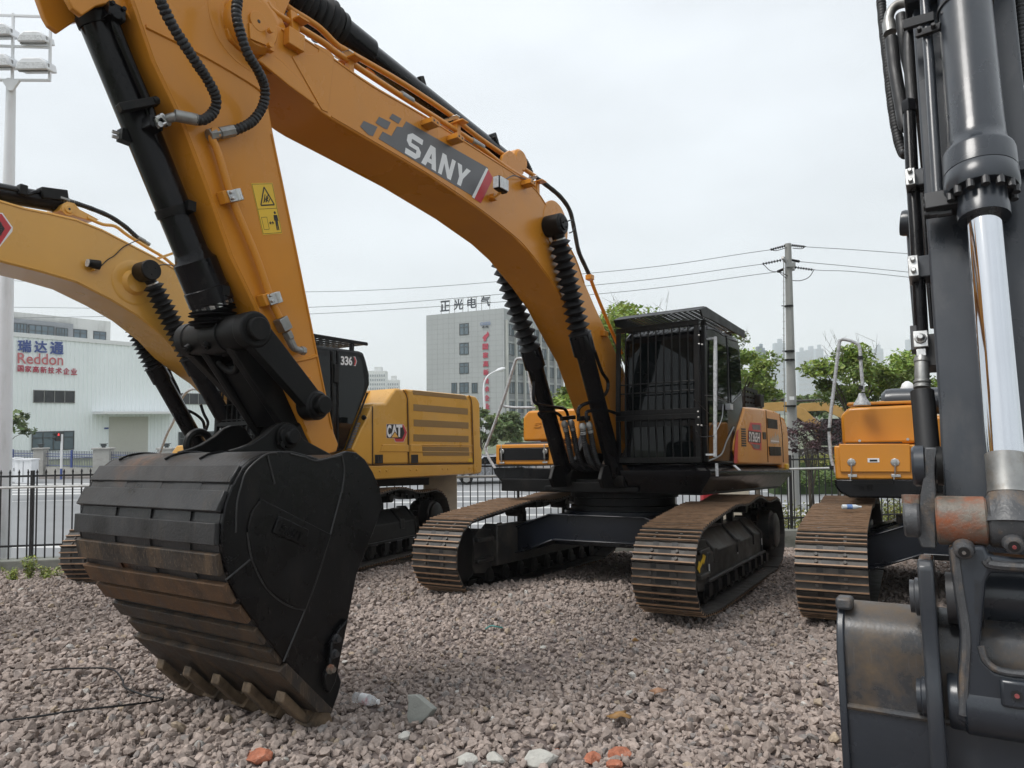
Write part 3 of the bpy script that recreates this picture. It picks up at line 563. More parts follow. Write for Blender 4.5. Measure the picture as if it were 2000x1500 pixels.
for i, s in enumerate("正光电气"):
    x0 = 860.5 + 26.3 * i; y0 = 589 - 3.1 * i; TS = Wall(TL.pt(0, 0, -.5), TL.D)
    sign(TS, s, [(x0, y0 + 19.5), (x0 + 17.5, y0 + 17.8), (x0 + 17.5, y0 - 1.7), (x0, y0)], M['sdk'], 'rooftop_letter', tw, to, .03, 0)
    g = G()
    for xx in (x0 + 1, x0 + 17): p = TS(xx, y0 + 8) - to; g.bar((p.x, p.y, zt - ROADZ), p + Vector((0, 0, .9)) - TL.N * .1, .1, .1)
    for dy in (-1, 12): g.bar(TS(x0 - 1, y0 + dy, -.1) - to, TS(x0 + 19, y0 + dy - 1.8, -.1) - to, .08, .08)
    obj('letter_frame', g, M['dullsteel'], tw)
sign(TL, "CHZG", [(938, 636.2), (958.4, 634.2), (958.4, 628), (938, 630)], mat("faded_blue_letters", (.18, .23, .36), .5), 'sign_letters', tw, to, .05)
sign(TL, "正光", [(942, 641), (955, 640), (955, 636), (942, 637)], M['sdk'], 'sign_letters', tw, to, .03)
g = G(); fl = [(945, 666.5), (949.5, 666), (950.5, 661), (955.5, 655), (955, 650.5), (952.5, 647), (951.5, 651), (946, 655.5), (943, 659.5), (943.8, 662), (945.5, 661)]
g.slab([TL(a_, b_, .12) - to for a_, b_ in fl], -TL.N * .06); obj('flame_emblem', g, M['sred'], tw)
for i, s in enumerate("国家高新技术企业"):
    x0 = 943.6 + .45 * i; y0 = 671.8 + 16.7 * i; sign(TL, s, [(x0, y0 + 11), (x0 + 10, y0 + 10.4), (x0 + 10, y0 - .4), (x0, y0)], M['sred'], 'sign_letters', tw, to, .045)
# far towers
M['tfar'] = mat("hazed_tower_wall", (.24, .30, .36), .7, var=.05, vs=.05); M['tfarw'] = mat("far_tower_windows", (.20, .23, .26), .4, var=.1, vs=.1); M['tmid'] = mat("mid_tower_wall", (.62, .63, .63), .7, var=.05, vs=.05)  # blue of the haze is mixed into the far wall colour
def far_tower(px0, px1, ytop, d, label, m, seed, step=3.2):
    r = np.random.default_rng(seed); p = at((px0 + px1) / 2, ytop, d); w = (px1 - px0) * d / FOC; hh = p.z + 2; root = thing('apartment_tower', label, 'tower block', loc=(p.x, p.y, -1.34), group='high rise blocks on the skyline')
    g = G(); g.box((0, 0, hh / 2), (w, w * .7, hh)); g.box((w * .1, 0, hh + d * .003), (w * .35, w * .4, d * .006)); obj('block', g, m, root)
    g = G(); z = hh * .3; nb = max(3, int((px1 - px0) / 4))
    while z < hh - step:
        for k in range(nb): x = -w / 2 + (k + .5) * w / nb; g.box((x, -w * .35 - .05, z), (w / nb * .55, .3, step * .5))
        z += step
    obj('window_grid', g, M['tfarw'], root)
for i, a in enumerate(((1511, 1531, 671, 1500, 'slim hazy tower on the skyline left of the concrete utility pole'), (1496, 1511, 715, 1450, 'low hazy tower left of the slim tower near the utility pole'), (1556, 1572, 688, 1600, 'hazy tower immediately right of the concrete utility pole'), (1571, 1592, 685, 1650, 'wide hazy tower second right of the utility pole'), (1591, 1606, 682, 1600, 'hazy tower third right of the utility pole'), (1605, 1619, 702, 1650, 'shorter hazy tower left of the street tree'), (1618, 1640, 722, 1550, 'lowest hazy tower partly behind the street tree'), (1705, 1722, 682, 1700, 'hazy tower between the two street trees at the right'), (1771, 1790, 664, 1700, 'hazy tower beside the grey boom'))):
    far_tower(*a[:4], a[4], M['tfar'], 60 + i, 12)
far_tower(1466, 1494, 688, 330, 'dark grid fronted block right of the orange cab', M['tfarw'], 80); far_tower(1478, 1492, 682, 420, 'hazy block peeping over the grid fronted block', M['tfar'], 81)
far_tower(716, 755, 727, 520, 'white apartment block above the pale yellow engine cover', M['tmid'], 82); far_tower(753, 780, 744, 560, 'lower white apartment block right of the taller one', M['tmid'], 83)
g = G(); 
for k in range(60):
    x = -900 + 32 * k; hh = 10 + 14 * abs(math.sin(k * 1.7)); g.box((x, 900, hh / 2 - 2), (34, 20, hh))
tag(obj('far_treeline', g, M['leafh'] if False else mat("far_trees", (.10, .13, .09), .9, var=.3, vs=.05)), 'low dark line of trees and roofs at the far horizon', 'treeline')['kind'] = 'structure'

# ------------------------------------------------------------------ masts, poles, wires, street furniture
M['mast'] = mat("white_mast_paint", (.76, .77, .79), .45, var=.05, vs=2, dirt=(.4, .4, .38), dirt_amt=.35, dscale=(6, 6, 1))
mb = at(2, 1000, 12.7); mb = Vector((mb.x, mb.y, -.45)); ml = thing('floodlight_mast', 'white lamp mast carrying a frame of floodlights at the left edge', 'light mast', loc=mb)
mt = at(22, 150, 12.7) - mb; g = G(); g.lathe((0, 0, -.3), mt, [(0, .172), (mt.length * .5, .124), (mt.length + .25, .073)], 20); obj('pole', g, M['mast'], ml)
MW = Wall(at(22, 100, 12.65), (1, .05, 0))
def mp_(px, py, off=0): return MW(px, py, off) - mb
g = G()
for a, b in (((-60, 28), (99, 33)), ((-60, 156), (97, 157)), ((-60, 88), (98, 93)), ((99, 31), (97, 159)), ((26, 26), (24, 160)), ((-55, 26), (-55, 160))): g.bar(mp_(*a), mp_(*b), .04, .04)
g.slab([mp_(5, 158, .03), mp_(40, 158, .03), (mp_(26, 178, .03)), mp_(18, 178, .03)], MW.N * -.05); obj('lamp_frame', g, M['mast'], ml, bevel=.004)
for (cx, cy, s) in ((70, 80, 1), (70, 133, 1.15), (-2, 66, 1.15), (-2, 126, 1.2)):
    c = mp_(cx, cy, .12); w = 27 * s * 12.65 / FOC; g = G()
    pr = [(-w, -.08 * s), (w, -.08 * s), (w * .9, .04 * s), (w * .55, .11 * s), (-w * .55, .11 * s), (-w * .9, .04 * s)]
    g.slab([c + Vector((a, -.02, b)) for a, b in pr], (0, .30, .06)); f = obj('floodlight', g, M['mast'], ml, bevel=.02)
    g = G(); g.slab([c + Vector((a * .92, -.03, b * .8 - .012)) for a, b in ((-w, -.08 * s), (w, -.08 * s), (w * .8, .045 * s), (-w * .8, .045 * s))], (0, -.012, 0)); obj('lens', g, M['lamp'], f)
    g = G(); g.bar(c + Vector((-w * .9, .05, -.09)), c + Vector((w * .9, .05, -.09)), .03, .02); g.bar(c + Vector((w * .9, .05, -.09)), c + Vector((w * .95, .05, .04)), .03, .02); g.bar(c + Vector((-w * .9, .05, -.09)), c + Vector((-w * .95, .05, .04)), .03, .02); obj('bracket', g, M['dullsteel'], f)
ub = at(1546, 820, 25); ub = Vector((ub.x, ub.y, ROADZ)); up = thing('utility_pole', 'tall round concrete utility pole with crossarm and wires', 'utility pole', loc=ub)
ut = at(1539, 476, 25) - ub; g = G(); g.lathe((0, 0, 0), ut, [(0, .20), (ut.length, .11)], 20); obj('shaft', g, mat("pole_concrete", (.28, .28, .265), .8, var=.06, vs=3, bump=.1), up)
UW = Wall(at(1539, 520, 25), (1, 0, 0)); uq = lambda x, y, o=0: UW(x, y, o) - ub
g = G(); g.bar(uq(1523, 506, .25), uq(1556, 524, -.25), .09, .09); g.bar(uq(1526, 508, .16), uq(1545, 522, .16), .05, .05); g.bar(uq(1533, 519, .14), uq(1549, 519, .14), .16, .16); obj('crossarm', g, M['dullsteel'], up)
for y in (598, 686, 703, 793): g = G(); a = uq(1541 + (y - 598) * .017, y); g.lathe(a - Vector((0, 0, .03)), a + Vector((0, 0, .03)), [(0, .15 + (y - 598) * .00018), (.06, .15 + (y - 598) * .00018)], 20); g.bar(a, a + Vector((-.3, -.1, 0)), .03, .03); obj('band', g, M['blackm'], up)
g = G(); g.tube([uq(1528.5, 502, .1), uq(1529, 700, .1), uq(1531, 850, .1)], .018, 6)
for k in range(22): g.bar(uq(1526, 512 + 13 * k, .1), uq(1531, 512 + 13 * k, .1), .012, .012)
obj('climbing_rail', g, M['dullsteel'], up)
g = G(); a = uq(1542, 778, .21); g.box(a, (.16, .02, .12)); obj('number_plate', g, M['white'], up)
g = G()
for (x0, y0, x1, y1) in ((1534, 480, 1504, 488), (1546, 479, 1572, 482), (1526, 508, 1488, 516), (1546, 508, 1562, 511), (1530, 526, 1518, 531), (1552, 522, 1588, 527)):
    a, b = uq(x0, y0), uq(x1, y1); n_ = 7
    for k in range(n_): q = a.lerp(b, (k + .5) / n_); g.lathe(q - (b - a).normalized() * .03, b, [(0, .02), (.01, .05), (.03, .05), (.05, .02)], 8)
    g.tube([a, b], .014, 6)
obj('insulator_string', g, M['blackm'], up)
g = G()
for pts in (((1504, 488), (1513, 491), (1534, 485)), ((1488, 516), (1503, 530), (1523, 533), (1536, 540)), ((1572, 482), (1563, 487), (1546, 486)), ((1588, 527), (1578, 542), (1562, 549), (1546, 549)), ((1518, 531), (1528, 540), (1534, 545))): g.tube(smooth_pts([uq(*p, .1) for p in pts], 5), .013, 6)
obj('jumper_cable', g, M['blackm'], up)
def wire(pts, label):
    g = G(); P = [at(*p) for p in pts]; g.tube(smooth_pts(P, 8), .011, 6); tag(obj('power_line', g, mat("wire_grey", (.13, .14, .15), .6)), label, 'cable')
wire(((1572, 482, 25), (1780, 496, 25.5), (2600, 560, 27)), 'uppermost overhead wire running right from the concrete pole'); wire(((1562, 511, 25), (1780, 532, 25.5), (2600, 615, 27)), 'middle overhead wire running right from the concrete pole'); wire(((1588, 527, 25), (1780, 542, 25.5), (2600, 640, 27)), 'lowest overhead wire running right from the concrete pole')
wire(((1504, 488, 25), (1180, 531, 27), (605, 570, 31), (20, 548, 36), (-400, 520, 40)), 'uppermost overhead wire running left from the concrete pole'); wire(((1488, 516, 25), (1170, 556, 27), (610, 600, 31), (20, 600, 36), (-400, 590, 40)), 'middle overhead wire running left from the concrete pole'); wire(((1518, 531, 25), (1170, 574, 27), (610, 613, 31), (217, 618, 35), (-400, 628, 40)), 'lowest overhead wire running left from the concrete pole')
sp_ = at(951, 830, 50); sl = thing('street_lamp', 'white curved arm street lamp in front of the office tower', 'street lamp', loc=(sp_.x, sp_.y, ROADZ)); so = Vector((sp_.x, sp_.y, ROADZ))
SW = Wall(sp_, (1, 0, 0)); g = G(); P = [Vector((0, 0, 0))] + [SW(*p) - so for p in ((946, 790), (945, 755), (950, 738), (960, 729), (970, 724))]; g.tube(smooth_pts(P, 5), [.09 - .05 * i / 25 for i in range(26)], 8); obj('pole', g, M['mast'], sl)
g = G(); a, b = SW(968, 725) - so, SW(987, 719) - so; g.tube([a, a.lerp(b, .3), a.lerp(b, .7), b], [.05, .14, .14, .05], 8); obj('lamp_head', g, M['mast'], sl)
# far street fence with pillars
FFA, FFB = at(-45, 880, 45), at(345, 880, 38.5); FF = Wall((FFA.x, FFA.y, 0), (FFB - FFA).to_2d().to_3d()); ffo = FF.pt(0, ROADZ); FL = (FFB - FFA).to_2d().length
ff = thing('street_fence', 'grey and blue railing across the road in front of the white factory', 'fence', loc=ffo)
zb, ztp = FF(100, 912).z, FF(100, 880).z; g = G(); u = 0
while u < FL: g.box(FF.pt(u, (zb + ztp) / 2) - ffo, (.03, .03, ztp - zb)); u += .14
obj('picket_panel', g, mat("fence_grey", (.13, .14, .17), .5), ff)
for z in (zb + .1, ztp - .2, ztp - .35): g = G(); g.bar(FF.pt(0, z) - ffo, FF.pt(FL, z) - ffo, .04, .05); obj('rail', g, mat("fence_rail_blue", (.10, .12, .22), .5), ff)
for px in (25, 141): u, _ = FF.su(px, 880); g = G(); g.bar(FF.pt(u, zb, .02) - ffo, FF.pt(u, ztp + .05, .02) - ffo, .10, .10); obj('post', g, M['sblue'], ff)
g = G(); panel(g, FF, -2, FL + 4, ROADZ, zb, .12, .24); tag(obj('low_wall', g, M['conc']), 'low concrete wall under the railing of the white factory', 'wall')
for px, w, lab in ((85, .62, 'concrete gate pillar with a lantern left of the pedestrian signal'), (207, .95, 'wide concrete gate pillar with a lantern right of the pedestrian signal'), (330, .8, 'concrete gate pillar seen through the boom cylinders of the pale yellow excavator')):
    u, zt_ = FF.su(px, 874.5); c = FF.pt(u, ROADZ, .15); root = thing('gate_pillar', lab, 'pillar', loc=c, group='lantern pillars of the street fence'); h_ = zt_ - ROADZ
    g = G(); g.box((0, 0, h_ / 2 - .05), (w, .5, h_ - .1)); obj('shaft', g, M['conc'], root, bevel=.02)
    g = G(); g.box((0, 0, h_ - .04), (w * 1.15, .62, .1)); obj('cap', g, M['conc'], root, bevel=.02)
    g = G(); g.box((0, 0, h_ + .05), (.15, .15, .08)); g.box((0, 0, h_ + .15), (.22, .22, .12)); g.box((0, 0, h_ + .23), (.32, .32, .04)); obj('lantern', g, M['winframe'], root)
for px0, px1, py0, py1, d, lab in ((15, 29, 897, 931, 39, 'pale grey utility cabinet nearest the floodlight mast'), (28, 60, 899, 930, 38, 'wide pale grey utility cabinet across the road')):
    a, b = at(px0, py1, d), at(px1, py0, d); root = thing('utility_cabinet', lab, 'cabinet', loc=((a.x + b.x) / 2, d + .5, ROADZ)); hh = b.z - ROADZ; w = b.x - a.x
    g = G(); g.box((0, 0, hh / 2), (w, .6, hh)); obj('case', g, M['mast'], root, bevel=.02); g = G(); g.box((0, 0, hh + .03), (w * 1.08, .7, .07)); obj('roof', g, M['mast'], root)
    g = G(); g.box((0, -.305, hh * .5), (.02, .012, hh * .9)); g.box((w * .3, -.31, hh * .55), (.03, .02, .16)); obj('door_seam', g, M['dkgrey'], root)
tp = at(120, 900, 40.5); tl = thing('pedestrian_signal', 'red pedestrian signal on a white and blue post across the road', 'traffic light', loc=(tp.x, tp.y, ROADZ)); to_ = Vector((tp.x, tp.y, ROADZ)); TWl = Wall(tp, (1, 0, 0))
g = G(); zt_ = TWl(120, 848).z - ROADZ; g.cyl((0, 0, .62), (0, 0, zt_), .06, seg=10); obj('post', g, M['white'], tl); g = G(); g.cyl((0, 0, 0), (0, 0, .62), .062, seg=10); obj('post_base', g, M['sblue'], tl)
c = TWl(116, 853) - to_; g = G(); g.box(c, (.26, .2, .52)); g.slab([c + Vector((-.16, -.1, .2)), c + Vector((-.28, -.25, .17)), c + Vector((-.16, -.1, .02))], (0, .2, 0)); g.slab([c + Vector((-.16, -.1, -.05)), c + Vector((-.28, -.25, -.08)), c + Vector((-.16, -.1, -.23))], (0, .2, 0)); obj('signal_head', g, M['blk'], tl)
lm = bpy.data.materials.new("red_signal_lamp"); lm.use_nodes = True; lm.node_tree.nodes["Principled BSDF"].inputs['Emission Color'].default_value = (1, .05, .05, 1); lm.node_tree.nodes["Principled BSDF"].inputs['Emission Strength'].default_value = .7; lm.node_tree.nodes["Principled BSDF"].inputs['Base Color'].default_value = (.3, .02, .02, 1)
g = G(); g.tube([c + Vector((.03, -.11, .2)), c + Vector((.03, -.115, .06))], [.03, .055], 8); obj('lit_figure', g, lm, tl); 
# parked car behind the fence
cpx = at(958, 905, 36); co_ = Vector((cpx.x, cpx.y, ROADZ)); car = thing('parked_car', 'grey car seen between the pale yellow and the orange excavator', 'car', loc=co_)
car.rotation_euler = (0, 0, R_(8)); pm = mat("car_paint_silver", (.30, .31, .33), .25, metal=.5, coat=.6)
g = G(); sec = [(-2.1, .45), (-2.05, .8), (-1.5, .92), (-1.0, 1.0), (-.45, 1.42), (.95, 1.45), (1.6, 1.02), (2.05, .95), (2.15, .5), (1.9, .3), (-1.9, .3)]; g.prism(sec, -.85, .85); obj('body', g, pm, car, bevel=.07, seg=3)
g = G()
for s_ in (-1, 1): g.slab([(x, s_ * .852, z) for x, z in ((-.85, 1.0), (-.42, 1.36), (.85, 1.38), (1.35, 1.03))], (0, s_ * .006, 0))
g.slab([(-.97, -.7, 1.03), (-.97, .7, 1.03), (-.5, .64, 1.4), (-.5, -.64, 1.4)], (-.02, 0, .01)); obj('window', g, M['glass'], car)
for x in (-1.3, 1.35):
    for s_ in (-1, 1): g = G(); g.lathe((x, s_ * .7, .32), (x, s_ * .88, .32), [(0, .30), (.02, .32), (.16, .32), (.18, .29)], 18); w_ = obj('wheel', g, M['rubber'], car); g = G(); g.cyl((x, s_ * .86, .32), (x, s_ * .888, .32), .2, seg=14); obj('rim', g, M['steel'], w_)
for s_ in (-1, 1): g = G(); g.box((-2.07, s_ * .6, .72), (.06, .3, .12)); obj('headlight', g, M['lamp'], car)

# ------------------------------------------------------------------ excavators: shared undercarriage
def belt_path():
    pts = []
    bx = np.linspace(-1.7, 1.55, 30); pts += [(x, .03) for x in bx]
    pts += [(1.75, .045)]
    for a in np.linspace(-70, 80, 16): pts.append((2.03 + .40 * math.cos(R_(a)), .45 + .39 * math.sin(R_(a))))
    pts += sm2([(1.95, .865), (1.3, .935), (.62, 1.0), (0, .985), (-.72, 1.05), (-1.35, .96), (-1.9, .985)], 6)[1:]
    for a in np.linspace(100, 250, 16): pts.append((-2.02 + .42 * math.cos(R_(a)), .53 + .43 * math.sin(R_(a))))
    pts += [(-1.85, .06)]
    P = np.array(pts + pts[:1]); s = np.concatenate([[0], np.cumsum(np.linalg.norm(np.diff(P, axis=0), axis=1))]); return P, s
BP, BS = belt_path()
def tracks(root, rel, w=.60, mats=None, gauge=1.295, arrow=True, frame_m=None, names=('left', 'right')):
    frame_m = frame_m or M['frame']; nsh = int(round(BS[-1] / .216)); pit = BS[-1] / nsh
    def fin(g): g.v = [tuple(rel @ Vector(p)) for p in g.v]; return g
    for sd in (1, -1):
        yc = sd * gauge; g = G(); lk = G()
        for k in range(nsh):
            s = (k + .3) * pit; a = np.array([np.interp(s - pit * .47, BS, BP[:, 0]), np.interp(s - pit * .47, BS, BP[:, 1])]) if s > pit * .47 else BP[0]
            b = np.array([np.interp(s + pit * .47, BS, BP[:, 0]), np.interp(s + pit * .47, BS, BP[:, 1])]); t = b - a; t /= np.linalg.norm(t); c = (a + b) / 2
            T = Vector((t[0], 0, t[1])); N = Vector((t[1], 0, -t[0])); Yv = Vector((0, 1, 0)); Mx = Matrix((T, Yv, N)).transposed(); C = Vector((c[0], yc, c[1]))
            g.mat(0).box(C, (pit * .97, w, .016), Mx)
            for q, hh in ((-.42, .034), (-.09, .026), (.24, .026)):
                g.mat(1 if hh > .03 else 1).box(C + T * pit * q + N * .018, (.012, w, hh), Mx)
                g.mat(0).box(C + T * pit * q + N * .012, (.024, w * .995, .016), Mx)
            for q in (-.25, .08):
                g.mat(2).box(C + T * pit * q + N * .0085, (.046, .12 if q > 0 else .15, .005), Mx)
                for yy in (-.12, .12): g.mat(0).cyl(C + T * pit * q + Yv * yy + N * .006, C + T * pit * q + Yv * yy + N * .026, .016, seg=6)
            for yy in (-.09, .09): g.mat(2).box(C + T * pit * .39 + Yv * yy + N * .0085, (.05, .055, .004), Mx)
            lk.box(C - N * .055, (pit * .86, .17, .075), Mx); lk.cyl(C - N * .055 - Yv * .11 + T * pit * .5, C - N * .055 + Yv * .11 + T * pit * .5, .03, seg=8)
        tf = G()
        cs = [(.14, .27), (.14, .53), (-.04, .74), (-.22, .74), (-.22, .27)]
        tf.slab([(-1.5, yc + sd * a, z) for a, z in cs], (2.95, 0, 0)); tf.box((-.05, yc + sd * .155, .275), (3.0, .05, .035))
        for x in (-1.45, 1.40): tf.slab([(x, yc + sd * a, z) for a, z in ((.162, .26), (.162, .545), (-.03, .765), (-.2, .765), (-.2, .26))], (.04, 0, 0))
        for x in (-1.05, -.1, 1.0): tf.slab([(x, yc + sd * .155, .57), (x, yc - sd * .03, .755), (x, yc - sd * .03, .70), (x, yc + sd * .12, .42), (x, yc + sd * .155, .42)], (.14, 0, 0))
        fr = obj('track_frame', fin(tf), frame_m, root, bevel=.012)
        obj('track_belt', fin(g), [M['shoe'], M['grouser'], M['blk']], fr); obj('track_chain', fin(lk), M['blackm'], fr)
        gd = G(); gd.slab([(x, yc - sd * .14, z) for x, z in ((1.45, .18), (1.82, .22), (1.90, .35), (1.86, .62), (1.72, .72), (1.45, .70))], (0, sd * .29, 0))
        [gd.box((1.66, yc + q * .165, z), (.35, .07, .05)) for q in (-1, 1) for z in (.60, .36)]; obj('idler_guard', fin(gd), frame_m, fr, bevel=.012)
        idl = G(); idl.lathe((2.03, yc - .14, .45), (2.03, yc + .14, .45), [(0, .2), (.02, .31), (.07, .33), (.08, .36), (.20, .36), (.21, .33), (.26, .31), (.28, .2)], 28); obj('idler', fin(idl), M['blackm'], fr)
        for x in np.linspace(-1.55, 1.5, 9):
            r_ = G(); r_.lathe((x, yc - .2, .155), (x, yc + .2, .155), [(.04, .06), (.05, .06), (.06, .1), (.12, .1), (.13, .075), (.27, .075), (.28, .1), (.34, .1), (.35, .06), (.36, .06)], 14); r_.box((x, yc + sd * .17, .2), (.13, .05, .12)); obj('track_roller', fin(r_), M['blackm'], fr)
        for x, z in ((.62, .93), (-.72, .975)): r_ = G(); r_.cyl((x, yc - .12, z - .06), (x, yc + .12, z - .06), .07, seg=14); r_.box((x, yc - sd * .1, z - .16), (.1, .08, .2)); obj('carrier_roller', fin(r_), M['blackm'], fr)
        sp_ = G(); zz = [(0, .2)]
        nt = 21; pr = []
        for k in range(nt * 4): a = 2 * math.pi * k / (nt * 4); rr = .375 if k % 4 in (0, 1) else .32; pr.append((-2.02 + rr * math.cos(a), .53 + rr * math.sin(a)))
        sp_.prism(pr, yc - .04, yc + .04); obj('sprocket', fin(sp_), M['blackm'], fr)
        fd = G(); fd.lathe((-2.02, yc - sd * .15, .53), (-2.02, yc + sd * .34, .53), [(0, .30), (.18, .30), (.20, .28), (.34, .28), (.36, .245), (.40, .245), (.42, .20)], 32); obj('final_drive', fin(fd), frame_m, fr)
        if arrow and sd > 0:
            ar = G(); y0 = yc + sd * .153 + .002; ar.slab([(1.85 - .36 * a, y0, .40 + .17 * b) for a, b in ((.05, .25), (.28, -.05), (.30, .2), (.66, .55), (.70, .35), (.95, .78), (.62, 1.0), (.63, .80), (.34, .52), (.22, .68))], (0, .003, 0)); obj('arrow_emblem', fin(ar), M['lyellow'], fr)
            lb = G()
            for x, z in ((1.42, .40), (-1.38, .42), (0.0, .44)): lb.box((x - .0, yc + sd * .164 if abs(x) > 1 else yc + sd * .143, z), (.03, .003, .09))
            obj('spec_label', fin(lb), M['white'], fr)
    cb = G(); pf = [(-1.12, .36), (-.95, .40), (-.55, .55), (.55, .55), (.95, .40), (1.12, .36), (1.12, .68), (.62, .86), (-.62, .86), (-1.12, .68)]
    for x0 in (.30, -.95): cb.slab([(x0, y, z) for y, z in pf], (.65, 0, 0))
    for a, b in zip(pf[:5], pf[1:6]): cb.bar((.97, a[0], a[1] + .012), (.97, b[0], b[1] + .012), .10, .022)
    for a, b in zip(pf[6:9], pf[7:10]): cb.bar((.96, a[0], a[1] + .004), (.96, b[0], b[1] + .004), .08, .02)
    cb.box((0, 0, .66), (1.5, 1.3, .36)); cb.cyl((0, 0, .80), (0, 0, .90), .78, seg=40); obj('car_body', fin(cb), M['navy'], root, bevel=.015)
    sb = G(); sb.lathe((0, 0, .885), (0, 0, 1.16), [(0, .70), (.07, .70), (.08, .66), (.17, .66), (.18, .70), (.25, .70), (.275, .68)], 48)
    for k in range(30): a = 2 * math.pi * k / 30; sb.cyl((.68 * math.cos(a), .68 * math.sin(a), 1.06), (.68 * math.cos(a), .68 * math.sin(a), 1.13), .022, seg=6)
    obj('swing_bearing', fin(sb), M['blackm'], root)

def hose(pts, r=.026, n=10, rib=True, seg=12):
    P = smooth_pts(pts, n); 
    # resample evenly, ridge every ~16 mm
    L = [0]
    for a, b in zip(P, P[1:]): L.append(L[-1] + (b - a).length)
    st = .0085 if rib else .03; k = max(4, int(L[-1] / st)); X = np.interp(np.linspace(0, L[-1], k), L, [p.x for p in P]); Y = np.interp(np.linspace(0, L[-1], k), L, [p.y for p in P]); Z = np.interp(np.linspace(0, L[-1], k), L, [p.z for p in P])
    g = G(); g.tube([(x, y, z) for x, y, z in zip(X, Y, Z)], [r * (1.0 if i % 3 else .83) * (1 + .03 * math.sin(i * .37) + .02 * math.sin(i * 1.7)) if rib else r for i in range(k)], seg); return g
def bellows(p0, p1, r0, r1, n, r2=None):
    p0, p1 = Vector(p0), Vector(p1); L = (p1 - p0).length; pr = []
    for i in range(2 * n + 1): t = i / (2 * n); a = r0 if i % 2 == 0 else r1; pr.append((L * t, a * (1 + ((r2 or 1) - 1) * t)))
    g = G(); g.lathe(p0, p1, pr, 24); return g
def boom_prism(top, low, hw): return None

# ------------------------------------------------------------------ the orange excavator in the middle
S = Mach(SM, 33.6); ST = Mach(SM, 30.0)
ex = thing('crawler_excavator', 'orange crawler excavator with black ribbed bucket lowered in front and a barred black cab', 'excavator', mat=S.mat)
tracks(ex, S.inv @ ST.mat)
BW = .25
def P(px, py, y): return S.y(px, py, y)
# boom: closed side outline, extruded
top = [(452, 35), (465, 18), (487, 12), (500, 33), (550, 53), (593, 71), (643, 105), (700, 146), (740, 172), (833, 226), (947, 299), (1013, 342), (1047, 369), (1073, 409), (1100, 459), (1123, 500), (1141, 550), (1162, 599), (1211, 707), (1235, 770)]
low = [(1190, 792), (1160, 702), (1124, 632), (1104, 592), (1075, 548), (1033, 493), (1000, 460), (933, 408), (833, 341), (733, 282), (647, 232), (628, 219), (610, 204), (533, 135), (500, 108), (470, 95), (450, 75), (444, 55)]
bt, bl = S.prof(top, BW), S.prof(low, BW)
g = G(); bo = bt + [(.12, 2.02), (.10, 1.75), (.28, 1.62), (.55, 1.75)] + bl; g.prism(bo, -BW, BW); boom = obj('boom', g, M['orange'], ex, bevel=.008)
# flange strips of the welded box: proud side-plate edges
for ln, o in ((S.prof(sm2(top[4:17], 3), BW), -1), (S.prof(sm2(low[0:11], 3), BW), 1)):
    g = G(); g.tube([(a[0], BW + .001, a[1] + o * .018) for a in ln], .007, 6); obj('weld_seam', g, M['orange'], boom)
def onboom(pts, th, m, name, bev=.004, y0=BW, par=None):
    g = G(); g.slab([(x, y0, z) for x, z in S.prof(pts, y0)], (0, th, 0)); return obj(name, g, m, par or boom, bevel=bev)
onboom([(500, 118), (560, 168), (611, 205), (613, 198), (590, 165), (545, 120), (520, 100)], .02, M['orange'], 'stiffener_plate', .006)
onboom([(570, 112), (572, 108), (614, 106), (622, 102), (622, 95), (612, 84), (640, 98), (652, 110), (640, 220), (628, 215)], .006, M['orange'], 'gusset_plate', .004)
pp = P(487, 52, BW)
g = G(); g.lathe((pp.x, BW - .02, pp.z), (pp.x, BW + .10, pp.z), [(0, .175), (.05, .175), (.06, .168), (.09, .16), (.10, .15)], 40); obj('pin_boss', g, M['orange'], boom)
g = G(); g.cyl((pp.x, BW + .08, pp.z), (pp.x, BW + .096, pp.z), .062, seg=28); g.mat(1).cyl((pp.x, BW + .095, pp.z), (pp.x, BW + .098, pp.z), .012, seg=10)
a = P(503, 68, BW + .09); b = P(517, 85, BW + .09); g.mat(0).bar(P(487, 60, BW + .088), P(519, 74, BW + .088), .012, .10, up=(0, 0, 1))
g.bar(P(521, 55, BW + .06), P(520, 97, BW + .06), .09, .045, up=(0, 1, 0)); 
for q in ((525, 61), (524, 90)): c = P(*q, BW + .105); g.cyl(c, c + Vector((0, .03, 0)), .018, seg=6)
obj('pin_keeper', g, [M['orange'], M['blk']], boom, bevel=.003)
# maker's lettering band on the boom side
def bpt(px, py, off=.0): p = P(px, py, BW); return Vector((p.x, BW + off, p.z))
def flat(poly, off, m, name, par, th=.0012):
    g = G(); g.slab([bpt(a, b, off) for a, b in poly], (0, th, 0)); return obj(name, g, m, par)
band = flat([(739, 271), (747, 257), (764, 266), (775, 247), (786, 249), (793, 237), (953, 328), (926, 385)], .0015, M['dkgrey'], 'side_band', boom)
for q in ([(703, 247), (710, 236), (737, 248), (728, 266), (720, 264)], [(733, 240), (740, 228), (763, 239), (756, 253), (750, 251)], [(760, 231), (766, 222), (784, 232), (778, 242)]): flat(q, .0015, M['dkgrey'], 'side_block', boom)
flat([(921, 385), (949, 328), (953, 331), (926, 388)], .0032, M['white'], 'white_stripe', boom)
flat([(926, 388), (953, 331), (962, 347), (960, 354), (939, 397)], .0015, M['red'], 'red_stripe', boom)
g = G(); q4 = [bpt(*p, .0032) for p in ((790, 299), (908, 369), (919, 334), (797, 255))]
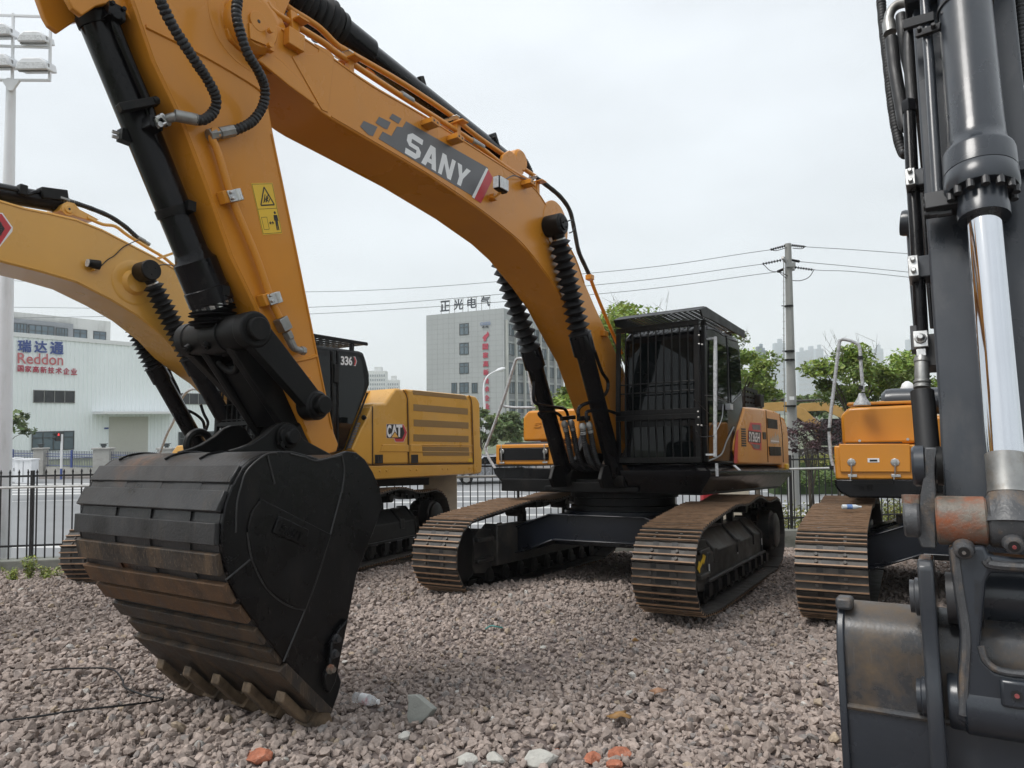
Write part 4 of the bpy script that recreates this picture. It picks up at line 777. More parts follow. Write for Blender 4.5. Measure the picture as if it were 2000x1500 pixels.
LET = {'S': [(0, .0), (.72, 0), (1, .2), (1, .42), (.8, .58), (.3, .58), (.3, .76), (1, .76), (1, 1), (.28, 1), (0, .82), (0, .56), (.2, .40), (.70, .40), (.70, .24), (0, .24)],
       'A': [(0, 0), (.33, 0), (.5, .62), (.60, .28), (.42, .28), (.34, .0), (.36, .0)], 'N': [(0, 0), (.28, 0), (.28, .58), (.72, 0), (1, 0), (1, 1), (.72, 1), (.72, .42), (.28, 1), (0, 1)],
       'Y': [(.35, 0), (.65, 0), (.65, .4), (1, 1), (.68, 1), (.5, .62), (.32, 1), (0, 1), (.35, .4)]}
LET['A'] = [(0, 0), (.30, 0), (.36, .2), (.66, .2), (.60, .40), (.43, .40), (.5, .66), (.70, 0), (1, 0), (.66, 1), (.34, 1)]
def word(g, s, q, gap=.16, widths=None):
    """block capitals of the plate mapped into the quad q (bottom-left, bottom-right, top-right, top-left)"""
    widths = widths or [1] * len(s); tot = sum(widths) + gap * (len(s) - 1); x = 0; a, b, c, d = q
    for ch, w in zip(s, widths):
        pts = [((x + u * w) / tot, v) for u, v in LET[ch]]; g.add([a * (1 - u) * (1 - v) + b * u * (1 - v) + c * u * v + d * (1 - u) * v for u, v in pts], [tuple(range(len(pts)))]); x += w + gap
    return g
word(g, 'SANY', q4, .14, [1, 1.1, 1, 1.05]); obj('lettering', g, M['white'], boom)
# two oil pipes along the boom top with clamps
pa = [(535, -25), (560, 12), (600, 38), (627, 57), (657, 87), (680, 101), (787, 163), (883, 227), (933, 267), (1047, 346)]
pb = [(520, 5), (537, 25), (627, 80), (663, 107), (783, 187), (917, 272), (983, 323), (1030, 352)]
for pts, y, r in ((pa, .13, .024), (pb, .20, .024)):
    g = G(); g.tube(smooth_pts([P(a, b, y) for a, b in pts], 4), r, 12); obj('oil_pipe', g, M['orange'], boom)
g = G(); g.tube([P(a, b, -.02) for a, b in ((700, 120), (795, 180), (880, 240), (960, 300), (1010, 335))], .02, 10); obj('oil_pipe', g, M['orange'], boom)
for (x, y) in ((790, 188), (928, 278)): a, b = P(x - 7, y - 4, .20), P(x + 15, y + 10, .20); g = G(); g.tube([a, b], .030, 12); obj('pipe_joint', g, M['dullsteel'], boom)
for (x, y) in ((570, 40), (677, 112), (887, 236), (1043, 352)):
    c = P(x, y, .17); d = (P(x + 10, y + 6, .17) - P(x, y, .17)).normalized(); up_ = Vector((-d.z, 0, d.x)); up_ = up_ if up_.z > 0 else -up_
    g = G(); Mx = Matrix((d, Vector((0, 1, 0)), up_)).transposed(); g.box(c - up_ * .035, (.09, .26, .014), Mx); g.box(c - up_ * .10 + Vector((0, .03, 0)), (.05, .05, .14), Mx); obj('pipe_bracket', g, M['orange'], boom, bevel=.003)
    g = G(); g.box(c + up_ * .032 - Vector((0, .03, 0)), (.05, .16, .012), Mx); g.cyl(c + up_ * .03 - Vector((0, .05, 0)), c + up_ * .07 - Vector((0, .05, 0)), .014, seg=6); obj('pipe_clamp', g, M['steel'], boom, bevel=.003)
for (x, y) in ((830, 245), (879, 275), (1022, 361)):
    g = G(); c = bpt(x, y, .0); d = (bpt(x + 10, y + 7) - c).normalized(); Mx = Matrix((d, Vector((0, 1, 0)), Vector((-d.z, 0, d.x)))).transposed(); g.box(c + Vector((0, .06, 0)), (.10, .12, .045), Mx)
    for s_ in (-1, 1): g.mat(1).cyl(c + d * .022 * s_ + Vector((0, .118, 0)), c + d * .022 * s_ + Vector((0, .122, 0)), .010, seg=8)
    g.mat(0); obj('mounting_lug', g, [M['orange'], M['blk']], boom, bevel=.004)
c = bpt(569, 82, 0); g = G(); g.box(c + Vector((0, .03, 0)), (.13, .06, .12)); g.bar(P(575, 70, .22), P(570, 25, .2), .05, .06); obj('pipe_bracket', g, M['orange'], boom, bevel=.005)
# work light
c = P(978, 361, .40); lt_d = (c - P(960, 352, .40)).normalized(); g = G(); g.box(c, (.15, .07, .13), Matrix.Rotation(-.05, 3, 'Y')); wl_ = obj('work_light', g, M['blackm'], boom, bevel=.015)
g = G(); g.box(c + Vector((.0, .04, 0)), (.125, .012, .105)); g.box(c + Vector((.079, .0, 0)), (.012, .055, .105)); obj('lens', g, M['lamp'], wl_)
g = G(); g.tube([P(978, 376, .40), P(965, 386, .34), P(957, 386, .27)], .011, 8); g.box(bpt(958, 387, .03), (.06, .06, .05)); obj('light_bracket', g, M['orange'], wl_)
g = hose([P(988, 350, .38), P(1003, 343, .34), P(1020, 348, .28), P(1032, 352, .26)], .006, 6, False, 6); obj('light_cable', g, M['hose'], wl_)
# boom cylinder cap and its mounting boss
cp = P(1085, 440, BW)
g = G(); g.lathe((cp.x, BW - .02, cp.z), (cp.x, BW + .05, cp.z), [(0, .27), (.022, .27), (.026, .262), (.0265, .25), (.0265, .13), (.07, .11)], 48); obj('cylinder_boss', g, M['orange'], boom)
CY = .36
def cylinder(y, cap, ptop, pmid, pbot, nb, lab=None, hoses=True):
    """boom cylinder hanging from the boom: rod end under rubber bellows, then the barrel down to the deck"""
    a, m_, b = S.y(*cap, y), S.y(*pmid, y), S.y(*pbot, y); d = (b - a).normalized(); root = None
    g = G(); sg = 1 if y > 0 else -1
    L = (m_ - a).length; g.lathe(m_, b, [(-.05, .10), (0, .125), (.22, .125), (.225, .108), (.25, .098), ((b - m_).length - .05, .098), ((b - m_).length, .09)], 28)
    bar_ = obj('boom_cylinder', g, M['black'], ex)
    g = G(); g.lathe(a - Vector((0, sg * .11, 0)), a + Vector((0, sg * .10, 0)), [(0, .105), (.01, .115), (.19, .115), (.2, .10), (.21, .10)], 28); g.cyl(a + Vector((0, sg * .095, 0)), a + Vector((0, sg * .118, 0)), .07, seg=24); g.lathe(a, a + d * .2, [(0, .08), (.2, .065)], 16)
    for k in range(3): q = 2.1 * k; e = a + Vector((.04 * math.cos(q), sg * .116, .04 * math.sin(q))); g.cyl(e, e + Vector((0, sg * .014, 0)), .012, seg=6)
    obj('rod_eye', g, M['blackm'], bar_, bevel=.004)
    g = bellows(a + d * .15, m_ + d * .02, .062, .118, nb, 1.12); obj('rod_bellows', g, M['rubber'], bar_); g = G(); g.lathe(a + d * .14, a + d * .165, [(0, .072), (.025, .072)], 20); obj('hose_clip', g, M['steel'], bar_)
    g = G(); g.lathe(b - Vector((0, sg * .13, 0)), b + Vector((0, sg * .13, 0)), [(0, .1), (.01, .11), (.25, .11), (.26, .1)], 24); obj('foot_eye', g, M['blackm'], bar_); return bar_, a, m_, b, d
bc1, a1, m1, b1, d1 = cylinder(CY, (1085, 440), None, (1133, 655), (1205, 935), 13)
bc2, a2, m2, b2, d2 = cylinder(-CY, (958, 448), None, (1036, 683), (1105, 935), 14)
# tubes on the cylinders and the hose cluster at the boom foot
def btube(pts, y, r=.017, name='steel_tube', m=None, par=None): g = G(); g.tube(smooth_pts([S.y(a, b, y) for a, b in pts], 5), r, 10); return obj(name, g, m or M['black'], par)
btube([(1161, 685), (1175, 725), (1187, 745), (1185, 765), (1170, 780), (1140, 790), (1130, 800), (1130, 815)], .42, .02, par=bc1)
btube([(1236, 815), (1205, 808), (1185, 802), (1150, 803), (1145, 812), (1146, 825)], .47, .018, par=bc1)
btube([(1043, 745), (1042, 775), (1046, 787), (1060, 792), (1090, 796), (1104, 800), (1110, 815), (1112, 830)], -.26, .02, par=bc2)
btube([(1062, 820), (1053, 810), (1056, 806), (1080, 805), (1092, 810), (1100, 820), (1102, 835)], -.24, .018, par=bc2)
g = G(); g.bar(S.y(1096, 818, -.2), S.y(1122, 815, -.2), .04, .05); g.bar(S.y(1129, 818, .36), S.y(1150, 816, .36), .04, .05); obj('tube_clamp', g, M['blackm'], ex, bevel=.004)
for pts, y in (([(1103, 830), (1107, 845), (1113, 880), (1120, 905), (1135, 915), (1155, 918)], -.15), ([(1116, 828), (1121, 850), (1128, 885), (1140, 910), (1160, 917)], -.1), ([(1138, 835), (1141, 860), (1149, 895), (1162, 912), (1180, 918)], .2), ([(1151, 832), (1156, 860), (1162, 890), (1172, 910), (1192, 913)], .26)):
    g = hose([S.y(a, b, y) for a, b in pts], .034, 8); h_ = obj('hydraulic_hose', g, M['hose'], ex); p0 = S.y(*pts[0], y); p1 = S.y(*pts[1], y); d = (p1 - p0).normalized(); g = G(); g.lathe(p0 - d * .05, p1, [(0, .024), (.03, .04), (.06, .04), (.065, .034), (.10, .034), (.105, .037), (.13, .037)], 10); obj('hose_fitting', g, M['dullsteel'], h_)
# arm cylinder lying above the boom
A0, A1 = S.y(662, 63, 0), S.y(990, 318, 0); dA = (A1 - A0).normalized(); LA = (A1 - A0).length
g = G(); g.lathe(A0, A1, [(-.02, .115), (.0, .13), (.30, .13), (.31, .11), (.34, .102), (LA - .1, .102), (LA, .09)], 32)
for k in range(12): q = 2 * math.pi * k / 12
ac = obj('arm_cylinder', g, M['black'], ex)
A2 = A0 - dA * 1.05; g = G(); pr = []
n = 34
for i in range(n + 1): pr.append((1.03 * i / n, (.135 if i % 2 else .165) + .012 * math.sin(i * .7))); 
g.lathe(A2, A0, pr, 28); obj('rod_bellows', g, M['rubber'], ac)
g = G(); g.lathe(A0 - dA * .06, A0, [(0, .15), (.05, .15)], 24); 
for k in range(14): q = 2 * math.pi * k / 14
obj('gland_ring', g, M['blackm'], ac)
g = G(); c = S.y(823, 160, .02); g.box(c, (.06, .05, .09), Matrix.Rotation(.5, 3, 'Y')); g.tube([S.y(822, 168, .08), S.y(818, 182, .1), S.y(820, 195, .1)], .008, 6); obj('sensor_block', g, M['blackm'], ac, bevel=.006)
g = G(); c = S.y(957, 273, 0); g.box(c, (.13, .12, .10), Matrix.Rotation(.6, 3, 'Y')); c = S.y(962, 282, .03); g.box(c, (.05, .14, .14), Matrix.Rotation(.6, 3, 'Y')); obj('port_block', g, M['blackm'], ac, bevel=.01)
g = G(); g.lathe(A1 + dA * .03 - Vector((0, .17, 0)), A1 + dA * .03 + Vector((0, .17, 0)), [(0, .1), (.02, .12), (.32, .12), (.34, .1)], 24); obj('cylinder_eye', g, M['orange'], ac)
for s_ in (-1, 1): g = G(); e = A1 + dA * .03; g.slab([(x, s_ * .15, z) for x, z in S.prof([(968, 335), (977, 304), (990, 295), (1002, 304), (1018, 340), (1000, 352)], .15)], (0, s_ * .035, 0)); obj('cylinder_lug', g, M['orange'], boom, bevel=.006)
g = hose([S.y(a, b, .1) for a, b in ((992, 303), (1010, 302), (1025, 313), (1036, 335), (1040, 352))], .028, 8); obj('hydraulic_hose', g, M['hose'], boom)
g = hose([S.y(a, b, .22) for a, b in ((1050, 350), (1068, 362), (1095, 385), (1113, 412), (1122, 450), (1130, 490), (1143, 520), (1150, 535))], .026, 8); obj('hydraulic_hose', g, M['hose'], boom)
g = G(); g.tube(smooth_pts([S.y(a, b, .2) for a, b in ((1150, 535), (1165, 575), (1190, 635), (1214, 690))], 4), .022, 10); obj('oil_pipe', g, M['orange'], boom)
g = G(); g.tube(smooth_pts([S.y(a, b, .40) for a, b in ((1101, 436), (1116, 430), (1123, 440), (1118, 452), (1112, 455))], 4), .007, 6); obj('grease_line', g, M['hose'], boom)
g = G(); c = S.y(1180, 652, BW + .02); g.box(c, (.12, .06, .07)); c = S.y(1152, 542, BW); g.box(c, (.08, .08, .06)); obj('mounting_lug', g, M['orange'], boom, bevel=.006)

# stick (dipper arm)
SW_ = .21
sp1 = [(232, -90), (257, 0), (297, 117), (353, 233), (407, 377), (450, 500), (497, 597), (560, 760), (597, 848), (612, 878), (635, 890), (658, 882), (662, 868), (653, 845), (618, 672), (583, 498), (552, 350), (533, 253), (515, 150), (560, 20), (600, -80), (560, -220), (300, -260)]
g = G(); g.prism(S.prof(sp1, SW_), -SW_, SW_); stick = obj('stick', g, M['orange'], ex, bevel=.012)
def onst(px, py, off=0.0): p = P(px, py, SW_); return Vector((p.x, SW_ + off, p.z))
g = G()
for pl in ([(262, 0), (302, 117), (358, 233), (412, 377), (455, 500), (502, 597), (564, 760), (600, 842)], [(530, 262), (549, 352), (579, 498), (614, 672), (648, 838)]):
    g = G(); g.tube([onst(*a, .002) for a in pl], .008, 6); obj('weld_seam', g, M['orange'], stick)
for pl in ([(284, 52), (400, 110), (500, 170), (521, 196)], [(562, 708), (600, 700), (617, 695)]):
    g = G(); g.tube(smooth_pts([onst(*a, .001) for a in pl], 4), .013, 6); obj('weld_seam', g, M['orange'], stick)
for s_ in (-1, 1):
    g = G(); pr = S.prof([(100, -80), (128, 0), (138, 18), (157, 33), (185, 14), (205, 10), (232, 14), (252, 40), (287, 125), (296, 126), (300, 110), (262, 0), (240, -90)], .13); g.prism(pr, s_ * .13 - .02, s_ * .13 + .02); obj('cylinder_bracket', g, M['orange'], stick, bevel=.006)
pv = P(487, 52, .2); g = G(); g.lathe((pv.x, SW_ - .01, pv.z), (pv.x, SW_ + .03, pv.z), [(0, .30), (.012, .30), (.014, .27), (.02, .26), (.024, .22), (.04, .21)], 40); obj('pivot_plate', g, M['orange'], stick)
# warning label
lab = [(490, 358), (532, 357), (551, 456), (513, 459)]
def lp(u, v, off): a, b, c, d = [onst(*p) for p in (lab[3], lab[2], lab[1], lab[0])]; p = a * (1 - u) * (1 - v) + b * u * (1 - v) + c * u * v + d * (1 - u) * v; return Vector((p.x, SW_ + off, p.z))
g = G(); g.slab([lp(0, 0, .001), lp(1, 0, .001), lp(1, 1, .001), lp(0, 1, .001)], (0, .001, 0)); wlb = obj('warning_label', g, M['lyellow'], stick)
g = G()
def lpoly(pts): g.add([lp(u, v, .0028) for u, v in pts], [tuple(range(len(pts)))])
def lline(a, b, w=.012):
    a, b = np.array(a), np.array(b); d = (b - a) / np.linalg.norm(b - a); nrm = np.array([-d[1], d[0] * .45]) * w; lpoly([tuple(a - nrm), tuple(b - nrm), tuple(b + nrm), tuple(a + nrm)])
for a, b in (((.22, .57), (.88, .57)), ((.22, .57), (.55, .92)), ((.88, .57), (.55, .92))): lline(a, b, .03)
lline((.03, .5), (.97, .5), .008)
for a, b in (((.03, .02), (.03, .98)), ((.97, .02), (.97, .98)), ((.03, .02), (.97, .02)), ((.03, .98), (.97, .98))): lline(a, b, .008)
for k in range(9): u = .42 + .03 * k; lline((u - .05, .62 + .02 * (k % 4)), (u + .05, .66 + .03 * ((k * 2) % 5)), .02)
for a, b in (((.12, .10), (.12, .34)), ((.38, .10), (.38, .34)), ((.12, .10), (.38, .10)), ((.12, .34), (.38, .34))): lline(a, b, .008)
lline((.45, .22), (.66, .22), .02); lpoly([(.44, .22), (.52, .26), (.52, .18)]); lpoly([(.68, .22), (.60, .18), (.60, .26)])
lpoly([(.71, .26), (.73, .37), (.91, .37), (.93, .25), (.89, .25), (.88, .32), (.885, .07), (.83, .07), (.82, .2), (.80, .07), (.745, .07), (.76, .32), (.75, .26)]); lpoly([(.82 + .055 * math.cos(t), .415 + .028 * math.sin(t)) for t in np.linspace(0, 6.28, 12)[:-1]])
obj('pictogram', g, M['blk'], wlb)
# oil pipe down the stick with clamps and the elbow at its end
pt_ = [(432, 262), (412, 264), (406, 275), (418, 305), (447, 398), (490, 500), (520, 585), (537, 622)]
g = G(); g.tube(smooth_pts([onst(a, b, .045) for a, b in pt_], 5), .0235, 14); c = onst(408, 264, .045); g.lathe(c + Vector((0, -.03, 0)), c + Vector((0, .03, 0)), [(0, .032), (.06, .032)], 14); obj('oil_pipe', g, M['orange'], stick)
for (x, y) in ((443, 387), (520, 586)):
    g = G(); c = onst(x - 10, y + 1, .035); d = (onst(x + 9, y + 26) - onst(x, y)).normalized(); s3 = Vector((d.z, 0, -d.x)); Mx = Matrix((s3, Vector((0, 1, 0)), d)).transposed(); g.box(c + s3 * -.0, (.06, .07, .075), Mx); obj('clamp_base', g, M['orange'], stick, bevel=.005)
    g = G(); c = onst(x, y, .075); g.box(c, (.085, .012, .07), Mx); c2 = onst(x + 9, y - 2, .055); g.tube([c2 - d * .035, c2 + d * .035], .034, 14)
    for s_ in (-1, 1): e = onst(x - 7, y, .08) + d * .018 * s_; g.cyl(e, e + Vector((0, .02, 0)), .012, seg=6)
    obj('pipe_clamp', g, M['steel'], stick, bevel=.003)
g = G(); a, b = onst(533, 615, .05), onst(552, 655, .05); d = (b - a).normalized(); g.box((a + b) / 2 + d * .0, (.07, .07, .085), Matrix((Vector((d.z, 0, -d.x)), Vector((0, 1, 0)), d)).transposed()); g.lathe(b - d * .02, b + d * .10, [(0, .034), (.05, .034), (.052, .027), (.12, .027)], 6)
g.tube(smooth_pts([onst(*p, .05) for p in ((549, 650), (556, 668), (563, 680), (573, 685), (583, 687))], 5), .023, 12); e0, e1 = onst(578, 686, .05), onst(588, 687, .05); g.lathe(e0, e1, [(0, .03), (.03, .03)], 6); obj('elbow_fitting', g, M['dullsteel'], stick, bevel=.003)
c = onst(595, 745, .02); g = G(); g.lathe(c - Vector((0, .03, 0)), c + Vector((0, .05, 0)), [(0, .035), (.06, .03), (.08, .022)], 14); obj('pin_bush', g, M['orange'], stick)
# two corrugated hoses across the joint
h1 = [(296, -45, .50), (313, 0, .46), (337, 50, .44), (375, 110, .42), (405, 155, .38), (422, 192, .34), (417, 218, .31), (398, 234, .30), (378, 233, .30)]
g = hose([P(a, b, y) for a, b, y in h1], .031, 8); obj('hydraulic_hose', g, M['hose'], stick)
g = G(); g.tube(smooth_pts([P(380, 233, .30), P(362, 229, .28), P(345, 228, .25), P(328, 232, .2), P(316, 238, .15)], 5), .026, 12); g.lathe(P(385, 234, .30), P(360, 229, .28), [(0, .034), (.12, .034)], 12); obj('hose_fitting', g, M['dullsteel'], stick)
h2 = [(470, -40, .46), (464, 0, .46), (462, 30, .46), (470, 65, .46), (484, 105, .45), (505, 140, .42), (517, 172, .38), (514, 205, .34), (495, 235, .31), (470, 250, .29), (452, 256, .27)]
g = hose([P(a, b, y) for a, b, y in h2], .031, 8); obj('hydraulic_hose', g, M['hose'], stick)
g = G(); g.lathe(P(456, 255, .27), P(416, 263, .255), [(0, .036), (.10, .036), (.102, .031), (.125, .031), (.127, .038), (.175, .038)], 8); obj('hose_fitting', g, M['dullsteel'], stick)
# bucket cylinder down the front of the stick
C0, C1 = S.y(165, -20, 0), S.y(414, 592, 0); dC = (C1 - C0).normalized(); LC = (C1 - C0).length; gl = S.y(376, 512, 0); tg = (gl - C0).length
g = G(); g.lathe(C0, C1, [(-.9, .10), (tg - .06, .10), (tg - .02, .112), (tg, .13), (tg + .17, .13), (tg + .175, .136), (tg + .27, .136), (tg + .28, .10)], 36)
bcy = obj('bucket_cylinder', g, M['black'], ex)
g = G()
for k in range(14):
    q = 2 * math.pi * k / 14; u_ = Vector((0, 1, 0)); v_ = dC.cross(u_); e = C0 + dC * (tg + .265) + (u_ * math.cos(q) + v_ * math.sin(q)) * .116; g.cyl(e, e + dC * .035, .013, seg=6)
obj('gland_bolt', g, M['bolt'], bcy)
for t in (.09, .68, .97):
    e = C0 + dC * LC * t; g = G(); g.lathe(e - dC * .025, e + dC * .025, [(0, .108), (.05, .108)], 32)
    if t > .5: g.box(e + Vector((0, .11, 0)) + dC.cross(Vector((0, 1, 0))) * -.03, (.05, .06, .06))
    obj('cylinder_band', g, M['blackm'], bcy)
side_ = dC.cross(Vector((0, 1, 0))).normalized(); side_ = side_ if side_.x < 0 else -side_
tb0 = S.y(218, 22, .11)
g = G(); g.tube(smooth_pts([S.y(a, b, .12) for a, b in ((222, 25), (228, 55), (258, 130), (290, 205), (300, 240))], 4), .026, 12); c = S.y(222, 27, .14); g.box(c, (.09, .08, .08)); 
for dx, dz in ((-.03, -.03), (.03, -.03), (-.03, .03), (.03, .03)): g.cyl(c + Vector((dx, .03, dz)), c + Vector((dx, .055, dz)), .012, seg=8)
obj('oil_tube', g, M['black'], bcy, bevel=.002)
g = G(); g.bar(S.y(232, 212, .13), S.y(306, 198, .16), .06, .045); g.cyl(S.y(300, 197, .18), S.y(309, 195, .18), .02, seg=8); obj('tube_clamp', g, M['blackm'], bcy, bevel=.004)
g = G(); c = S.y(298, 243, .14); g.box(c, (.08, .09, .07)); obj('port_block', g, M['black'], bcy, bevel=.006)
g = G()
for q in ((310, 230), (322, 244), (306, 246), (326, 236)): e = S.y(*q, .17); g.cyl(e, e + Vector((0, .04, 0)), .016, seg=10)
g.tube([S.y(305, 232, .19), S.y(316, 226, .2), S.y(324, 240, .2), S.y(310, 247, .19), S.y(305, 232, .19)], .014, 8); obj('flange', g, M['steel'], bcy)
g = G(); c = S.y(247, 268, -.02); g.box(c, (.08, .06, .07)); g.mat(1)
for dz in (-.012, .018): e = S.y(238, 266 + dz * 300, -.03); g.cyl(e, e + Vector((.05, -.01, .0)), .011, seg=8)
obj('side_block', g, [M['blackm'], M['steel']], bcy)
B0, B1 = C0 + dC * (tg + .28), S.y(418, 640, 0)
g = G(); pr = []; LB = (B1 - B0).length
for i in range(17): pr.append((LB * i / 16, (.10 if i % 2 else .135) + .02 * math.sin(i * 1.1) * (1 if i > 3 else .3)))
g.lathe(B0, B1, pr, 26); obj('rod_bellows', g, M['rubber'], bcy)
g = G(); g.lathe(B0 - dC * .01, B0 + dC * .02, [(0, .118), (.03, .118)], 24); obj('hose_clip', g, M['steel'], bcy)
# linkage: pin barrel, H link, rocker links
LA_ = S.y(432, 655, 0)
g = G(); g.lathe(LA_ - Vector((0, .335, 0)), LA_ + Vector((0, .30, 0)), [(0, .098), (.01, .105), (.13, .105), (.132, .112), (.26, .118), (.262, .108), (.266, .108), (.268, .122), (.44, .122), (.442, .112), (.50, .112), (.62, .105), (.635, .10)], 36)
g.lathe(B1 - dC * .02, LA_, [(0, .06), (.2, .075)], 16)
for q, yy in ((432, .0), (395, -.2)): 
    e = LA_ + Vector((.07, yy, -.06)); g.lathe(e, e + Vector((.05, .0, -.04)), [(0, .03), (.05, .028), (.052, .016), (.06, .016)], 12)
pb_ = obj('pin_barrel', g, M['blackm'], ex)
BP_ = S.y(552, 853, .0)   # bucket link pin
g = G(); dl = (BP_ - LA_).normalized(); nl = Vector((-dl.z, 0, dl.x))
for s_ in (-1, 1): g.slab([LA_ + nl * .10 + Vector((0, s_ * .13 - .03, 0)), LA_ - nl * .10 + Vector((0, s_ * .13 - .03, 0)), BP_ - nl * .07 + dl * -.05 + Vector((0, s_ * .15 - .03, 0)), BP_ + nl * .07 + dl * -.05 + Vector((0, s_ * .15 - .03, 0))], (0, .06, 0))
g.slab([LA_ - nl * .055 + dl * .20 + Vector((0, -.12, 0)), LA_ + nl * .055 + dl * .20 + Vector((0, -.12, 0)), BP_ + nl * .055 + dl * -.12 + Vector((0, -.13, 0)), BP_ - nl * .055 - dl * .12 + Vector((0, -.13, 0))], (0, .25, 0))
g.lathe(BP_ - Vector((0, .2, 0)), BP_ + Vector((0, .2, 0)), [(0, .085), (.02, .095), (.38, .095), (.40, .085)], 28)
e = LA_ + dl * .17; fwd = Vector((1, 0, -.2)).normalized()
rg = [e + Vector((.075, .09 * math.cos(t), 0)) + dl * (.09 * math.sin(t) + .02) for t in np.linspace(0, math.pi, 12)]; g.tube(rg, .022, 10)
obj('link', g, M['blackm'], ex, bevel=.012)
RP = P(612, 792, .30)
for s_ in (1, -1):
    a = Vector((LA_.x, s_ * .27, LA_.z)); b = Vector((RP.x, s_ * .27, RP.z)); d = (b - a).normalized(); nn = Vector((-d.z, 0, d.x)); g = G()
    g.slab([a + nn * .095, a + d * .3 + nn * .085, b + nn * .075, b - nn * .075, a + d * .3 - nn * .085, a - nn * .095], (0, s_ * .075, 0)); g.lathe(a, a + Vector((0, s_ * .085, 0)), [(0, .112), (.075, .112), (.085, .104)], 32); g.lathe(b - Vector((0, s_ * .03, 0)), b + Vector((0, s_ * .10, 0)), [(0, .098), (.105, .098), (.11, .085), (.13, .08)], 32); lk = obj('rocker_link', g, M['blackm'], ex, bevel=.008)
    g = G(); g.lathe(a + Vector((0, s_ * .08, 0)), a + Vector((0, s_ * .125, 0)), [(0, .072), (.04, .072), (.045, .066)], 28); obj('pin_cap', g, M['blackm'], lk); g = G(); g.lathe(b + Vector((0, s_ * .09, 0)), b + Vector((0, s_ * .15, 0)), [(0, .062), (.05, .062), (.06, .054)], 28); obj('pin_cap', g, M['blackm'], lk)
# ------------------------------------------------------------------ bucket
BH = .70
cur = [(651, 888), (636, 893), (617, 896), (594, 889), (567, 882), (534, 881), (510, 886), (487, 897), (467, 915), (447, 950), (434, 985), (427, 1025), (426, 1060), (431, 1093), (444, 1138), (470, 1184), (502, 1228), (545, 1284), (584, 1328)]
cl = S.prof(cur, BH); lip = S.prof([(640, 1392)], BH)[0]
def inner(pl, t):
    out = []
    for i, (x, z) in enumerate(pl):
        a = pl[max(i - 1, 0)]; b = pl[min(i + 1, len(pl) - 1)]; dx, dz = b[0] - a[0], b[1] - a[1]; L = math.hypot(dx, dz); out.append((x + t * -dz / L, z + t * dx / L))
    return out
inn = inner(cl, .03); cx_, cz_ = S.prof([(600, 1080)], BH)[0]
if math.hypot(inn[10][0] - cx_, inn[10][1] - cz_) > math.hypot(cl[10][0] - cx_, cl[10][1] - cz_): inn = inner(cl, -.03)
g = G(); g.prism(cl + inn[::-1], -BH, BH)
bk = obj('bucket', g, M['wear'], ex)
side = cur + [(640, 1392), (655, 1352), (660, 1330), (650, 1300), (672, 1215), (690, 1122), (712, 1066), (733, 1012), (741, 985), (736, 955), (722, 922), (706, 897), (690, 884), (672, 881)]
sl_ = S.prof(side, BH)
for s_ in (1, -1): g = G(); g.slab([(x, s_ * BH, z) for x, z in sl_], (0, s_ * .03, 0)); obj('side_plate', g, M['bucket'], bk, bevel=.006)
SB = BH + .03
def bs(px, py, off=0.0): p = P(px, py, SB); return Vector((p.x, SB + off, p.z))
def onside(pts, th, m, name, off=0.0, bev=.005, par=None): g = G(); g.slab([bs(a, b, off) for a, b in pts], (0, th, 0)); return obj(name, g, m, par or bk, bevel=bev)
wp = onside([(508, 974), (645, 1044), (595, 1190), (578, 1188), (560, 1180), (520, 1150), (492, 1095), (482, 1030), (490, 998)], .012, M['bucket'], 'wear_plate')
npl = onside([(540, 1007), (598, 1034), (593, 1068), (528, 1040)], .012, M['bucket'], 'name_plate', .012, .005, wp)
g = G(); q4 = [bs(*p, .0255) for p in ((540, 1036), (580, 1056), (588, 1042), (548, 1022))]
for ch, x0 in zip("SANY", (0, .27, .54, .81)):
    pts = [(x0 + u * .2, v) for u, v in LET[ch]]; a, b, c, d = q4; g.slab([a * (1 - u) * (1 - v) + b * u * (1 - v) + c * u * v + d * (1 - u) * v for u, v in pts], (0, .006, 0))
obj('raised_lettering', g, M['bucket'], npl)
g = G()
for pl in ([(540, 884), (520, 887), (495, 905), (478, 925), (470, 950), (462, 985), (460, 1040)], [(666, 962), (645, 1042), (622, 1120), (595, 1192), (553, 1292)], [(667, 888), (672, 920), (667, 962)], [(482, 1040), (492, 1095), (520, 1150), (560, 1182), (594, 1191)], [(440, 1133), (488, 1093)], [(522, 890), (536, 945)], [(566, 886), (594, 893), (617, 900), (650, 893), (667, 889)]):
    P_ = smooth_pts([bs(*p, .003) for p in pl], 4); g.tube(P_, .0055, 6)
obj('weld_bead', g, mat("weld_bead", (.022, .022, .022), .4, var=.3, vs=30), bk)
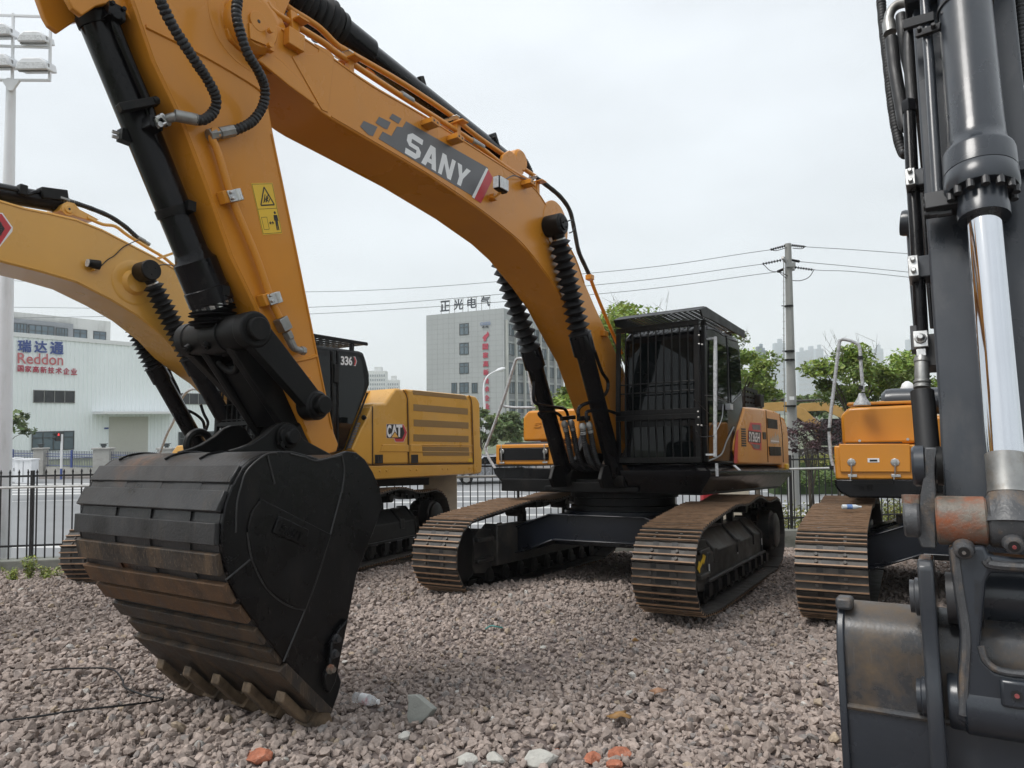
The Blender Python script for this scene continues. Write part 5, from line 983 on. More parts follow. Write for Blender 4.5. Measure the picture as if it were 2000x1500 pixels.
# wear strips across the back
sl0 = np.array(cl[6:]); seg_ = np.concatenate([[0], np.cumsum(np.linalg.norm(np.diff(sl0, axis=0), axis=1))])
def at_len(pl, s): return np.array([np.interp(s, seg_, pl[:, 0]), np.interp(s, seg_, pl[:, 1])])
key = [(467, 915), (452, 941), (443, 966), (429, 998), (426, 1026), (425, 1060), (428, 1085), (434, 1118), (444, 1142), (458, 1170), (470, 1184), (486, 1208), (502, 1228), (517, 1249), (533, 1268), (549, 1288)]
kk = [np.array(S.prof([k], BH)[0]) for k in key]
ctr = np.array([cx_, cz_])
for i in range(0, len(kk) - 1, 2):
    a, b = kk[i], kk[i + 1]; d = (b - a) / np.linalg.norm(b - a); nrm = np.array([-d[1], d[0]]); nrm = nrm if np.dot(nrm, (a + b) / 2 - ctr) > 0 else -nrm
    a = a - d * .012; b = b + d * .012
    g = G(); lo_, hi_ = -.004, .016 if i == 0 else .028; q = [a + nrm * lo_, b + nrm * lo_, b + nrm * hi_, a + nrm * hi_]; g.slab([(p[0], -BH - .025, p[1]) for p in q], (0, 2 * BH + .035, 0)); obj('wear_strip', g, M['rustwear'] if i in (8, 10) else M['wearlow'] if i > 10 or i == 6 else M['wear'], bk, bevel=.004)
for k in range(2, 11, 2):   # short filler plates between the strips
    a, b = kk[k - 1], kk[k]; d = (b - a); mid = (a + b) / 2; nrm = np.array([-d[1], d[0]]) / np.linalg.norm(d); nrm = nrm if np.dot(nrm, mid - ctr) > 0 else -nrm
    g = G()
    for y0 in (-.55, -.18, .2):
        q = [a + nrm * .001, b + nrm * .001, b + nrm * .006, a + nrm * .006]; g.slab([(p[0], y0, p[1]) for p in q], (0, .26, 0))
    obj('filler_plate', g, M['wear'], bk)
for y in (-.62, -.1, .25):       # ribs over the top of the shell
    pr = sm2(S.prof([(640, 893), (594, 888), (545, 880), (510, 884), (487, 895)], BH), 4); g = G(); g.tube([(x, y, z + .001) for x, z in pr], .007, 6); obj('top_rib', g, M['bucket'], bk)
# lip, side cutters, teeth
l0 = np.array(S.prof([(553, 1293)], BH)[0]); l1 = np.array(S.prof([(640, 1390)], BH)[0]); dL = (l1 - l0) / np.linalg.norm(l1 - l0); nL = np.array([-dL[1], dL[0]]); nL = nL if np.dot(nL, l0 - ctr) > 0 else -nL
g = G(); q = [l0 - dL * .01 + nL * .062, l1 - dL * .09 + nL * .055, l1 + nL * 0.0, l1 - nL * .02, l0 - nL * .0]; g.slab([(p[0], -BH - .03, p[1]) for p in q], (0, 2 * BH + .062, 0)); obj('cutting_lip', g, M['wearlow'], bk, bevel=.006)
for s_ in (1, -1):
    g = G(); g.slab([(x, s_ * SB, z) for x, z in S.prof([(673, 1207), (655, 1228), (640, 1255), (636, 1300), (627, 1318), (630, 1345), (637, 1352), (648, 1330), (662, 1260)], SB)], (0, s_ * .035, 0)); scu = obj('side_cutter', g, M['bucket'], bk, bevel=.008)
    g = G()
    for q, m_ in (((648, 1246), 0), ((644, 1275), 0), ((637, 1305), 1)): p = P(*q, SB); g.mat(m_).lathe((p.x, s_ * (SB + .03), p.z), (p.x, s_ * (SB + .065), p.z), [(0, .028), (.012, .028), (.014, .018), (.035, .018)], 8)
    obj('bolt', g, [M['bolt'], M['rust']], scu)
dl3 = Vector((dL[0], 0, dL[1])); nl3 = Vector((nL[0], 0, nL[1]))
for k in range(5):
    y = -.60 + .30 * k; w = .065; c = Vector((l1[0], y, l1[1])) - dl3 * .075 + nl3 * .028
    pr = [(-.20, .075), (-.16, .095), (-.02, .085), (.06, .07), (.07, .085), (.16, .055), (.26, .012), (.27, -.005), (.25, -.015), (.07, -.06), (.06, -.05), (-.10, -.055), (-.10, -.02), (-.02, .0), (-.02, .03)]
    g = G(); A_ = [c + dl3 * a + nl3 * b for a, b in pr[:5] + pr[8:] if True]
    ad = [(-.22, .045), (-.19, .095), (-.02, .088), (.08, .07), (.08, -.05), (-.12, -.06), (-.12, -.02), (0, -.015), (0, .04)]
    g.slab([c + dl3 * a + nl3 * b + Vector((0, -w / 2 - .006, 0)) for a, b in ad], (0, w + .012, 0)); th_ = obj('tooth', g, M['tooth'], bk, bevel=.008)
    # tapering tip
    s0 = [(.06, .085, .062), (.06, -.065, .062)]; g = G(); V = []
    for a, hi, lo2, ww in ((.05, .086, -.062, .062), (.15, .066, -.045, .058), (.25, .022, -.008, .05), (.285, .008, 0, .045)):
        for yy, bb in ((-ww, hi), (ww, hi), (ww, lo2), (-ww, lo2)): V.append(c + dl3 * a + nl3 * bb + Vector((0, yy, 0)))
    F = [(0, 1, 2, 3), (15, 14, 13, 12)] + [(4 * i + j, 4 * i + (j + 1) % 4 + 0, 4 * i + 4 + (j + 1) % 4, 4 * i + 4 + j) for i in range(3) for j in range(4)]; g.add(V, [f[::-1] for f in F]); 
    obj('tooth_tip', g, M['tooth'], th_, bevel=.006)
# ears and pins
er = [(448, 880), (470, 874), (490, 866), (517, 848), (534, 832), (548, 826), (562, 825), (575, 832), (584, 847), (592, 858), (610, 868), (640, 884), (655, 895), (560, 905), (470, 910)]
for s_ in (1, -1):
    g = G(); pr = S.prof(er, .27); g.slab([(x, s_ * .23, z) for x, z in pr], (0, s_ * .05, 0)); e_ = obj('hinge_ear', g, M['blackm'], bk, bevel=.008)
    c = P(560, 853, .28); g = G(); g.lathe((c.x, s_ * .27, c.z), (c.x, s_ * .36, c.z), [(0, .085), (.03, .085), (.032, .072), (.05, .07), (.055, .05), (.085, .048), (.09, .042)], 28); c2 = P(545, 868, .28); g.cyl((c2.x, s_ * .28, c2.z), (c2.x, s_ * .32, c2.z), .02, seg=8); obj('pin_cap', g, M['blackm'], e_)
g = G(); c = S.y(388, 868, -.45); r_ = [(c.x + .085 * math.cos(t), c.z + .085 * math.sin(t)) for t in np.linspace(-.6, 3.9, 18)]; g.tube([(x, c.y, z) for x, z in r_], .026, 8); g.bar((c.x, c.y, c.z - .17), (c.x, c.y, c.z - .06), .04, .13); obj('lifting_hook', g, M['blackm'], bk)

# ------------------------------------------------------------------ upper structure of the orange excavator
def xp(px, py, x): return S.x(px, py, x)
g = G(); g.box((-.85, 0, 1.21), (3.5, 2.7, .16)); g.box((.30, .90, 1.215), (1.1, .9, .14)); g.box((.1, -.95, 1.215), (.9, 1.0, .14)); g.box((.5, .0, 1.2), (1.0, .8, .12)); g.box((.25, .0, 1.18), (1.5, 1.25, .06))
for s_ in (1, -1): g.slab([(x, s_ * .30, z) for x, z in ((-.3, 1.28), (-.2, 1.95), (.1, 2.1), (.35, 1.95), (.8, 1.5), (1.3, 1.45), (1.38, 1.3), (1.3, 1.2), (-.3, 1.2))], (0, s_ * .05, 0))
deck = obj('deck', g, M['blackm'], ex, bevel=.01)
# left skirt under cab and engine doors
g = G(); sec = [(-.02, 1.15), (.14, 1.33), (.155, 1.36), (.155, 1.40), (.06, 1.465), (-.35, 1.468)]
st_ = [[(-2.80, 1.36 + o, z) for o, z in sec], [(.94 + o, 1.36 + o, z) for o, z in sec], [(.94 + o, .42, z) for o, z in sec]]
n = len(sec); g.add(st_[0] + st_[1] + st_[2], [(a * n + i, a * n + i + 1, (a + 1) * n + i + 1, (a + 1) * n + i) for a in range(2) for i in range(n - 1)] + [tuple(range(n)), tuple(range(3 * n - 1, 2 * n - 1, -1))])
obj('side_skirt', g, M['black'], ex)
# engine cover, side doors and counterweight
hp = S.prof([(1455, 795), (1475, 796), (1497, 799), (1514, 803), (1524, 808)], 1.48); z0 = 1.475
g = G(); pr = [(-.10, z0)] + S.prof([(1434, 880), (1436, 860), (1443, 835), (1452, 806)], 1.48) + hp + [(-2.36, z0)]; g.prism(pr, .2, 1.48); hood = obj('engine_door', g, M['orange'], ex, bevel=.03, seg=3)
g = G(); pr = S.prof([(1525, 809), (1533, 815), (1538, 830), (1541, 860), (1542, 905)], 1.46); pr = [(-2.37, z0 - .12), (-2.37, pr[0][1])] + pr[1:] + [(pr[-1][0] + .02, z0 - .12)]; g.prism(pr, -1.40, 1.46); obj('counterweight', g, M['orange'], ex, bevel=.06, seg=3)
g = G(); g.prism([(-.55, 2.1), (-.55, 2.22), (-2.3, 2.22), (-2.36, 2.1)], -1.3, .9); g.prism([(-.2, z0), (-.2, 2.1), (-2.36, 2.1), (-2.36, z0)], -1.42, .2); obj('engine_cover', g, M['orange'], ex, bevel=.03)
g = G(); 
for j in range(4): g.bar(S.y(1454, 758 + j * 11, 1.0), S.y(1478, 766 + j * 9, 1.0), .03, .05)
for k in range(5): g.bar(S.y(1455 + 5.5 * k, 756 + k * 2, 1.0), S.y(1457 + 5.5 * k, 794, 1.0), .025, .03)
obj('air_grille', g, M['blackm'], ex); g = G(); g.box(S.y(1464, 784, .9), (.22, .4, .2)); obj('air_duct', g, M['blackm'], ex, bevel=.01)
YD = 1.48
for pl in ([(1496, 801), (1500, 903)], [(1523, 808), (1528, 850), (1530, 903)]):
    g = G(); g.tube([S.y(a, b, 1.482) for a, b in pl], .006, 6); obj('door_gap', g, M['vent'], hood)
def dp(px, py, off=0.0): p = S.y(px, py, YD); return Vector((p.x, YD + off, p.z))
def ond(pts, th, m, name, off=0.0, bev=0, par=None): g = G(); g.slab([dp(a, b, off) for a, b in pts], (0, th, 0)); return obj(name, g, m, par or hood, bevel=bev)
for q in ([(1498, 817), (1517, 820), (1518, 838), (1499, 836)], [(1501, 872), (1524, 873), (1525, 890), (1503, 890)]):
    v_ = ond(q, .004, M['vent'], 'vent', .001); g = G()
    for k in range(6): t = (k + .5) / 6; a = dp(*[q[0][i] * (1 - t) + q[3][i] * t for i in (0, 1)], .008); b = dp(*[q[1][i] * (1 - t) + q[2][i] * t for i in (0, 1)], .008); g.bar(a, b, .008, .012)
    obj('louvre', g, M['blackm'], v_)
g = G()
for k in range(8): y = 838 + 4.6 * k; g.bar(dp(1447.5 + .12 * k, y, .002), dp(1456 + .15 * k, y + .4, .002), .006, .02)
obj('louvre', g, M['vent'], hood)
ond([(1433, 904), (1435, 868), (1439, 842), (1442, 838), (1441, 870), (1440, 905)], .002, M['red'], 'red_stripe', .001)
dc = ond([(1465, 825), (1486, 827), (1487, 842), (1487, 880), (1472, 878), (1466, 868), (1460, 862), (1461, 842)], .0015, M['red'], 'model_decal', .001)
ond([(1468, 829), (1484, 830), (1485, 840), (1470, 839)], .0015, M['dkgrey'], 'decal_panel', .0026, 0, dc); ond([(1467, 867), (1484, 869), (1483, 877), (1473, 876)], .0015, M['dkgrey'], 'decal_panel', .0026, 0, dc); ond([(1461, 841), (1486, 844), (1485, 866), (1461, 863)], .0015, M['blk'], 'decal_panel', .0026, 0, dc)
g = G(); put_text(g, "SY365H", [dp(*p, .005) for p in ((1462, 862), (1483, 864.5), (1483, 845.5), (1462, 842.5))], .02); obj('lettering', g, M['white'], dc)
g = G(); put_text(g, "C|N |V|", [dp(*p, .003) for p in ((1505, 864), (1521, 866), (1521, 853), (1505, 850))], .03) if False else None
fl2 = [(1504, 866), (1504.5, 852), (1507, 857), (1509, 850), (1511.5, 856), (1514, 843), (1516, 853), (1518.5, 847), (1521, 855), (1522, 866)]
g.slab([dp(a, b, .001) for a, b in fl2], (0, .0015, 0)); obj('flame_emblem', g, mat("emblem_grey", (.42, .33, .24), .4), hood)
g = G(); g.bar(dp(1505, 861, .004), dp(1521, 862.5, .004), .002, .018); obj('emblem_bar', g, M['white'], hood)
ond([(1489, 844), (1495, 844), (1496, 858), (1490, 858)], .006, M['vent'], 'door_latch', .001, .002)
g = G(); c = S.y(1538, 912, 1.4); g.box((-2.72, 1.36, 1.42), (.16, .26, .16)); obj('reflector', g, M['lyellow'], ex, bevel=.02)
g = G(); a, b = S.y(1432, 909, 1.49), S.y(1446, 918, 1.52); g.slab([S.y(1431, 909, 1.5), S.y(1436, 909, 1.5), S.y(1447, 919, 1.535), S.y(1442, 919, 1.535)], (0, .004, .004)); obj('white_label', g, M['white'], ex)
# cab
CX = [(.98, 1.47), (1.0, 1.95), (.93, 2.98), (.80, 3.06), (-.34, 3.09), (-.47, 2.98), (-.50, 2.20), (-.42, 1.9), (-.12, 1.47)]
g = G(); g.prism(CX, .46, 1.455); cab = obj('cab', g, M['black'], ex, bevel=.045, seg=3)
def quad(pts, off, m, name, par, bev=0): g = G(); g.slab(pts, off); return obj(name, g, m, par, bevel=bev)
def fx(z): return .98 + (z - 1.47) / .48 * .02 if z < 1.95 else 1.0 - (z - 1.95) / 1.03 * .07
quad([(fx(2.02) + .004, .53, 2.02), (fx(2.02) + .004, 1.32, 2.02), (fx(2.9) + .004, 1.31, 2.9), (fx(2.9) + .004, .54, 2.9)], (.006, 0, 0), M['glass'], 'windscreen', cab)
quad([(fx(1.54) + .004, .55, 1.54), (fx(1.54) + .004, 1.30, 1.54), (fx(1.9) + .004, 1.30, 1.9), (fx(1.9) + .004, .55, 1.9)], (.006, 0, 0), M['glass'], 'lower_windscreen', cab)
YC = 1.457
def cp_(px, py, off=0.0): p = S.y(px, py, YC); return Vector((p.x, YC + off, p.z))
def onc(pts, th, m, name, off=0.0, par=None): g = G(); g.slab([cp_(a, b, off) for a, b in pts], (0, th, 0)); return obj(name, g, m, par or cab)
onc([(1384.5, 665), (1397, 669), (1399, 776), (1383, 775)], .005, M['glass'], 'door_window', .001); onc([(1399.5, 670), (1415, 676), (1418, 684), (1419.5, 779), (1401.5, 776)], .005, M['glass'], 'door_window', .001)
onc([(1423.5, 677), (1439, 682), (1443, 688), (1447.5, 758), (1428, 786)], .005, M['glass'], 'rear_window', .001); onc([(1384, 783), (1419, 787), (1421, 850), (1408, 885), (1384, 897)], .005, M['glass'], 'door_window', .001)
g = G(); g.tube(smooth_pts([cp_(*p, .006) for p in ((1383, 900), (1400, 893), (1410, 884), (1418, 862), (1432, 834))], 4), .009, 6); g.tube([cp_(*p, .006) for p in ((1429, 786), (1437, 778), (1446, 770))], .005, 6); obj('door_trim', g, mat("grey_seal", (.22, .23, .23), .4), cab)
g = G()
for pl in ([(1381, 642), (1395, 644), (1412, 655), (1420, 668), (1423, 790)], [(1422, 662), (1442, 668)]): g.tube(smooth_pts([cp_(*p, .001) for p in pl], 4), .006, 6)
obj('door_seam', g, M['blk'], cab)
g = G(); g.tube([cp_(1380, 660, .10), cp_(1378, 700, .11), cp_(1377.5, 800, .11), cp_(1379, 892, .10)], [.018, .022, .020, .019], 10); g.bar(cp_(1380, 662, 0), cp_(1380, 662, .1), .02, .02); g.bar(cp_(1379, 888, 0), cp_(1379, 888, .1), .02, .02); obj('grab_rail', g, M['wrap'], cab, label='grab rail wound in clear plastic')
g = G(); g.tube(smooth_pts([cp_(*p, .10) for p in ((1382, 905), (1383, 930))], 3), .016, 6); obj('label_strip', g, M['wrap'], cab); g = G(); g.box(cp_(1416, 795, .05), (.11, .06, .07)); obj('door_handle', g, M['wrap'], cab, label='door handle wrapped in plastic'); g = G(); g.tube(smooth_pts([cp_(*p, .05) for p in ((1404, 790), (1402, 815), (1394, 835), (1384, 852))], 4), .006, 5); obj('handle_strap', g, M['wrap'], cab)
g = G(); g.tube([cp_(1352, 780, .02), cp_(1384, 817, .06)], .004, 5); g.tube([cp_(1358, 773, .1), cp_(1392, 774, .05), cp_(1418, 785, .02)], .004, 5); g.tube(smooth_pts([cp_(1355, 842, .03), cp_(1362, 853, .04), cp_(1378, 852, .1)], 4), .005, 5); obj('cable', g, M['hose'], cab)
g = G()
for q in ((1364, 655), (1364, 672), (1370, 673), (1362, 804), (1363, 815), (1362, 830), (1369, 831), (1393, 888)): e = S.y(*q, 1.455); g.cyl(e, e + Vector((0, .015, 0)), .010, seg=8)
obj('bolt', g, M['dullsteel'], cab)
g = G(); g.bar((1.0, 1.445, 1.9), (.95, 1.445, 3.02), .04, .06); g.bar((1.0, 1.445, 1.5), (1.0, 1.445, 1.9), .04, .06); obj('corner_pillar', g, M['blackm'], cab, bevel=.008)
# barred front guard, upper and lower
GX = 1.10
def guard(zb, zt, nb, cross, y0=.445, y1=1.395):
    def gx(z): return GX - max(0, (z - 2.0)) * .05
    g = G()
    for z in (zb, zt): g.bar((gx(z), y0 - .0275, z), (gx(z), y1 + .0275, z), .03, .06)
    for y in (y0, y1): g.bar((gx(zb), y, zb + .03), (gx(zt), y, zt - .03), .055, .03, up=(1, 0, 0))
    fr = obj('front_guard', g, M['blackm'], cab, bevel=.005)
    for k in range(nb): y = y0 + (y1 - y0) * (k + 1) / (nb + 1); g = G(); g.tube([(gx(zb) + .012, y, zb - .01), (gx(zt) + .012, y, zt + .0)], .0085, 8); obj('guard_bar', g, M['blackm'], fr)
    for z in cross: g = G(); g.tube([(gx(z) - .004, y0 + .02, z), (gx(z) - .004, y1 - .02, z)], .007, 8); obj('cross_bar', g, M['blackm'], fr)
    for y in (y0 + .1, y1 - .1):
        for z in (zb, zt): g = G(); g.bar((gx(z), y, z), (fx(z) - .01, y, z), .04, .04); obj('guard_mount', g, M['blackm'], fr)
guard(2.06, 3.05, 9, (xp(1290, 747, GX).z, xp(1290, 765, GX).z)); guard(1.52, 2.0, 9, ())
# overhead guard
g = G(); y0, y1 = .42, 1.46; zt = 3.16
for y in (y0, y1): g.slab([(x, y, z) for x, z in ((1.08, 3.10), (1.14, 3.17), (.95, 3.24), (-.62, 3.22), (-.62, 3.12), (.7, 3.12))], (0, .02, 0))
g.slab([(1.14, y0, 3.16), (1.14, y1, 3.16), (.95, y1, 3.235), (.95, y0, 3.235)], (0, 0, .012)); g.bar((.95, y0, 3.23), (.95, y1, 3.23), .03, .03); g.bar((-.6, y0, 3.21), (-.6, y1, 3.21), .03, .03)
og = obj('roof_guard', g, M['blackm'], cab, bevel=.004)
g = G()
for k in range(1, 16): y = y0 + (y1 - y0) * k / 16; g.bar((.95, y, 3.225), (-.6, y, 3.21), .016, .012)
for k in range(1, 22): x = .95 - 1.55 * k / 22; g.bar((x, y0, 3.228), (x, y1, 3.228), .016, .010)
obj('guard_mesh', g, M['blackm'], og)
g = G()
for x in (.7, -.35):
    for y in (.5, 1.36): g.bar((x, y, 3.04), (x, y, 3.14), .05, .05)
obj('guard_foot', g, M['blackm'], og)
g = G(); g.bar((.86, .5, 2.93), (.86, .5, 2.1), .02, .03); obj('wiper_arm', g, M['blk'], cab)
# right hand side: fuel tank, tool box, hand rails
def right_front(mm, par, boxq, boxx, tankq, tankx, baseq, lid, tank_text, M_body=None):
    Mb = M_body or M['orange']
    def X(px, py, x): return mm.x(px, py, x)
    (x0, y0, x1, y1) = tankq; a = X(x0, y1, tankx); b = X(x1, y0, tankx); w = b.y - a.y
    g = G(); ch = .09; g.slab([(tankx, a.y, a.z), (tankx, b.y, a.z), (tankx, b.y, b.z), (tankx, a.y + ch, b.z), (tankx, a.y, b.z - ch)], (-1.0, 0, 0)); tank = obj('fuel_tank', g, Mb, par, bevel=.035, seg=3)
    if tank_text:
        g = G(); p = [X(1043, 835, tankx + .004), X(1112, 835, tankx + .004), X(1112, 825, tankx + .004), X(1043, 825, tankx + .004)]
        for ch_, xx in zip("SANY", (0, .27, .54, .81)):
            pts = [(xx + u * .2, v) for u, v in LET[ch_]]; g.slab([p[0] * (1 - u) * (1 - v) + p[1] * u * (1 - v) + p[2] * u * v + p[3] * (1 - u) * v for u, v in pts], (.008, 0, 0))
        obj('raised_lettering', g, Mb, tank, bevel=.001)
    (x0, y0, x1, y1) = boxq; a = X(x0, y1, boxx); b = X(x1, y0, boxx)
    g = G(); g.slab([(boxx, a.y, a.z), (boxx, b.y, a.z), (boxx, b.y, b.z - .02), (boxx - .04, b.y, b.z), (boxx - .04, a.y, b.z), (boxx, a.y, b.z - .02)][0:2] + [(boxx, b.y, b.z), (boxx, a.y, b.z)], (-.55, 0, 0)); tb = obj('tool_box', g, Mb, par, bevel=.02, seg=3)
    return tank, tb, a, b
tank, tb, ta, tb_ = right_front(S, ex, (968, 866, 1083, 908), .75, (1021, 797, 1132, 862), .05, None, True, True)
g = G(); la, lb_ = S.x(976, 899, .75), S.x(1072, 864, .75); z1 = lb_.z; zm = S.x(1000, 876, .75).z
g.slab([(.755, la.y, la.z), (.755, lb_.y, la.z), (.755, lb_.y, zm), (.755, la.y, zm)], (.012, 0, 0)); g.slab([(.767, la.y, zm), (.767, lb_.y, zm), (.62, lb_.y, z1 + .012), (.62, la.y, z1 + .012)], (-.012, 0, -.004)); g.box((.45, (la.y + lb_.y) / 2, z1 + .008), (.35, lb_.y - la.y, .012)); obj('box_lid', g, M['black'], tb, bevel=.006)
def latch(mm, px0, py0, py1, x, par):
    c = mm.x(px0, (py0 + py1) / 2 - 4, x); e = mm.x(px0, py1, x); t = mm.x(px0, py0, x)
    g = G(); g.lathe(c, c + Vector((.014, 0, 0)), [(0, .036), (.010, .036), (.014, .03)], 10); g.tube([c + Vector((.025, 0, .0)), t + Vector((.025, 0, 0))], .007, 8); g.tube([c + Vector((.025, 0, 0)), e + Vector((.02, 0, .01))], .010, 8); g.box(e + Vector((.006, 0, 0)), (.012, .075, .022)); g.box(c + Vector((.02, 0, .015)), (.02, .02, .035)); obj('latch', g, M['steel'], par, bevel=.002)
latch(S, 981, 868, 904, .77, tb); latch(S, 1065, 868, 903, .77, tb)
g = G(); a, b, c, d = S.x(962, 914, .80), S.x(1092, 914, .80), S.x(1092, 942, .80), S.x(980, 942, .80); e = S.x(966, 926, .80); g.slab([a, b, c, d, e], (-3.2, 0, 0)); obj('right_skirt', g, M['black'], ex, bevel=.01)
g = G()
for k in range(22): c = S.x(971 + 2.4 * k, 914.5, .815); g.box(c, (.03, .012, .016))
g.bar(S.x(969, 915, .81), S.x(1023, 913, .81), .03, .008); obj('step_tread', g, M['blackm'], ex)
def rail(mm, pts, y, par, r=.021, name='hand_rail', x=None): g = G(); g.tube(smooth_pts([(mm.x(a, b, x) if x is not None else mm.y(a, b, y)) for a, b in pts], 5), r, 10); return obj(name, g, M['wrap'], par, label='hand rail wound in clear plastic')
rail(S, [(968, 916), (955, 895), (948, 875), (952, 865), (985, 775), (1003, 716), (1010, 701), (1024, 702), (1030, 712), (1034, 740), (1040, 790)], 0, ex, .020, x=.60)
rail(S, [(983, 793), (1005, 796), (1046, 796)], 0, ex, .018, x=.58)
g = G(); c = S.x(1175, 870, .1); g.box((0.0, .12, 1.62), (.3, .5, .5)); g.box((-.3, -.2, 1.75), (.4, .5, .8)); obj('valve_block', g, M['blackm'], ex, bevel=.02)
g = G(); g.slab([S.x(*p, .15) for p in ((1128, 870), (1148, 800), (1155, 802), (1150, 860), (1132, 895))], (.02, 0, 0)); g.slab([S.x(*p, .25) for p in ((1128, 880), (1146, 882), (1150, 905), (1135, 905))], (.02, 0, 0)); obj('guard_plate', g, M['grey'], ex)
g = G(); c = S.x(1158, 955, .95); g.box(c, (.006, .10, .075)); obj('spec_label', g, M['white'], ex); g = G(); g.tube([S.x(1120, 955, .93), S.x(1162, 953.5, .96), S.x(1240, 953.5, .96)], .005, 6); obj('cable', g, M['steel'], ex)
g = G(); c = S.x(1184, 905, .35); g.lathe(c, c + Vector((.2, .1, 0)), [(0, .05), (.2, .05)], 12); g.box(S.x(1186, 923, .4), (.15, .14, .06)); obj('pipe_fitting', g, M['rust'], ex)

# ------------------------------------------------------------------ the pale yellow excavator behind, left
CM = (-3.42, 10.7, gz(-3.42, 10.7)); Cq = Mach(CM, 31.0); CT = Mach((CM[0], CM[1], CM[2] - .03), 20.0, 4.2)
ca = thing('crawler_excavator', 'pale yellow crawler excavator with long side vents standing behind the big black bucket', 'excavator', mat=Cq.mat)
tracks(ca, Cq.inv @ CT.mat, arrow=False, frame_m=M['blackm'])
CW = .27
top = [(0, 390), (50, 405), (100, 415), (150, 427), (200, 447), (250, 473), (300, 499), (343, 524), (372, 560), (392, 600), (404, 640), (414, 690), (424, 740)]
low = [(420, 745), (400, 731), (350, 693), (317, 657), (267, 617), (217, 587), (150, 553), (83, 533), (0, 512)]
pt_, pl_ = Cq.prof(top, CW), Cq.prof(low, CW)
ext_t = [(6.0, 4.02), (5.2, 4.16), (4.7, 4.19)]; ext_l = [(4.7, 3.60), (5.2, 3.66), (5.9, 3.72)]
g = G(); g.prism(ext_t + pt_ + [(.2, 2.0), (.15, 1.75), (.35, 1.62)] + pl_ + ext_l, -CW, CW); boom2 = obj('boom', g, M['yellow'], ca, bevel=.008)
for ln, o in ((pt_, -1), (pl_[::-1], 1)):
    g = G(); g.tube([(a[0], CW + .001, a[1] + o * .022) for a in ln], .009, 6); obj('weld_seam', g, M['yellow'], boom2)
def cb(px, py, off=0.0): p = Cq.y(px, py, CW); return Vector((p.x, CW + off, p.z))
def onc2(pts, th, m, name, off=.001, par=None): g = G(); g.slab([cb(a, b, off) for a, b in pts], (0, th, 0)); return obj(name, g, m, par or boom2)
onc2([(-60, 410), (5, 416), (25, 444), (24, 452), (0, 482), (-60, 470)], .001, M['white'], 'decal_border', .001); onc2([(-60, 412), (3, 418), (22, 445), (0, 478), (-60, 466)], .001, M['red'], 'decal', .0025); onc2([(-60, 424), (-2, 430), (9, 447), (-2, 464), (-60, 452)], .001, M['blk'], 'decal_panel', .004)
g = G()
for k in range(4):
    for j in range(2): c = cb(1 - 5 * j, 436 + 7 * k, .0055); g.tube([c + Vector((.012 * math.cos(t), 0, .012 * math.sin(t))) for t in np.linspace(0, 6.28, 7)], .002, 4)
obj('mesh_pattern', g, M['dkgrey'], boom2)
c = Cq.y(262, 552, CW); g = G(); g.lathe((c.x, CW - .01, c.z), (c.x, CW + .012, c.z), [(0, .275), (.012, .275), (.016, .262), (.017, .25)], 48); g.lathe((c.x + .0, CW, c.z), (c.x, CW + .06, c.z), [(0, .16), (.06, .12)], 32); obj('cylinder_boss', g, M['yellow'], boom2)
c = Cq.y(183, 516, CW + .06); g = G(); g.lathe(c + Vector((.06, 0, 0)), c - Vector((.06, -.02, 0)), [(0, .045), (.10, .055), (.12, .055)][::1], 20); wl2 = obj('work_light', g, M['blackm'], boom2)
g = G(); e = c + Vector((.058, -.005, 0)); g.cyl(e, e + Vector((.012, 0, 0)), .045, seg=18); obj('lens', g, M['lamp'], wl2)
g = G(); g.bar(cb(177, 528, .04), cb(193, 524, .04), .06, .02); g.bar(cb(180, 515, .02), cb(182, 529, .04), .03, .012); obj('light_bracket', g, M['yellow'], boom2)
g = G(); g.tube(smooth_pts([cb(*p, .012) for p in ((192, 524), (210, 507), (222, 500), (240, 483), (262, 472), (272, 469))], 4), .006, 5); obj('light_cable', g, M['hose'], boom2)
def cy2(y, cap, mid, bot, nb):
    a, m_, b = Cq.y(*cap, y), Cq.y(*mid, y), Cq.y(*bot, y); d = (b - a).normalized(); b = b + d * max(0, (b.z - 1.40) / -d.z); sg = 1 if y > 0 else -1
    g = G(); L = (b - m_).length; g.lathe(m_, b, [(-.04, .115), (0, .125), (.20, .125), (.205, .108), (L - .05, .105), (L, .10)], 26); cy = obj('boom_cylinder', g, M['black'], ca)
    g = G(); g.lathe(a - Vector((0, sg * .1, 0)), a + Vector((0, sg * .13, 0)), [(0, .11), (.01, .12), (.2, .12), (.21, .125), (.235, .12)], 28); g.lathe(a, a + d * .2, [(0, .08), (.2, .06)], 14)
    for k in range(3): q = 2.1 * k + .4; e = a + Vector((.055 * math.cos(q), sg * .13, .055 * math.sin(q))); g.cyl(e, e + Vector((0, sg * .012, 0)), .013, seg=6)
    obj('rod_eye', g, M['blackm'], cy, bevel=.004); g = bellows(a + d * .17, m_ + d * .02, .07, .125, nb, 1.12); obj('rod_bellows', g, M['rubber'], cy)
    g = G(); g.lathe(a + d * .155, a + d * .185, [(0, .075), (.03, .075)], 20); obj('hose_clip', g, M['steel'], cy); return cy
k1 = cy2(.44, (284, 530), (372, 700), (470, 872), 14); k2 = cy2(-.40, (232, 580), (303, 718), (388, 868), 14)
def ct(pts, y, r=.017, par=None): g = G(); g.tube(smooth_pts([Cq.y(a, b, y) for a, b in pts], 5), r, 10); obj('steel_tube', g, M['black'], par)
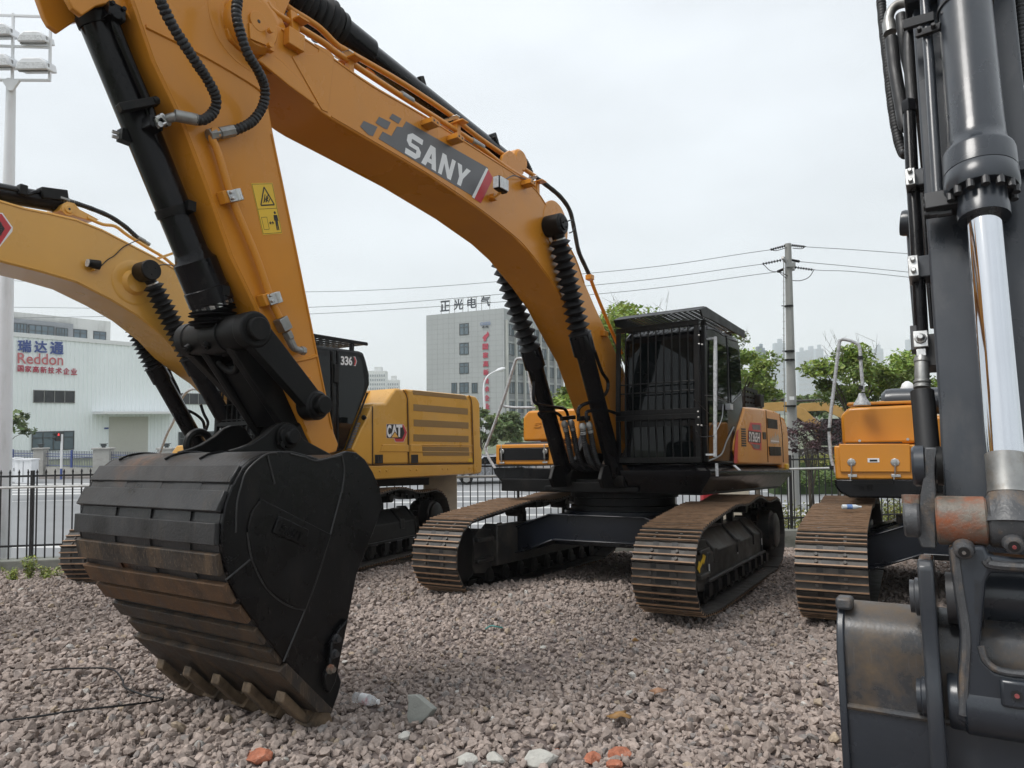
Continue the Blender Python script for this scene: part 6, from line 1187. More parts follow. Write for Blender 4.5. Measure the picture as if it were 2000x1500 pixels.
ct([(326, 704), (333, 730), (346, 757), (350, 772), (342, 788), (340, 805), (352, 830), (370, 842), (385, 848)], -.38, .02, k2); ct([(400, 840), (396, 822), (380, 808), (360, 800), (350, 805), (352, 820), (362, 835), (378, 842)], -.34, .02, k2); ct([(392, 700), (404, 725), (408, 742), (400, 752)], .5, .018, k1); ct([(392, 790), (398, 808), (406, 825), (402, 840)], .45, .018, k1)
# arm cylinder and lines above the boom
a, b = Cq.y(-80, 362, 0), Cq.y(118, 398, 0); g = G(); L = (b - a).length; g.lathe(a, b, [(-1.2, .105), (L - .02, .105), (L, .09)], 26); ac2 = obj('arm_cylinder', g, M['black'], ca)
g = G(); g.tube(smooth_pts([Cq.y(*p, .1) for p in ((-60, 352), (0, 366), (40, 373), (55, 380), (72, 374), (95, 376), (112, 385))], 4), .02, 10); obj('steel_tube', g, M['black'], ac2)
g = G(); g.box(Cq.y(103, 381, .08), (.28, .14, .13), Matrix.Rotation(.2, 3, 'Y')); g.box(Cq.y(43, 372, .1), (.08, .1, .12)); obj('port_block', g, M['blackm'], ac2, bevel=.012)
g = G(); pr = Cq.prof([(113, 412), (118, 400), (128, 395), (142, 398), (152, 410), (190, 430), (170, 432)], .12); g.prism(pr, -.16, .16); c = Cq.y(133, 409, .16); g.lathe((c.x, .15, c.z), (c.x, .19, c.z), [(0, .075), (.02, .075), (.022, .05), (.04, .045)], 24); g.mat(1).cyl((c.x, .185, c.z), (c.x, .194, c.z), .014, seg=10); obj('cylinder_lug', g, [M['yellow'], M['blk']], boom2, bevel=.006)
g = hose([Cq.y(*p, .12) for p in ((120, 388), (145, 396), (180, 408), (215, 423), (245, 443), (270, 466))], .03, 6); obj('hydraulic_hose', g, M['hose'], boom2)
for p0, p1 in (((116, 386), (146, 396)), ((268, 464), (292, 478))): g = G(); g.lathe(Cq.y(*p0, .12), Cq.y(*p1, .12), [(0, .033), (.1, .033), (.11, .026), (.17, .026)], 10); obj('hose_fitting', g, M['dullsteel'], boom2)
g = G(); g.tube(smooth_pts([Cq.y(*p, .16) for p in ((170, 425), (200, 438), (225, 442), (250, 460), (290, 485), (320, 503), (345, 524))], 4), .02, 10); g.box(Cq.y(322, 500, .16), (.22, .07, .03), Matrix.Rotation(.55, 3, 'Y')); obj('oil_pipe', g, M['yellow'], boom2)
g = G(); g.tube(smooth_pts([Cq.y(*p, .46) for p in ((303, 521), (318, 517), (335, 518), (345, 523))], 4), .007, 6); obj('grease_line', g, M['hose'], boom2)
# stick and bucket hanging further left, mostly outside the picture
g = G(); g.prism([(6.6, 4.7), (6.3, 4.8), (5.75, 4.2), (5.85, 3.6), (6.05, 1.5), (6.25, 1.5), (6.5, 3.0)], -.2, .2); st2 = obj('stick', g, M['yellow'], ca, bevel=.01)
g = G(); g.prism([(6.0, 1.6), (6.5, 1.5), (6.75, 1.1), (6.7, .6), (6.3, .1), (5.8, .02), (6.1, .35), (6.2, .9), (6.0, 1.3)], -.65, .65); obj('bucket', g, M['bucket'], ca, bevel=.02)
g = G(); g.lathe((6.85, 0, 4.3), (6.5, 0, 1.8), [(0, .1), (1.6, .1), (1.61, .05), (2.5, .05)], 20); obj('bucket_cylinder', g, M['black'], ca)
# house
YS = 1.45
def ch(px, py, off=0.0, y=YS): p = Cq.y(px, py, y); return Vector((p.x, y + off, p.z))
def zo(u, v): return 600 + u / 4.689, 640 + v / 4.689    # enlarged detail -> picture
def onh(pts, th, m, name, off=0.0, bev=0, par=None, y=YS): g = G(); g.slab([ch(*zo(a, b), off, y) for a, b in pts], (0, th, 0)); return obj(name, g, m, par, bevel=bev)
deckz = ch(730, 925).z
g = G(); g.box((.75, 0, 1.27), (1.5, 1.3, .3)); obj('boom_mount', g, M['blackm'], ca, bevel=.01)
g = G(); g.box((-.5, -.1, 1.2), (3.2, 2.3, .12)); g.box((.9, .9, 1.2), (.8, 1.0, .2)); obj('deck', g, M['blackm'], ca)
g = G(); g.slab([(x, y, z) for (x, z), y in zip(Cq.prof([zo(*p) for p in ((560, 1262), (1520, 1248), (1528, 1340), (620, 1392))], YS), [YS] * 4)], (0, -1.0, 0)); bb = obj('side_beam', g, M['yellow'], ca, bevel=.02)
g = G()
for u, v in ((664, 1312), (727, 1308), (945, 1302), (1002, 1300), (1238, 1292), (1288, 1292), (1490, 1284)): e = ch(*zo(u, v)); g.lathe(e, e + Vector((0, .012, 0)), [(0, .02), (.008, .02), (.012, .014)], 10)
obj('bolt', g, M['yellow'], bb)
def house_panel(outer, name, parent, ridge=None):
    """door with its upper edge rolled inwards: two belts, the lower one upright, the upper sloping towards the roof"""
    return None
z1 = [(600, 1255), (928, 1250), (918, 650), (905, 610), (880, 570), (850, 555), (810, 556), (770, 610), (715, 690), (655, 690), (612, 690), (600, 720)]
g = G(); g.slab([ch(*zo(*p)) for p in z1], (0, -1.4, 0)); d1_ = obj('engine_door', g, M['yellow'], ca, bevel=.035, seg=3)
z2 = [(934, 1248), (1518, 1242), (1500, 700), (1494, 650), (1470, 620), (1440, 612), (900, 560), (918, 600), (925, 650)]
g = G(); g.slab([ch(*zo(*p)) for p in z2], (0, -1.4, 0)); d2_ = obj('engine_door', g, M['yellow'], ca, bevel=.035, seg=3)
z3 = [(1530, 1345), (1590, 1335), (1603, 1310), (1603, 1120), (1590, 1085), (1583, 700), (1570, 660), (1545, 630), (1490, 618), (1503, 650), (1510, 700), (1524, 1085), (1522, 1240)]
g = G(); g.slab([ch(*zo(*p)) for p in z3], (0, -2.75, 0)); obj('counterweight', g, M['yellow'], ca, bevel=.05, seg=3)
z4 = [(412, 1118), (596, 715), (596, 1257), (560, 1250)]
g = G(); g.slab([ch(*zo(*p)) for p in z4], (0, -.9, 0)); obj('front_panel', g, M['yellow'], ca, bevel=.02)
g = G(); g.slab([ch(*zo(*p), -.5) for p in ((550, 590), (810, 555), (800, 600), (715, 690), (600, 690), (575, 690))], (0, -.7, 0)); g.box((-1.2, -.6, 2.3), (1.5, 1.4, .7)); g.box((-1.3, -.2, 2.0), (2.9, 2.2, 1.0)); obj('engine_cover', g, M['yellow'], ca, bevel=.02)
g = G(); c = ch(*zo(660, 560), -.8); g.lathe(c - Vector((0, 0, .3)), c + Vector((0, 0, .12)), [(0, .12), (.3, .12), (.38, .10), (.42, .05)], 20); obj('exhaust_cap', g, M['grey'], ca)
for q in ([(965, 572), (1445, 622), (1463, 660), (970, 612)], [(972, 700), (1470, 740), (1470, 797), (972, 760)], [(975, 840), (1476, 868), (1476, 925), (975, 903)], [(972, 976), (1476, 992), (1476, 1050), (972, 1040)], [(1052, 1088), (1478, 1095), (1484, 1173), (1060, 1173)]): onh(q, .003, M['catvent'], 'mesh_vent', .0012, 0, d2_)
for q in ([(618, 1163), (692, 1162), (692, 1244), (618, 1246)],): v_ = onh(q, .006, M['blk'], 'latch', .0012, .004, d1_)
onh([(950, 1163), (1014, 1162), (1014, 1239), (950, 1241)], .006, M['blk'], 'latch', .0012, .004, d2_); onh([(1474, 1198), (1512, 1196), (1512, 1228), (1474, 1230)], .002, M['lyellow'], 'small_label', .0012, 0, d2_)
g = G()
for u in (640, 668): g.bar(ch(*zo(u, 1175), .010), ch(*zo(u, 1235), .010), .012, .022)
obj('latch_grip', g, M['bolt'], d1_)
for pl in ([(880, 570), (905, 610), (918, 650), (925, 900), (932, 1250)], [(1480, 618), (1500, 655), (1508, 700), (1516, 960), (1524, 1245)], [(597, 720), (600, 1255)], [(560, 1258), (930, 1252), (1520, 1245)]):
    g = G(); g.tube([ch(*zo(*p), .001) for p in pl], .007, 6); obj('door_gap', g, M['blk'], d2_)
# pressed creases on the doors
g = G()
for pl in ([(680, 1075), (925, 1080)], [(660, 1132), (928, 1134)], [(940, 1074), (1512, 1078)], [(940, 1136), (1514, 1140)]):
    g.bar(ch(*zo(*pl[0]), .004), ch(*zo(*pl[1]), .004), .012, .012)
g.slab([ch(*zo(*p), .001) for p in ((690, 1068), (925, 1072), (928, 1134), (665, 1132))], (0, .010, 0)); obj('pressed_band', g, M['yellow'], d1_, bevel=.006)
g = G(); g.slab([ch(*zo(*p), .001) for p in ((945, 1072), (1042, 1074), (1050, 1138), (946, 1136))], (0, .010, 0)); obj('pressed_band', g, M['yellow'], d2_, bevel=.006)
# emblem: dark hexagon with red edge, white letters and a yellow triangle
onh([(725, 882), (880, 884), (916, 960), (883, 1048), (806, 1048), (792, 1014), (723, 1010)], .001, M['white'], 'emblem_border', .0014, 0, d1_); onh([(728, 884), (879, 886), (913, 960), (881, 1045), (808, 1045), (796, 1012), (726, 1008)], .001, M['red'], 'emblem', .0028, 0, d1_); onh([(728, 884), (866, 886), (892, 962), (866, 1018), (810, 1016), (800, 1010), (726, 1008)], .001, M['blk'], 'emblem_panel', .0042, 0, d1_)
for s, q in (("C", ((727, 1006), (768, 1004), (768, 888), (727, 890))), ("A", ((766, 1004), (826, 1002), (826, 888), (766, 888))), ("T", ((812, 1002), (868, 1000), (868, 888), (812, 888)))):
    g = G(); put_text(g, s, [ch(*zo(*p), .0062) for p in q], .045); obj('emblem_letter', g, M['white'], d1_)
onh([(760, 1006), (800, 946), (840, 1006)], .001, M['blk'], 'triangle', .0066, 0, d1_); onh([(768, 1005), (800, 956), (832, 1005)], .001, mat("emblem_yellow", (.75, .42, .10), .4), 'triangle', .0080, 0, d1_)
# cab
cabp = [zo(*p) for p in ((110, 160), (480, 212), (520, 225), (545, 300), (575, 420), (578, 520), (550, 600), (420, 900), (345, 1125))]
g = G(); g.slab([Vector((1.5, 1.42, 1.45)), Vector((1.52, 1.42, 2.2)), Vector((1.42, 1.42, 2.95)), Vector((1.25, 1.42, 3.12))] + [ch(*p, 0, 1.42) for p in cabp], (0, -1.0, 0)); cab2 = obj('cab', g, M['black'], ca, bevel=.04, seg=3)
onh([(285, 232), (470, 262), (492, 300), (520, 480), (516, 575), (430, 830), (360, 1000), (290, 1010)], .005, M['glass'], 'rear_window', .001, 0, cab2, 1.42); onh([(40, 250), (205, 262), (210, 690), (40, 700)], .005, M['glass'], 'door_window', .001, 0, cab2, 1.42); onh([(-240, 250), (20, 250), (20, 700), (-240, 720)], .005, M['glass'], 'door_window', .001, 0, cab2, 1.42)
g = G(); g.bar(ch(*zo(225, 215), .01, 1.42), ch(*zo(228, 1100), .01, 1.42), .02, .03); g.bar(ch(*zo(275, 210), .008, 1.42), ch(*zo(278, 1100), .008, 1.42), .012, .02); g.bar(ch(*zo(232, 375), .02, 1.42), ch(*zo(270, 375), .02, 1.42), .05, .02); g.box(ch(*zo(253, 420), .02, 1.42), (.09, .04, .26)); obj('door_frame', g, M['blackm'], cab2, bevel=.004)
g = G()
for k in range(10): t = k / 9; u, v = 465 - 85 * t, 880 + 215 * t; g.bar(ch(*zo(u - 20, v), .006, 1.42), ch(*zo(u + 18, v - 2), .006, 1.42), .006, .028)
obj('louvre', g, M['dkgrey'], cab2)
g = G(); a, b = ch(*zo(545, 600), .01, 1.42), ch(*zo(350, 1118), .01, 1.42); g.tube([a, b], .014, 8); c = ch(*zo(485, 823), .05, 1.42); g.lathe(c, c + Vector((-.06, 0, 0)), [(0, .03), (.02, .04), (.06, .02)], 10); g.bar(c, ch(*zo(520, 826), .02, 1.42), .02, .02); obj('cab_trim', g, M['blackm'], cab2)
rp = [ch(*zo(*p), 0, 1.42) for p in ((553, 135), (553, 165), (440, 185), (-180, 100), (-180, 60), (75, 65))]
g = G(); y0, y1 = .42, 1.42
for y in (y0, y1): g.slab([Vector((p.x, y, p.z)) for p in rp[:2]] + [Vector((p.x, y, p.z)) for p in [ch(*zo(-180, 40), 0, 1.42), ch(*zo(-180, 15), 0, 1.42)]], (0, -.02 if y == y1 else .02, 0))
p0, p1 = ch(*zo(553, 150), 0, 1.42), ch(*zo(-180, 28), 0, 1.42)
for k in range(13): t = k / 12; q = p0.lerp(p1, t); g.bar((q.x, y0, q.z), (q.x, y1, q.z), .02, .02)
for k in range(9): y = y0 + (y1 - y0) * k / 8; g.bar((p0.x, y, p0.z), (p1.x, y, p1.z), .014, .014)
for u in (430, 110): q = ch(*zo(u, 205), -.05, 1.42); g.bar(q, q + Vector((0, 0, .12)), .05, .05)
obj('roof_guard', g, M['blackm'], cab2)
g = G()
for (u, v, s, h_) in ((303, 342, "3", 0), (340, 344, "3", 0), (375, 346, "6", 0)):
    put_text(g, s, [ch(*zo(a, b), .0092, 1.42) for a, b in ((u, v), (u + 34, v + 2), (u + 34, v - 80), (u, v - 82))], .03)
obj('lettering', g, M['white'], cab2); onh([(385, 262), (436, 266), (452, 308), (440, 351), (380, 349)], .001, M['white'], 'decal_border', .0058, 0, cab2, 1.42); onh([(385, 266), (433, 270), (447, 308), (436, 346), (380, 345)], .001, M['red'], 'decal', .0070, 0, cab2, 1.42); onh([(383, 260), (420, 262), (434, 308), (423, 352), (378, 352)], .0006, M['blk'], 'decal_panel', .0078, 0, cab2, 1.42)
fg = [Cq.x(*p, 1.25) for p in ((352, 905), (460, 820))]
g = G(); xg = 1.6
ya, yb, za, zb = .38, 1.40, 1.45, 3.05
for y in (ya, yb): g.bar((xg, y, za), (xg, y, zb), .05, .05)
for z in (za, 2.0, zb): g.bar((xg, ya, z), (xg, yb, z), .04, .05)
for k in range(1, 10): y = ya + (yb - ya) * k / 10; g.bar((xg + .01, y, za), (xg + .01, y, zb), .016, .016)
for k in range(1, 8): z = za + (zb - za) * k / 8; g.bar((xg + .02, ya, z), (xg + .02, yb, z), .012, .012)
obj('front_guard', g, M['blackm'], cab2)
# right side fittings visible past the boom: low yellow tank and a wrapped rail
g = G(); g.slab([Cq.x(*p, .9) for p in ((336, 882), (345, 870), (420, 866), (420, 905), (332, 905))], (-1.2, 0, 0)); obj('tool_box', g, M['yellow'], ca, bevel=.02)
rail(Cq, [(312, 885), (325, 850), (340, 820), (352, 785), (362, 768), (376, 760), (392, 762)], 0, ca, .02, x=.9)

# ------------------------------------------------------------------ the excavator at the right: orange body, dark grey arm close to the camera
RM = (5.14, 7.8, gz(5.14, 7.8)); Rq = Mach(RM, 32.0); RT_ = Mach(RM, 29.0)
ri = thing('crawler_excavator', 'orange crawler excavator at the right edge with dark grey arm and bucket close up', 'excavator', mat=Rq.mat)
tracks(ri, Rq.inv @ RT_.mat, arrow=False)
tank2, tb2, qa, qb = right_front(Rq, ri, (1632, 868, 1788, 936), .72, (1645, 790, 1793, 868), .45, None, False, False)
g = G(); a, b, c, d = [Rq.x(*p, .725) for p in ((1641, 922), (1779, 922), (1777, 867), (1639, 867))]; g.slab([a, b, c, d], (.02, 0, 0)); obj('box_lid', g, M['orange'], tb2, bevel=.008)
g = G()
for px in (1663, 1748): e = Rq.x(px, 903, .745); g.lathe(e, e + Vector((.010, 0, 0)), [(0, .045), (.008, .045), (.01, .04)], 8); g.box(e + Vector((.014, 0, .018)), (.02, .035, .035)); g.bar(e + Vector((.02, 0, -.02)), Rq.x(px, 926, .75), .012, .018); f = Rq.x(px + 2, 929, .735); g.box(f, (.014, .09, .03)); g.bar(f + Vector((.012, -.015, .02)), f + Vector((.012, -.022, -.045)), .012, .016)
obj('latch', g, M['steel'], tb2, bevel=.002)
g = G(); e = Rq.x(1706, 899, .746); g.box(e, (.006, .115, .045)); g.mat(1).box(e + Vector((.003, 0, -.002)), (.006, .075, .020)); obj('lid_handle', g, [M['white'], M['blk']], tb2)
g = G()
for px, py in ((1679, 861), (1773, 858)): e = Rq.x(px, py, .452); g.lathe(e, e + Vector((.006, 0, 0)), [(0, .016), (.006, .014)], 12)
obj('plug', g, M['steel'], tank2)
g = G(); a, b = Rq.x(1652, 866, .453), Rq.x(1762, 864, .453); g.bar(a, b, .004, .012); obj('seam', g, M['blk'], tank2)
g = G(); a, b = Rq.x(1653, 792, .40), Rq.x(1787, 788, .40); g.slab([a, b, b + Vector((0, 0, .035)), a + Vector((0, .02, .035))], (-.8, 0, 0)); obj('tank_cover', g, M['orange'], tank2, bevel=.01)
for px in (1722, 1774): g = G(); e = Rq.x(px, 787, .35); g.box(e, (.05, .06, .04)); obj('cover_clip', g, M['orange'], tank2, bevel=.006)
g = G(); a, b = Rq.x(1722, 785, -.6), Rq.x(1850, 782, -.6); g.lathe(a, b, [(0, .10), (.05, .155), (.12, .165), (1.6, .165)], 28); obj('silencer', g, M['grey'], ri)
g = G(); e = Rq.x(1773, 764, -1.0); g.lathe(e - Vector((0, 0, .2)), e + Vector((0, 0, .13)), [(0, .085), (.24, .085), (.30, .06), (.33, .02)], 18); obj('air_filter_cap', g, M['white'], ri)
g = G(); q = [Rq.x(*p, .76) for p in ((1630, 936), (1800, 936), (1800, 974), (1660, 972), (1640, 962), (1631, 950))]; g.slab(q, (-3.1, 0, 0)); obj('right_skirt', g, M['black'], ri, bevel=.02)
g = G(); g.bar(Rq.x(1664, 942, .79), Rq.x(1745, 940, .79), .06, .05)
for k in range(18): g.box(Rq.x(1668 + 4 * k, 939.5, .815), (.02, .014, .016))
for k in range(3): g.box(Rq.x(1683 + 9 * k, 953, .77), (.02, .03, .05))
obj('step_tread', g, M['blackm'], ri)
rail(Rq, [(1660, 946), (1648, 944), (1634, 925), (1626, 905), (1622, 880), (1620, 835), (1629, 755), (1639, 672), (1643, 664), (1650, 663), (1670, 669), (1679, 680), (1682, 720), (1686, 765)], 0, ri, .019, x=.66)
g = G(); g.lathe(Rq.x(1683, 768, .6), Rq.x(1684, 792, .6), [(0, .03), (.05, .045), (.12, .09), (.14, .09)], 12); obj('rail_socket', g, M['wrap'], ri)
g = G()
for px, py in ((1680, 699), (1682, 757), (1621, 839), (1625, 913)): a = Rq.x(px, py, .662); g.lathe(a - Vector((0, 0, .02)), a + Vector((0, 0, .02)), [(0, .028), (.04, .028)], 10)
obj('rail_tape', g, M['blk'], ri)
# hidden part of the body, for views from the side
g = G(); g.box((-1.2, .2, 1.3), (2.6, 2.3, .3)); obj('deck', g, M['blackm'], ri); g = G(); g.prism([(-.4, 1.5), (-.4, 2.05), (-2.4, 2.2), (-2.9, 2.0), (-2.9, 1.5)], -1.3, 1.46); obj('engine_cover', g, M['orange'], ri, bevel=.03)
g = G(); g.prism([(1.0, 1.45), (1.0, 1.95), (.9, 3.0), (-.4, 3.05), (-.5, 2.2), (-.2, 1.45)], .46, 1.39); cbr = obj('cab', g, M['black'], ri, bevel=.04)
g = G(); g.slab([(1.004, .55, 1.98), (1.004, 1.3, 1.98), (.94, 1.3, 2.9), (.94, .55, 2.9)], (.006, 0, 0)); obj('windscreen', g, M['glass'], cbr)
g = G(); g.prism([(5.7, 4.35), (5.4, 4.5), (4.5, 4.4), (3.6, 4.3), (2.6, 4.15), (1.9, 3.8), (1.2, 3.2), (.1, 2.0), (.1, 1.75), (.35, 1.62), (1.2, 2.35), (2.2, 3.1), (3.2, 3.6), (4.4, 3.8), (5.3, 3.95)], -.24, .24); obj('boom', g, M['grey'], ri, bevel=.01)
# the arm seen from its front face
FB, FT = Vector((6.00, 0, 1.02)), Vector((5.42, 0, 3.25)); FD_ = (FT - FB).normalized(); FNr = Vector((FD_.z, 0, -FD_.x))
def rf(px, py, off=0.0): return Rq.pl(px, py, FB + FNr * off, FNr)
def fl_(p): return Vector(p)
fpoly = [(1770, -300), (1781, 16), (1799, 281), (1808, 416), (1823, 637), (1835, 817), (1842, 985), (2120, 985), (2080, 760), (2035, 450), (1997, 138), (1983, 0), (1960, -300)]
g = G(); g.slab([rf(*p) for p in fpoly], -FNr * .5); rst = obj('stick', g, M['grey'], ri, bevel=.012)
g = G(); a = rf(1986, 330, .0); g.box(rf(1998, 325, .03), (.05, .10, .05)); e = rf(1985, 320, .05); g.cyl(e, e + FNr * .02, .012, seg=8); obj('mounting_lug', g, M['grey'], rst, bevel=.004)
# its bucket cylinder
RC = .15
def rax(px, py): return rf(px, py, RC)
c0, c1 = rax(1878, -60), rax(1920, 330); dR = (c1 - c0).normalized()
rodA, rodB = rax(1927, 415), rax(1970, 962); dR = (rodB - c0).normalized()
def onaxis(py):   # point on the cylinder axis at picture height py
    best = None
    lo, hi = -1.5, 3.5
    for _ in range(50):
        mid = (lo + hi) / 2; p = Rq.mat @ (c0 + dR * mid) - CO; yy = 750 - FOC * p.dot(CU) / p.dot(CF)
        if yy < py: lo = mid
        else: hi = mid
    return c0 + dR * lo
def wid(py, px): p = onaxis(py); d = (Rq.mat @ p - CO).dot(CF); return px * d / FOC / 2
g = G(); A = onaxis(-250); tt = lambda py: (onaxis(py) - A).length
rb = wid(150, 92); rg_ = wid(350, 125)
g.lathe(A, onaxis(400), [(0, rb), (tt(253), rb), (tt(255), rb * 1.01), (tt(272), rb * 1.01), (tt(288), rb * 1.05), (tt(300), rg_ * .97), (tt(306), rg_), (tt(341), rg_), (tt(342), rg_ * .985), (tt(344), rg_ * 1.01), (tt(372), rg_ * 1.01), (tt(378), rg_ * .96), (tt(379), rg_ * .66), (tt(398), rg_ * .66), (tt(412), rg_ * .70), (tt(428), rg_ * .69)], 40)
rcy = obj('bucket_cylinder', g, M['grey'], ri)
g = G(); u_ = Vector((0, 1, 0)); v_ = dR.cross(u_); e0 = onaxis(380)
for k in range(14): q = 2 * math.pi * (k + .3) / 14; e = e0 + (u_ * math.cos(q) + v_ * math.sin(q)) * rg_ * .86; g.cyl(e - dR * .01, e + dR * .03, .017, seg=10)
obj('gland_bolt', g, M['bolt'], rcy)
g = G(); g.lathe(onaxis(418), onaxis(890), [(0, wid(500, 60)), ((onaxis(890) - onaxis(418)).length, wid(500, 60))], 40); obj('rod', g, M['chrome'], rcy, label='polished chrome piston rod')
g = G(); L = (onaxis(964) - onaxis(888)).length; r_ = wid(920, 67) + .002; g.lathe(onaxis(888), onaxis(964), [(0, r_), (L * .9, r_), (L, r_ * 1.04)], 36); obj('rod_sleeve', g, M['dullsteel'], rcy)
g = G(); e = onaxis(15); g.lathe(e - dR * .012, e + dR * .012, [(0, rb + .008), (.024, rb + .008)], 36); g.bar(e + u_ * -(rb + .02) - v_ * 0, e + u_ * -(rb + .16), .03, .05); g.bar(rf(1790, 68, .14), rf(1838, 52, .18), .03, .035)
for q in ((1796, 62), (1823, 55), (1842, 32)): z = rf(*q, .18); g.cyl(z, z + FNr * .03, .012, seg=6)
obj('tube_clamp', g, M['bolt'], rcy, bevel=.003)
g = G(); g.tube([rf(1803, -40, .12), rf(1815, 120, .12), rf(1832, 388, .12)], .024, 14); g.tube([rf(1842, -40, .16), rf(1852, 160, .14), rf(1866, 330, .13)], .012, 10); obj('oil_tube', g, M['grey'], rcy)
g = G(); g.box(rf(1838, 398, .12), (.10, .13, .085), Matrix((FNr, Vector((0, 1, 0)), FD_)).transposed())
for q in ((1818, 388), (1818, 402), (1820, 417), (1830, 418), (1845, 417)): z = rf(*q, .12); g.cyl(z + Vector((0, -.03, 0)), z + Vector((0, .03, 0)), .016, seg=10)
obj('port_block', g, M['bolt'], rcy, bevel=.004)
# pipes and hoses along the far edge of the arm
def rp_(px, py, off=-.12): return rf(px, py, off)
g = G(); g.tube([rp_(*p) for p in ((1775, 205), (1781, 330), (1789, 450), (1799, 640), (1800, 660))], .031, 14); g.lathe(rp_(1774, 198), rp_(1777, 232), [(0, .03), (.02, .038), (.08, .038)], 6); obj('oil_pipe', g, M['black'], rst)
g = G(); g.tube([rp_(*p, -.3) for p in ((1800, 330), (1806, 430), (1815, 560), (1822, 640))], .014, 10); obj('oil_pipe', g, M['black'], rst)
for py, px in ((355, 1787), (528, 1793)):
    g = G(); c = rp_(px, py); g.box(c + Vector((0, .07, 0)), (.08, .15, .10 if py < 400 else .12), Matrix((FNr, Vector((0, 1, 0)), FD_)).transposed()); obj('clamp_base', g, M['grey'], rst, bevel=.006)
    g = G(); c = rp_(px - 8, py, -.08); g.box(c, (.10, .045, .10 if py < 400 else .115), Matrix((FNr, Vector((0, 1, 0)), FD_)).transposed())
    for s_ in (-1, 1): z = c + FD_ * .03 * s_ + FNr * .05; g.cyl(z, z + FNr * .018, .013, seg=6)
    obj('pipe_clamp', g, M['steel'], rst, bevel=.004)
g = G(); Mx = Matrix((FNr, Vector((0, 1, 0)), FD_)).transposed(); c = rp_(1799, 667, -.10); g.box(c, (.07, .062, .085), Mx); z = c + FNr * .034; g.lathe(z, z + FNr * .035, [(0, .027), (.008, .027), (.009, .018), (.03, .014)], 8); g.box(rp_(1800, 692, -.10), (.055, .042, .04), Mx); g.mat(1).box(rp_(1786, 664, -.12), (.06, .03, .13), Mx); obj('valve_fitting', g, [M['steel'], M['bolt']], rst, bevel=.004)
g = G(); g.lathe(rp_(1800, 696, -.10), rp_(1801, 775, -.10), [(0, .028), (.02, .034), (.03, .034), (.035, .03), (.10, .032), (.12, .030), (.125, .036), (.135, .036), (.14, .03), (.148, .036), (.16, .036)], 14); obj('hose_fitting', g, M['dullsteel'], rst)
g = G(); g.tube([rp_(*p, -.10) for p in ((1801, 765), (1805, 800), (1811, 870), (1813, 940))], .05, 14); g.box(rp_(1822, 690, -.16), (.10, .10, .16), Mx); obj('hydraulic_hose', g, M['hose'], rst)
hx = [(1716, -60), (1724, 40), (1733, 120), (1742, 200), (1752, 260), (1762, 295), (1770, 300), (1773, 285)]
h_ = hose([rp_(a, b, -.45 + .03 * i) for i, (a, b) in enumerate(hx)], .028, 8); obj('hydraulic_hose', h_, M['hose'], rst, label='hose in a spiral guard')
g = G(); g.tube(smooth_pts([rp_(*p, -.25) for p in ((1800, 2), (1775, 4), (1752, 10), (1739, 24), (1735, 42))], 5), .028, 12); g.lathe(rp_(1735, 38, -.25), rp_(1740, 78, -.25), [(0, .030), (.02, .030), (.022, .036), (.11, .036)], 12); obj('hose_fitting', g, M['dullsteel'], rst)
h_ = hose([rp_(*p, -.25) for p in ((1741, 75), (1747, 130), (1757, 190), (1767, 245), (1772, 250))], .034, 8, False); obj('hydraulic_hose', h_, M['hose'], rst)
h_ = hose([rp_(*p, -.4) for p in ((1760, 30), (1768, 100), (1782, 160), (1788, 220))], .032, 8, False); obj('hydraulic_hose', h_, M['hose'], rst)
h_ = hose([rp_(*p, -.2) for p in ((1786, 60), (1776, 66), (1776, 120), (1782, 200))], .03, 8, False); obj('hydraulic_hose', h_, M['hose'], rst)
g = G(); a, b = rp_(1760, 436, -.9), rp_(1812, 434, -.9); g.lathe(a, b, [(0, .075), (.015, .08), (.06, .08), (.07, .05), (.16, .05), (.17, .085), (.25, .085)], 24); g.tube([rp_(1780, 445, -.95), rp_(1788, 560, -.95), rp_(1800, 700, -1.0)], .03, 12); obj('boom_cylinder', g, M['grey'], ri)
h_ = hose([rf(1992, -40, -.1), rf(1996, 60, -.1), rf(2006, 160, -.1)], .03, 8); obj('hydraulic_hose', h_, M['hose'], rst)
M['rnip'] = mat("red_nipple_cap", (.26, .06, .06), .6)
# link pin across the end of the rod
LP = rf(1975, 1020, RC)
PX = LP.x
def rx(px, py, dx=0.0): return Rq.x(px, py, PX + dx)
def ycyl(px0, px1, py, r, name, m, par, dx=0.0, extra=None):
    a, b = rx(px0, py, dx), rx(px1, py, dx); L = b.y - a.y; g = G(); pr = [(0, r * .9), (.008, r), (L - .008, r), (L, r * .9)] if extra is None else extra(L); g.lathe(Vector((a.x, a.y, LP.z)), Vector((a.x, b.y, LP.z)), pr, 40); return obj(name, g, m, par)
zr = (rx(1900, 973).z - rx(1900, 1072).z) / 2
pl_ = ycyl(1829, 1929, 1022, zr * .98, 'link_barrel', M['rust'], ri); ycyl(1930, 2060, 1022, zr, 'rod_eye', M['greyworn'], rcy); ycyl(1766, 1798, 1022, zr * .74, 'pin_end', M['greyworn'], pl_); ycyl(2062, 2160, 1022, zr * .98, 'link_barrel', M['rust'], ri)
g = G(); g.lathe(onaxis(958), onaxis(1000), [(0, wid(960, 68)), (.02, wid(960, 72)), (.10, wid(960, 110)), (.14, wid(960, 125))], 32); obj('rod_end', g, M['greyworn'], rcy)
g = G(); e = rx(1781, 983, .0); g.cyl(e, e + Vector((0, 0, .035)), .036, seg=8); obj('pin_bolt', g, M['rust'], pl_)
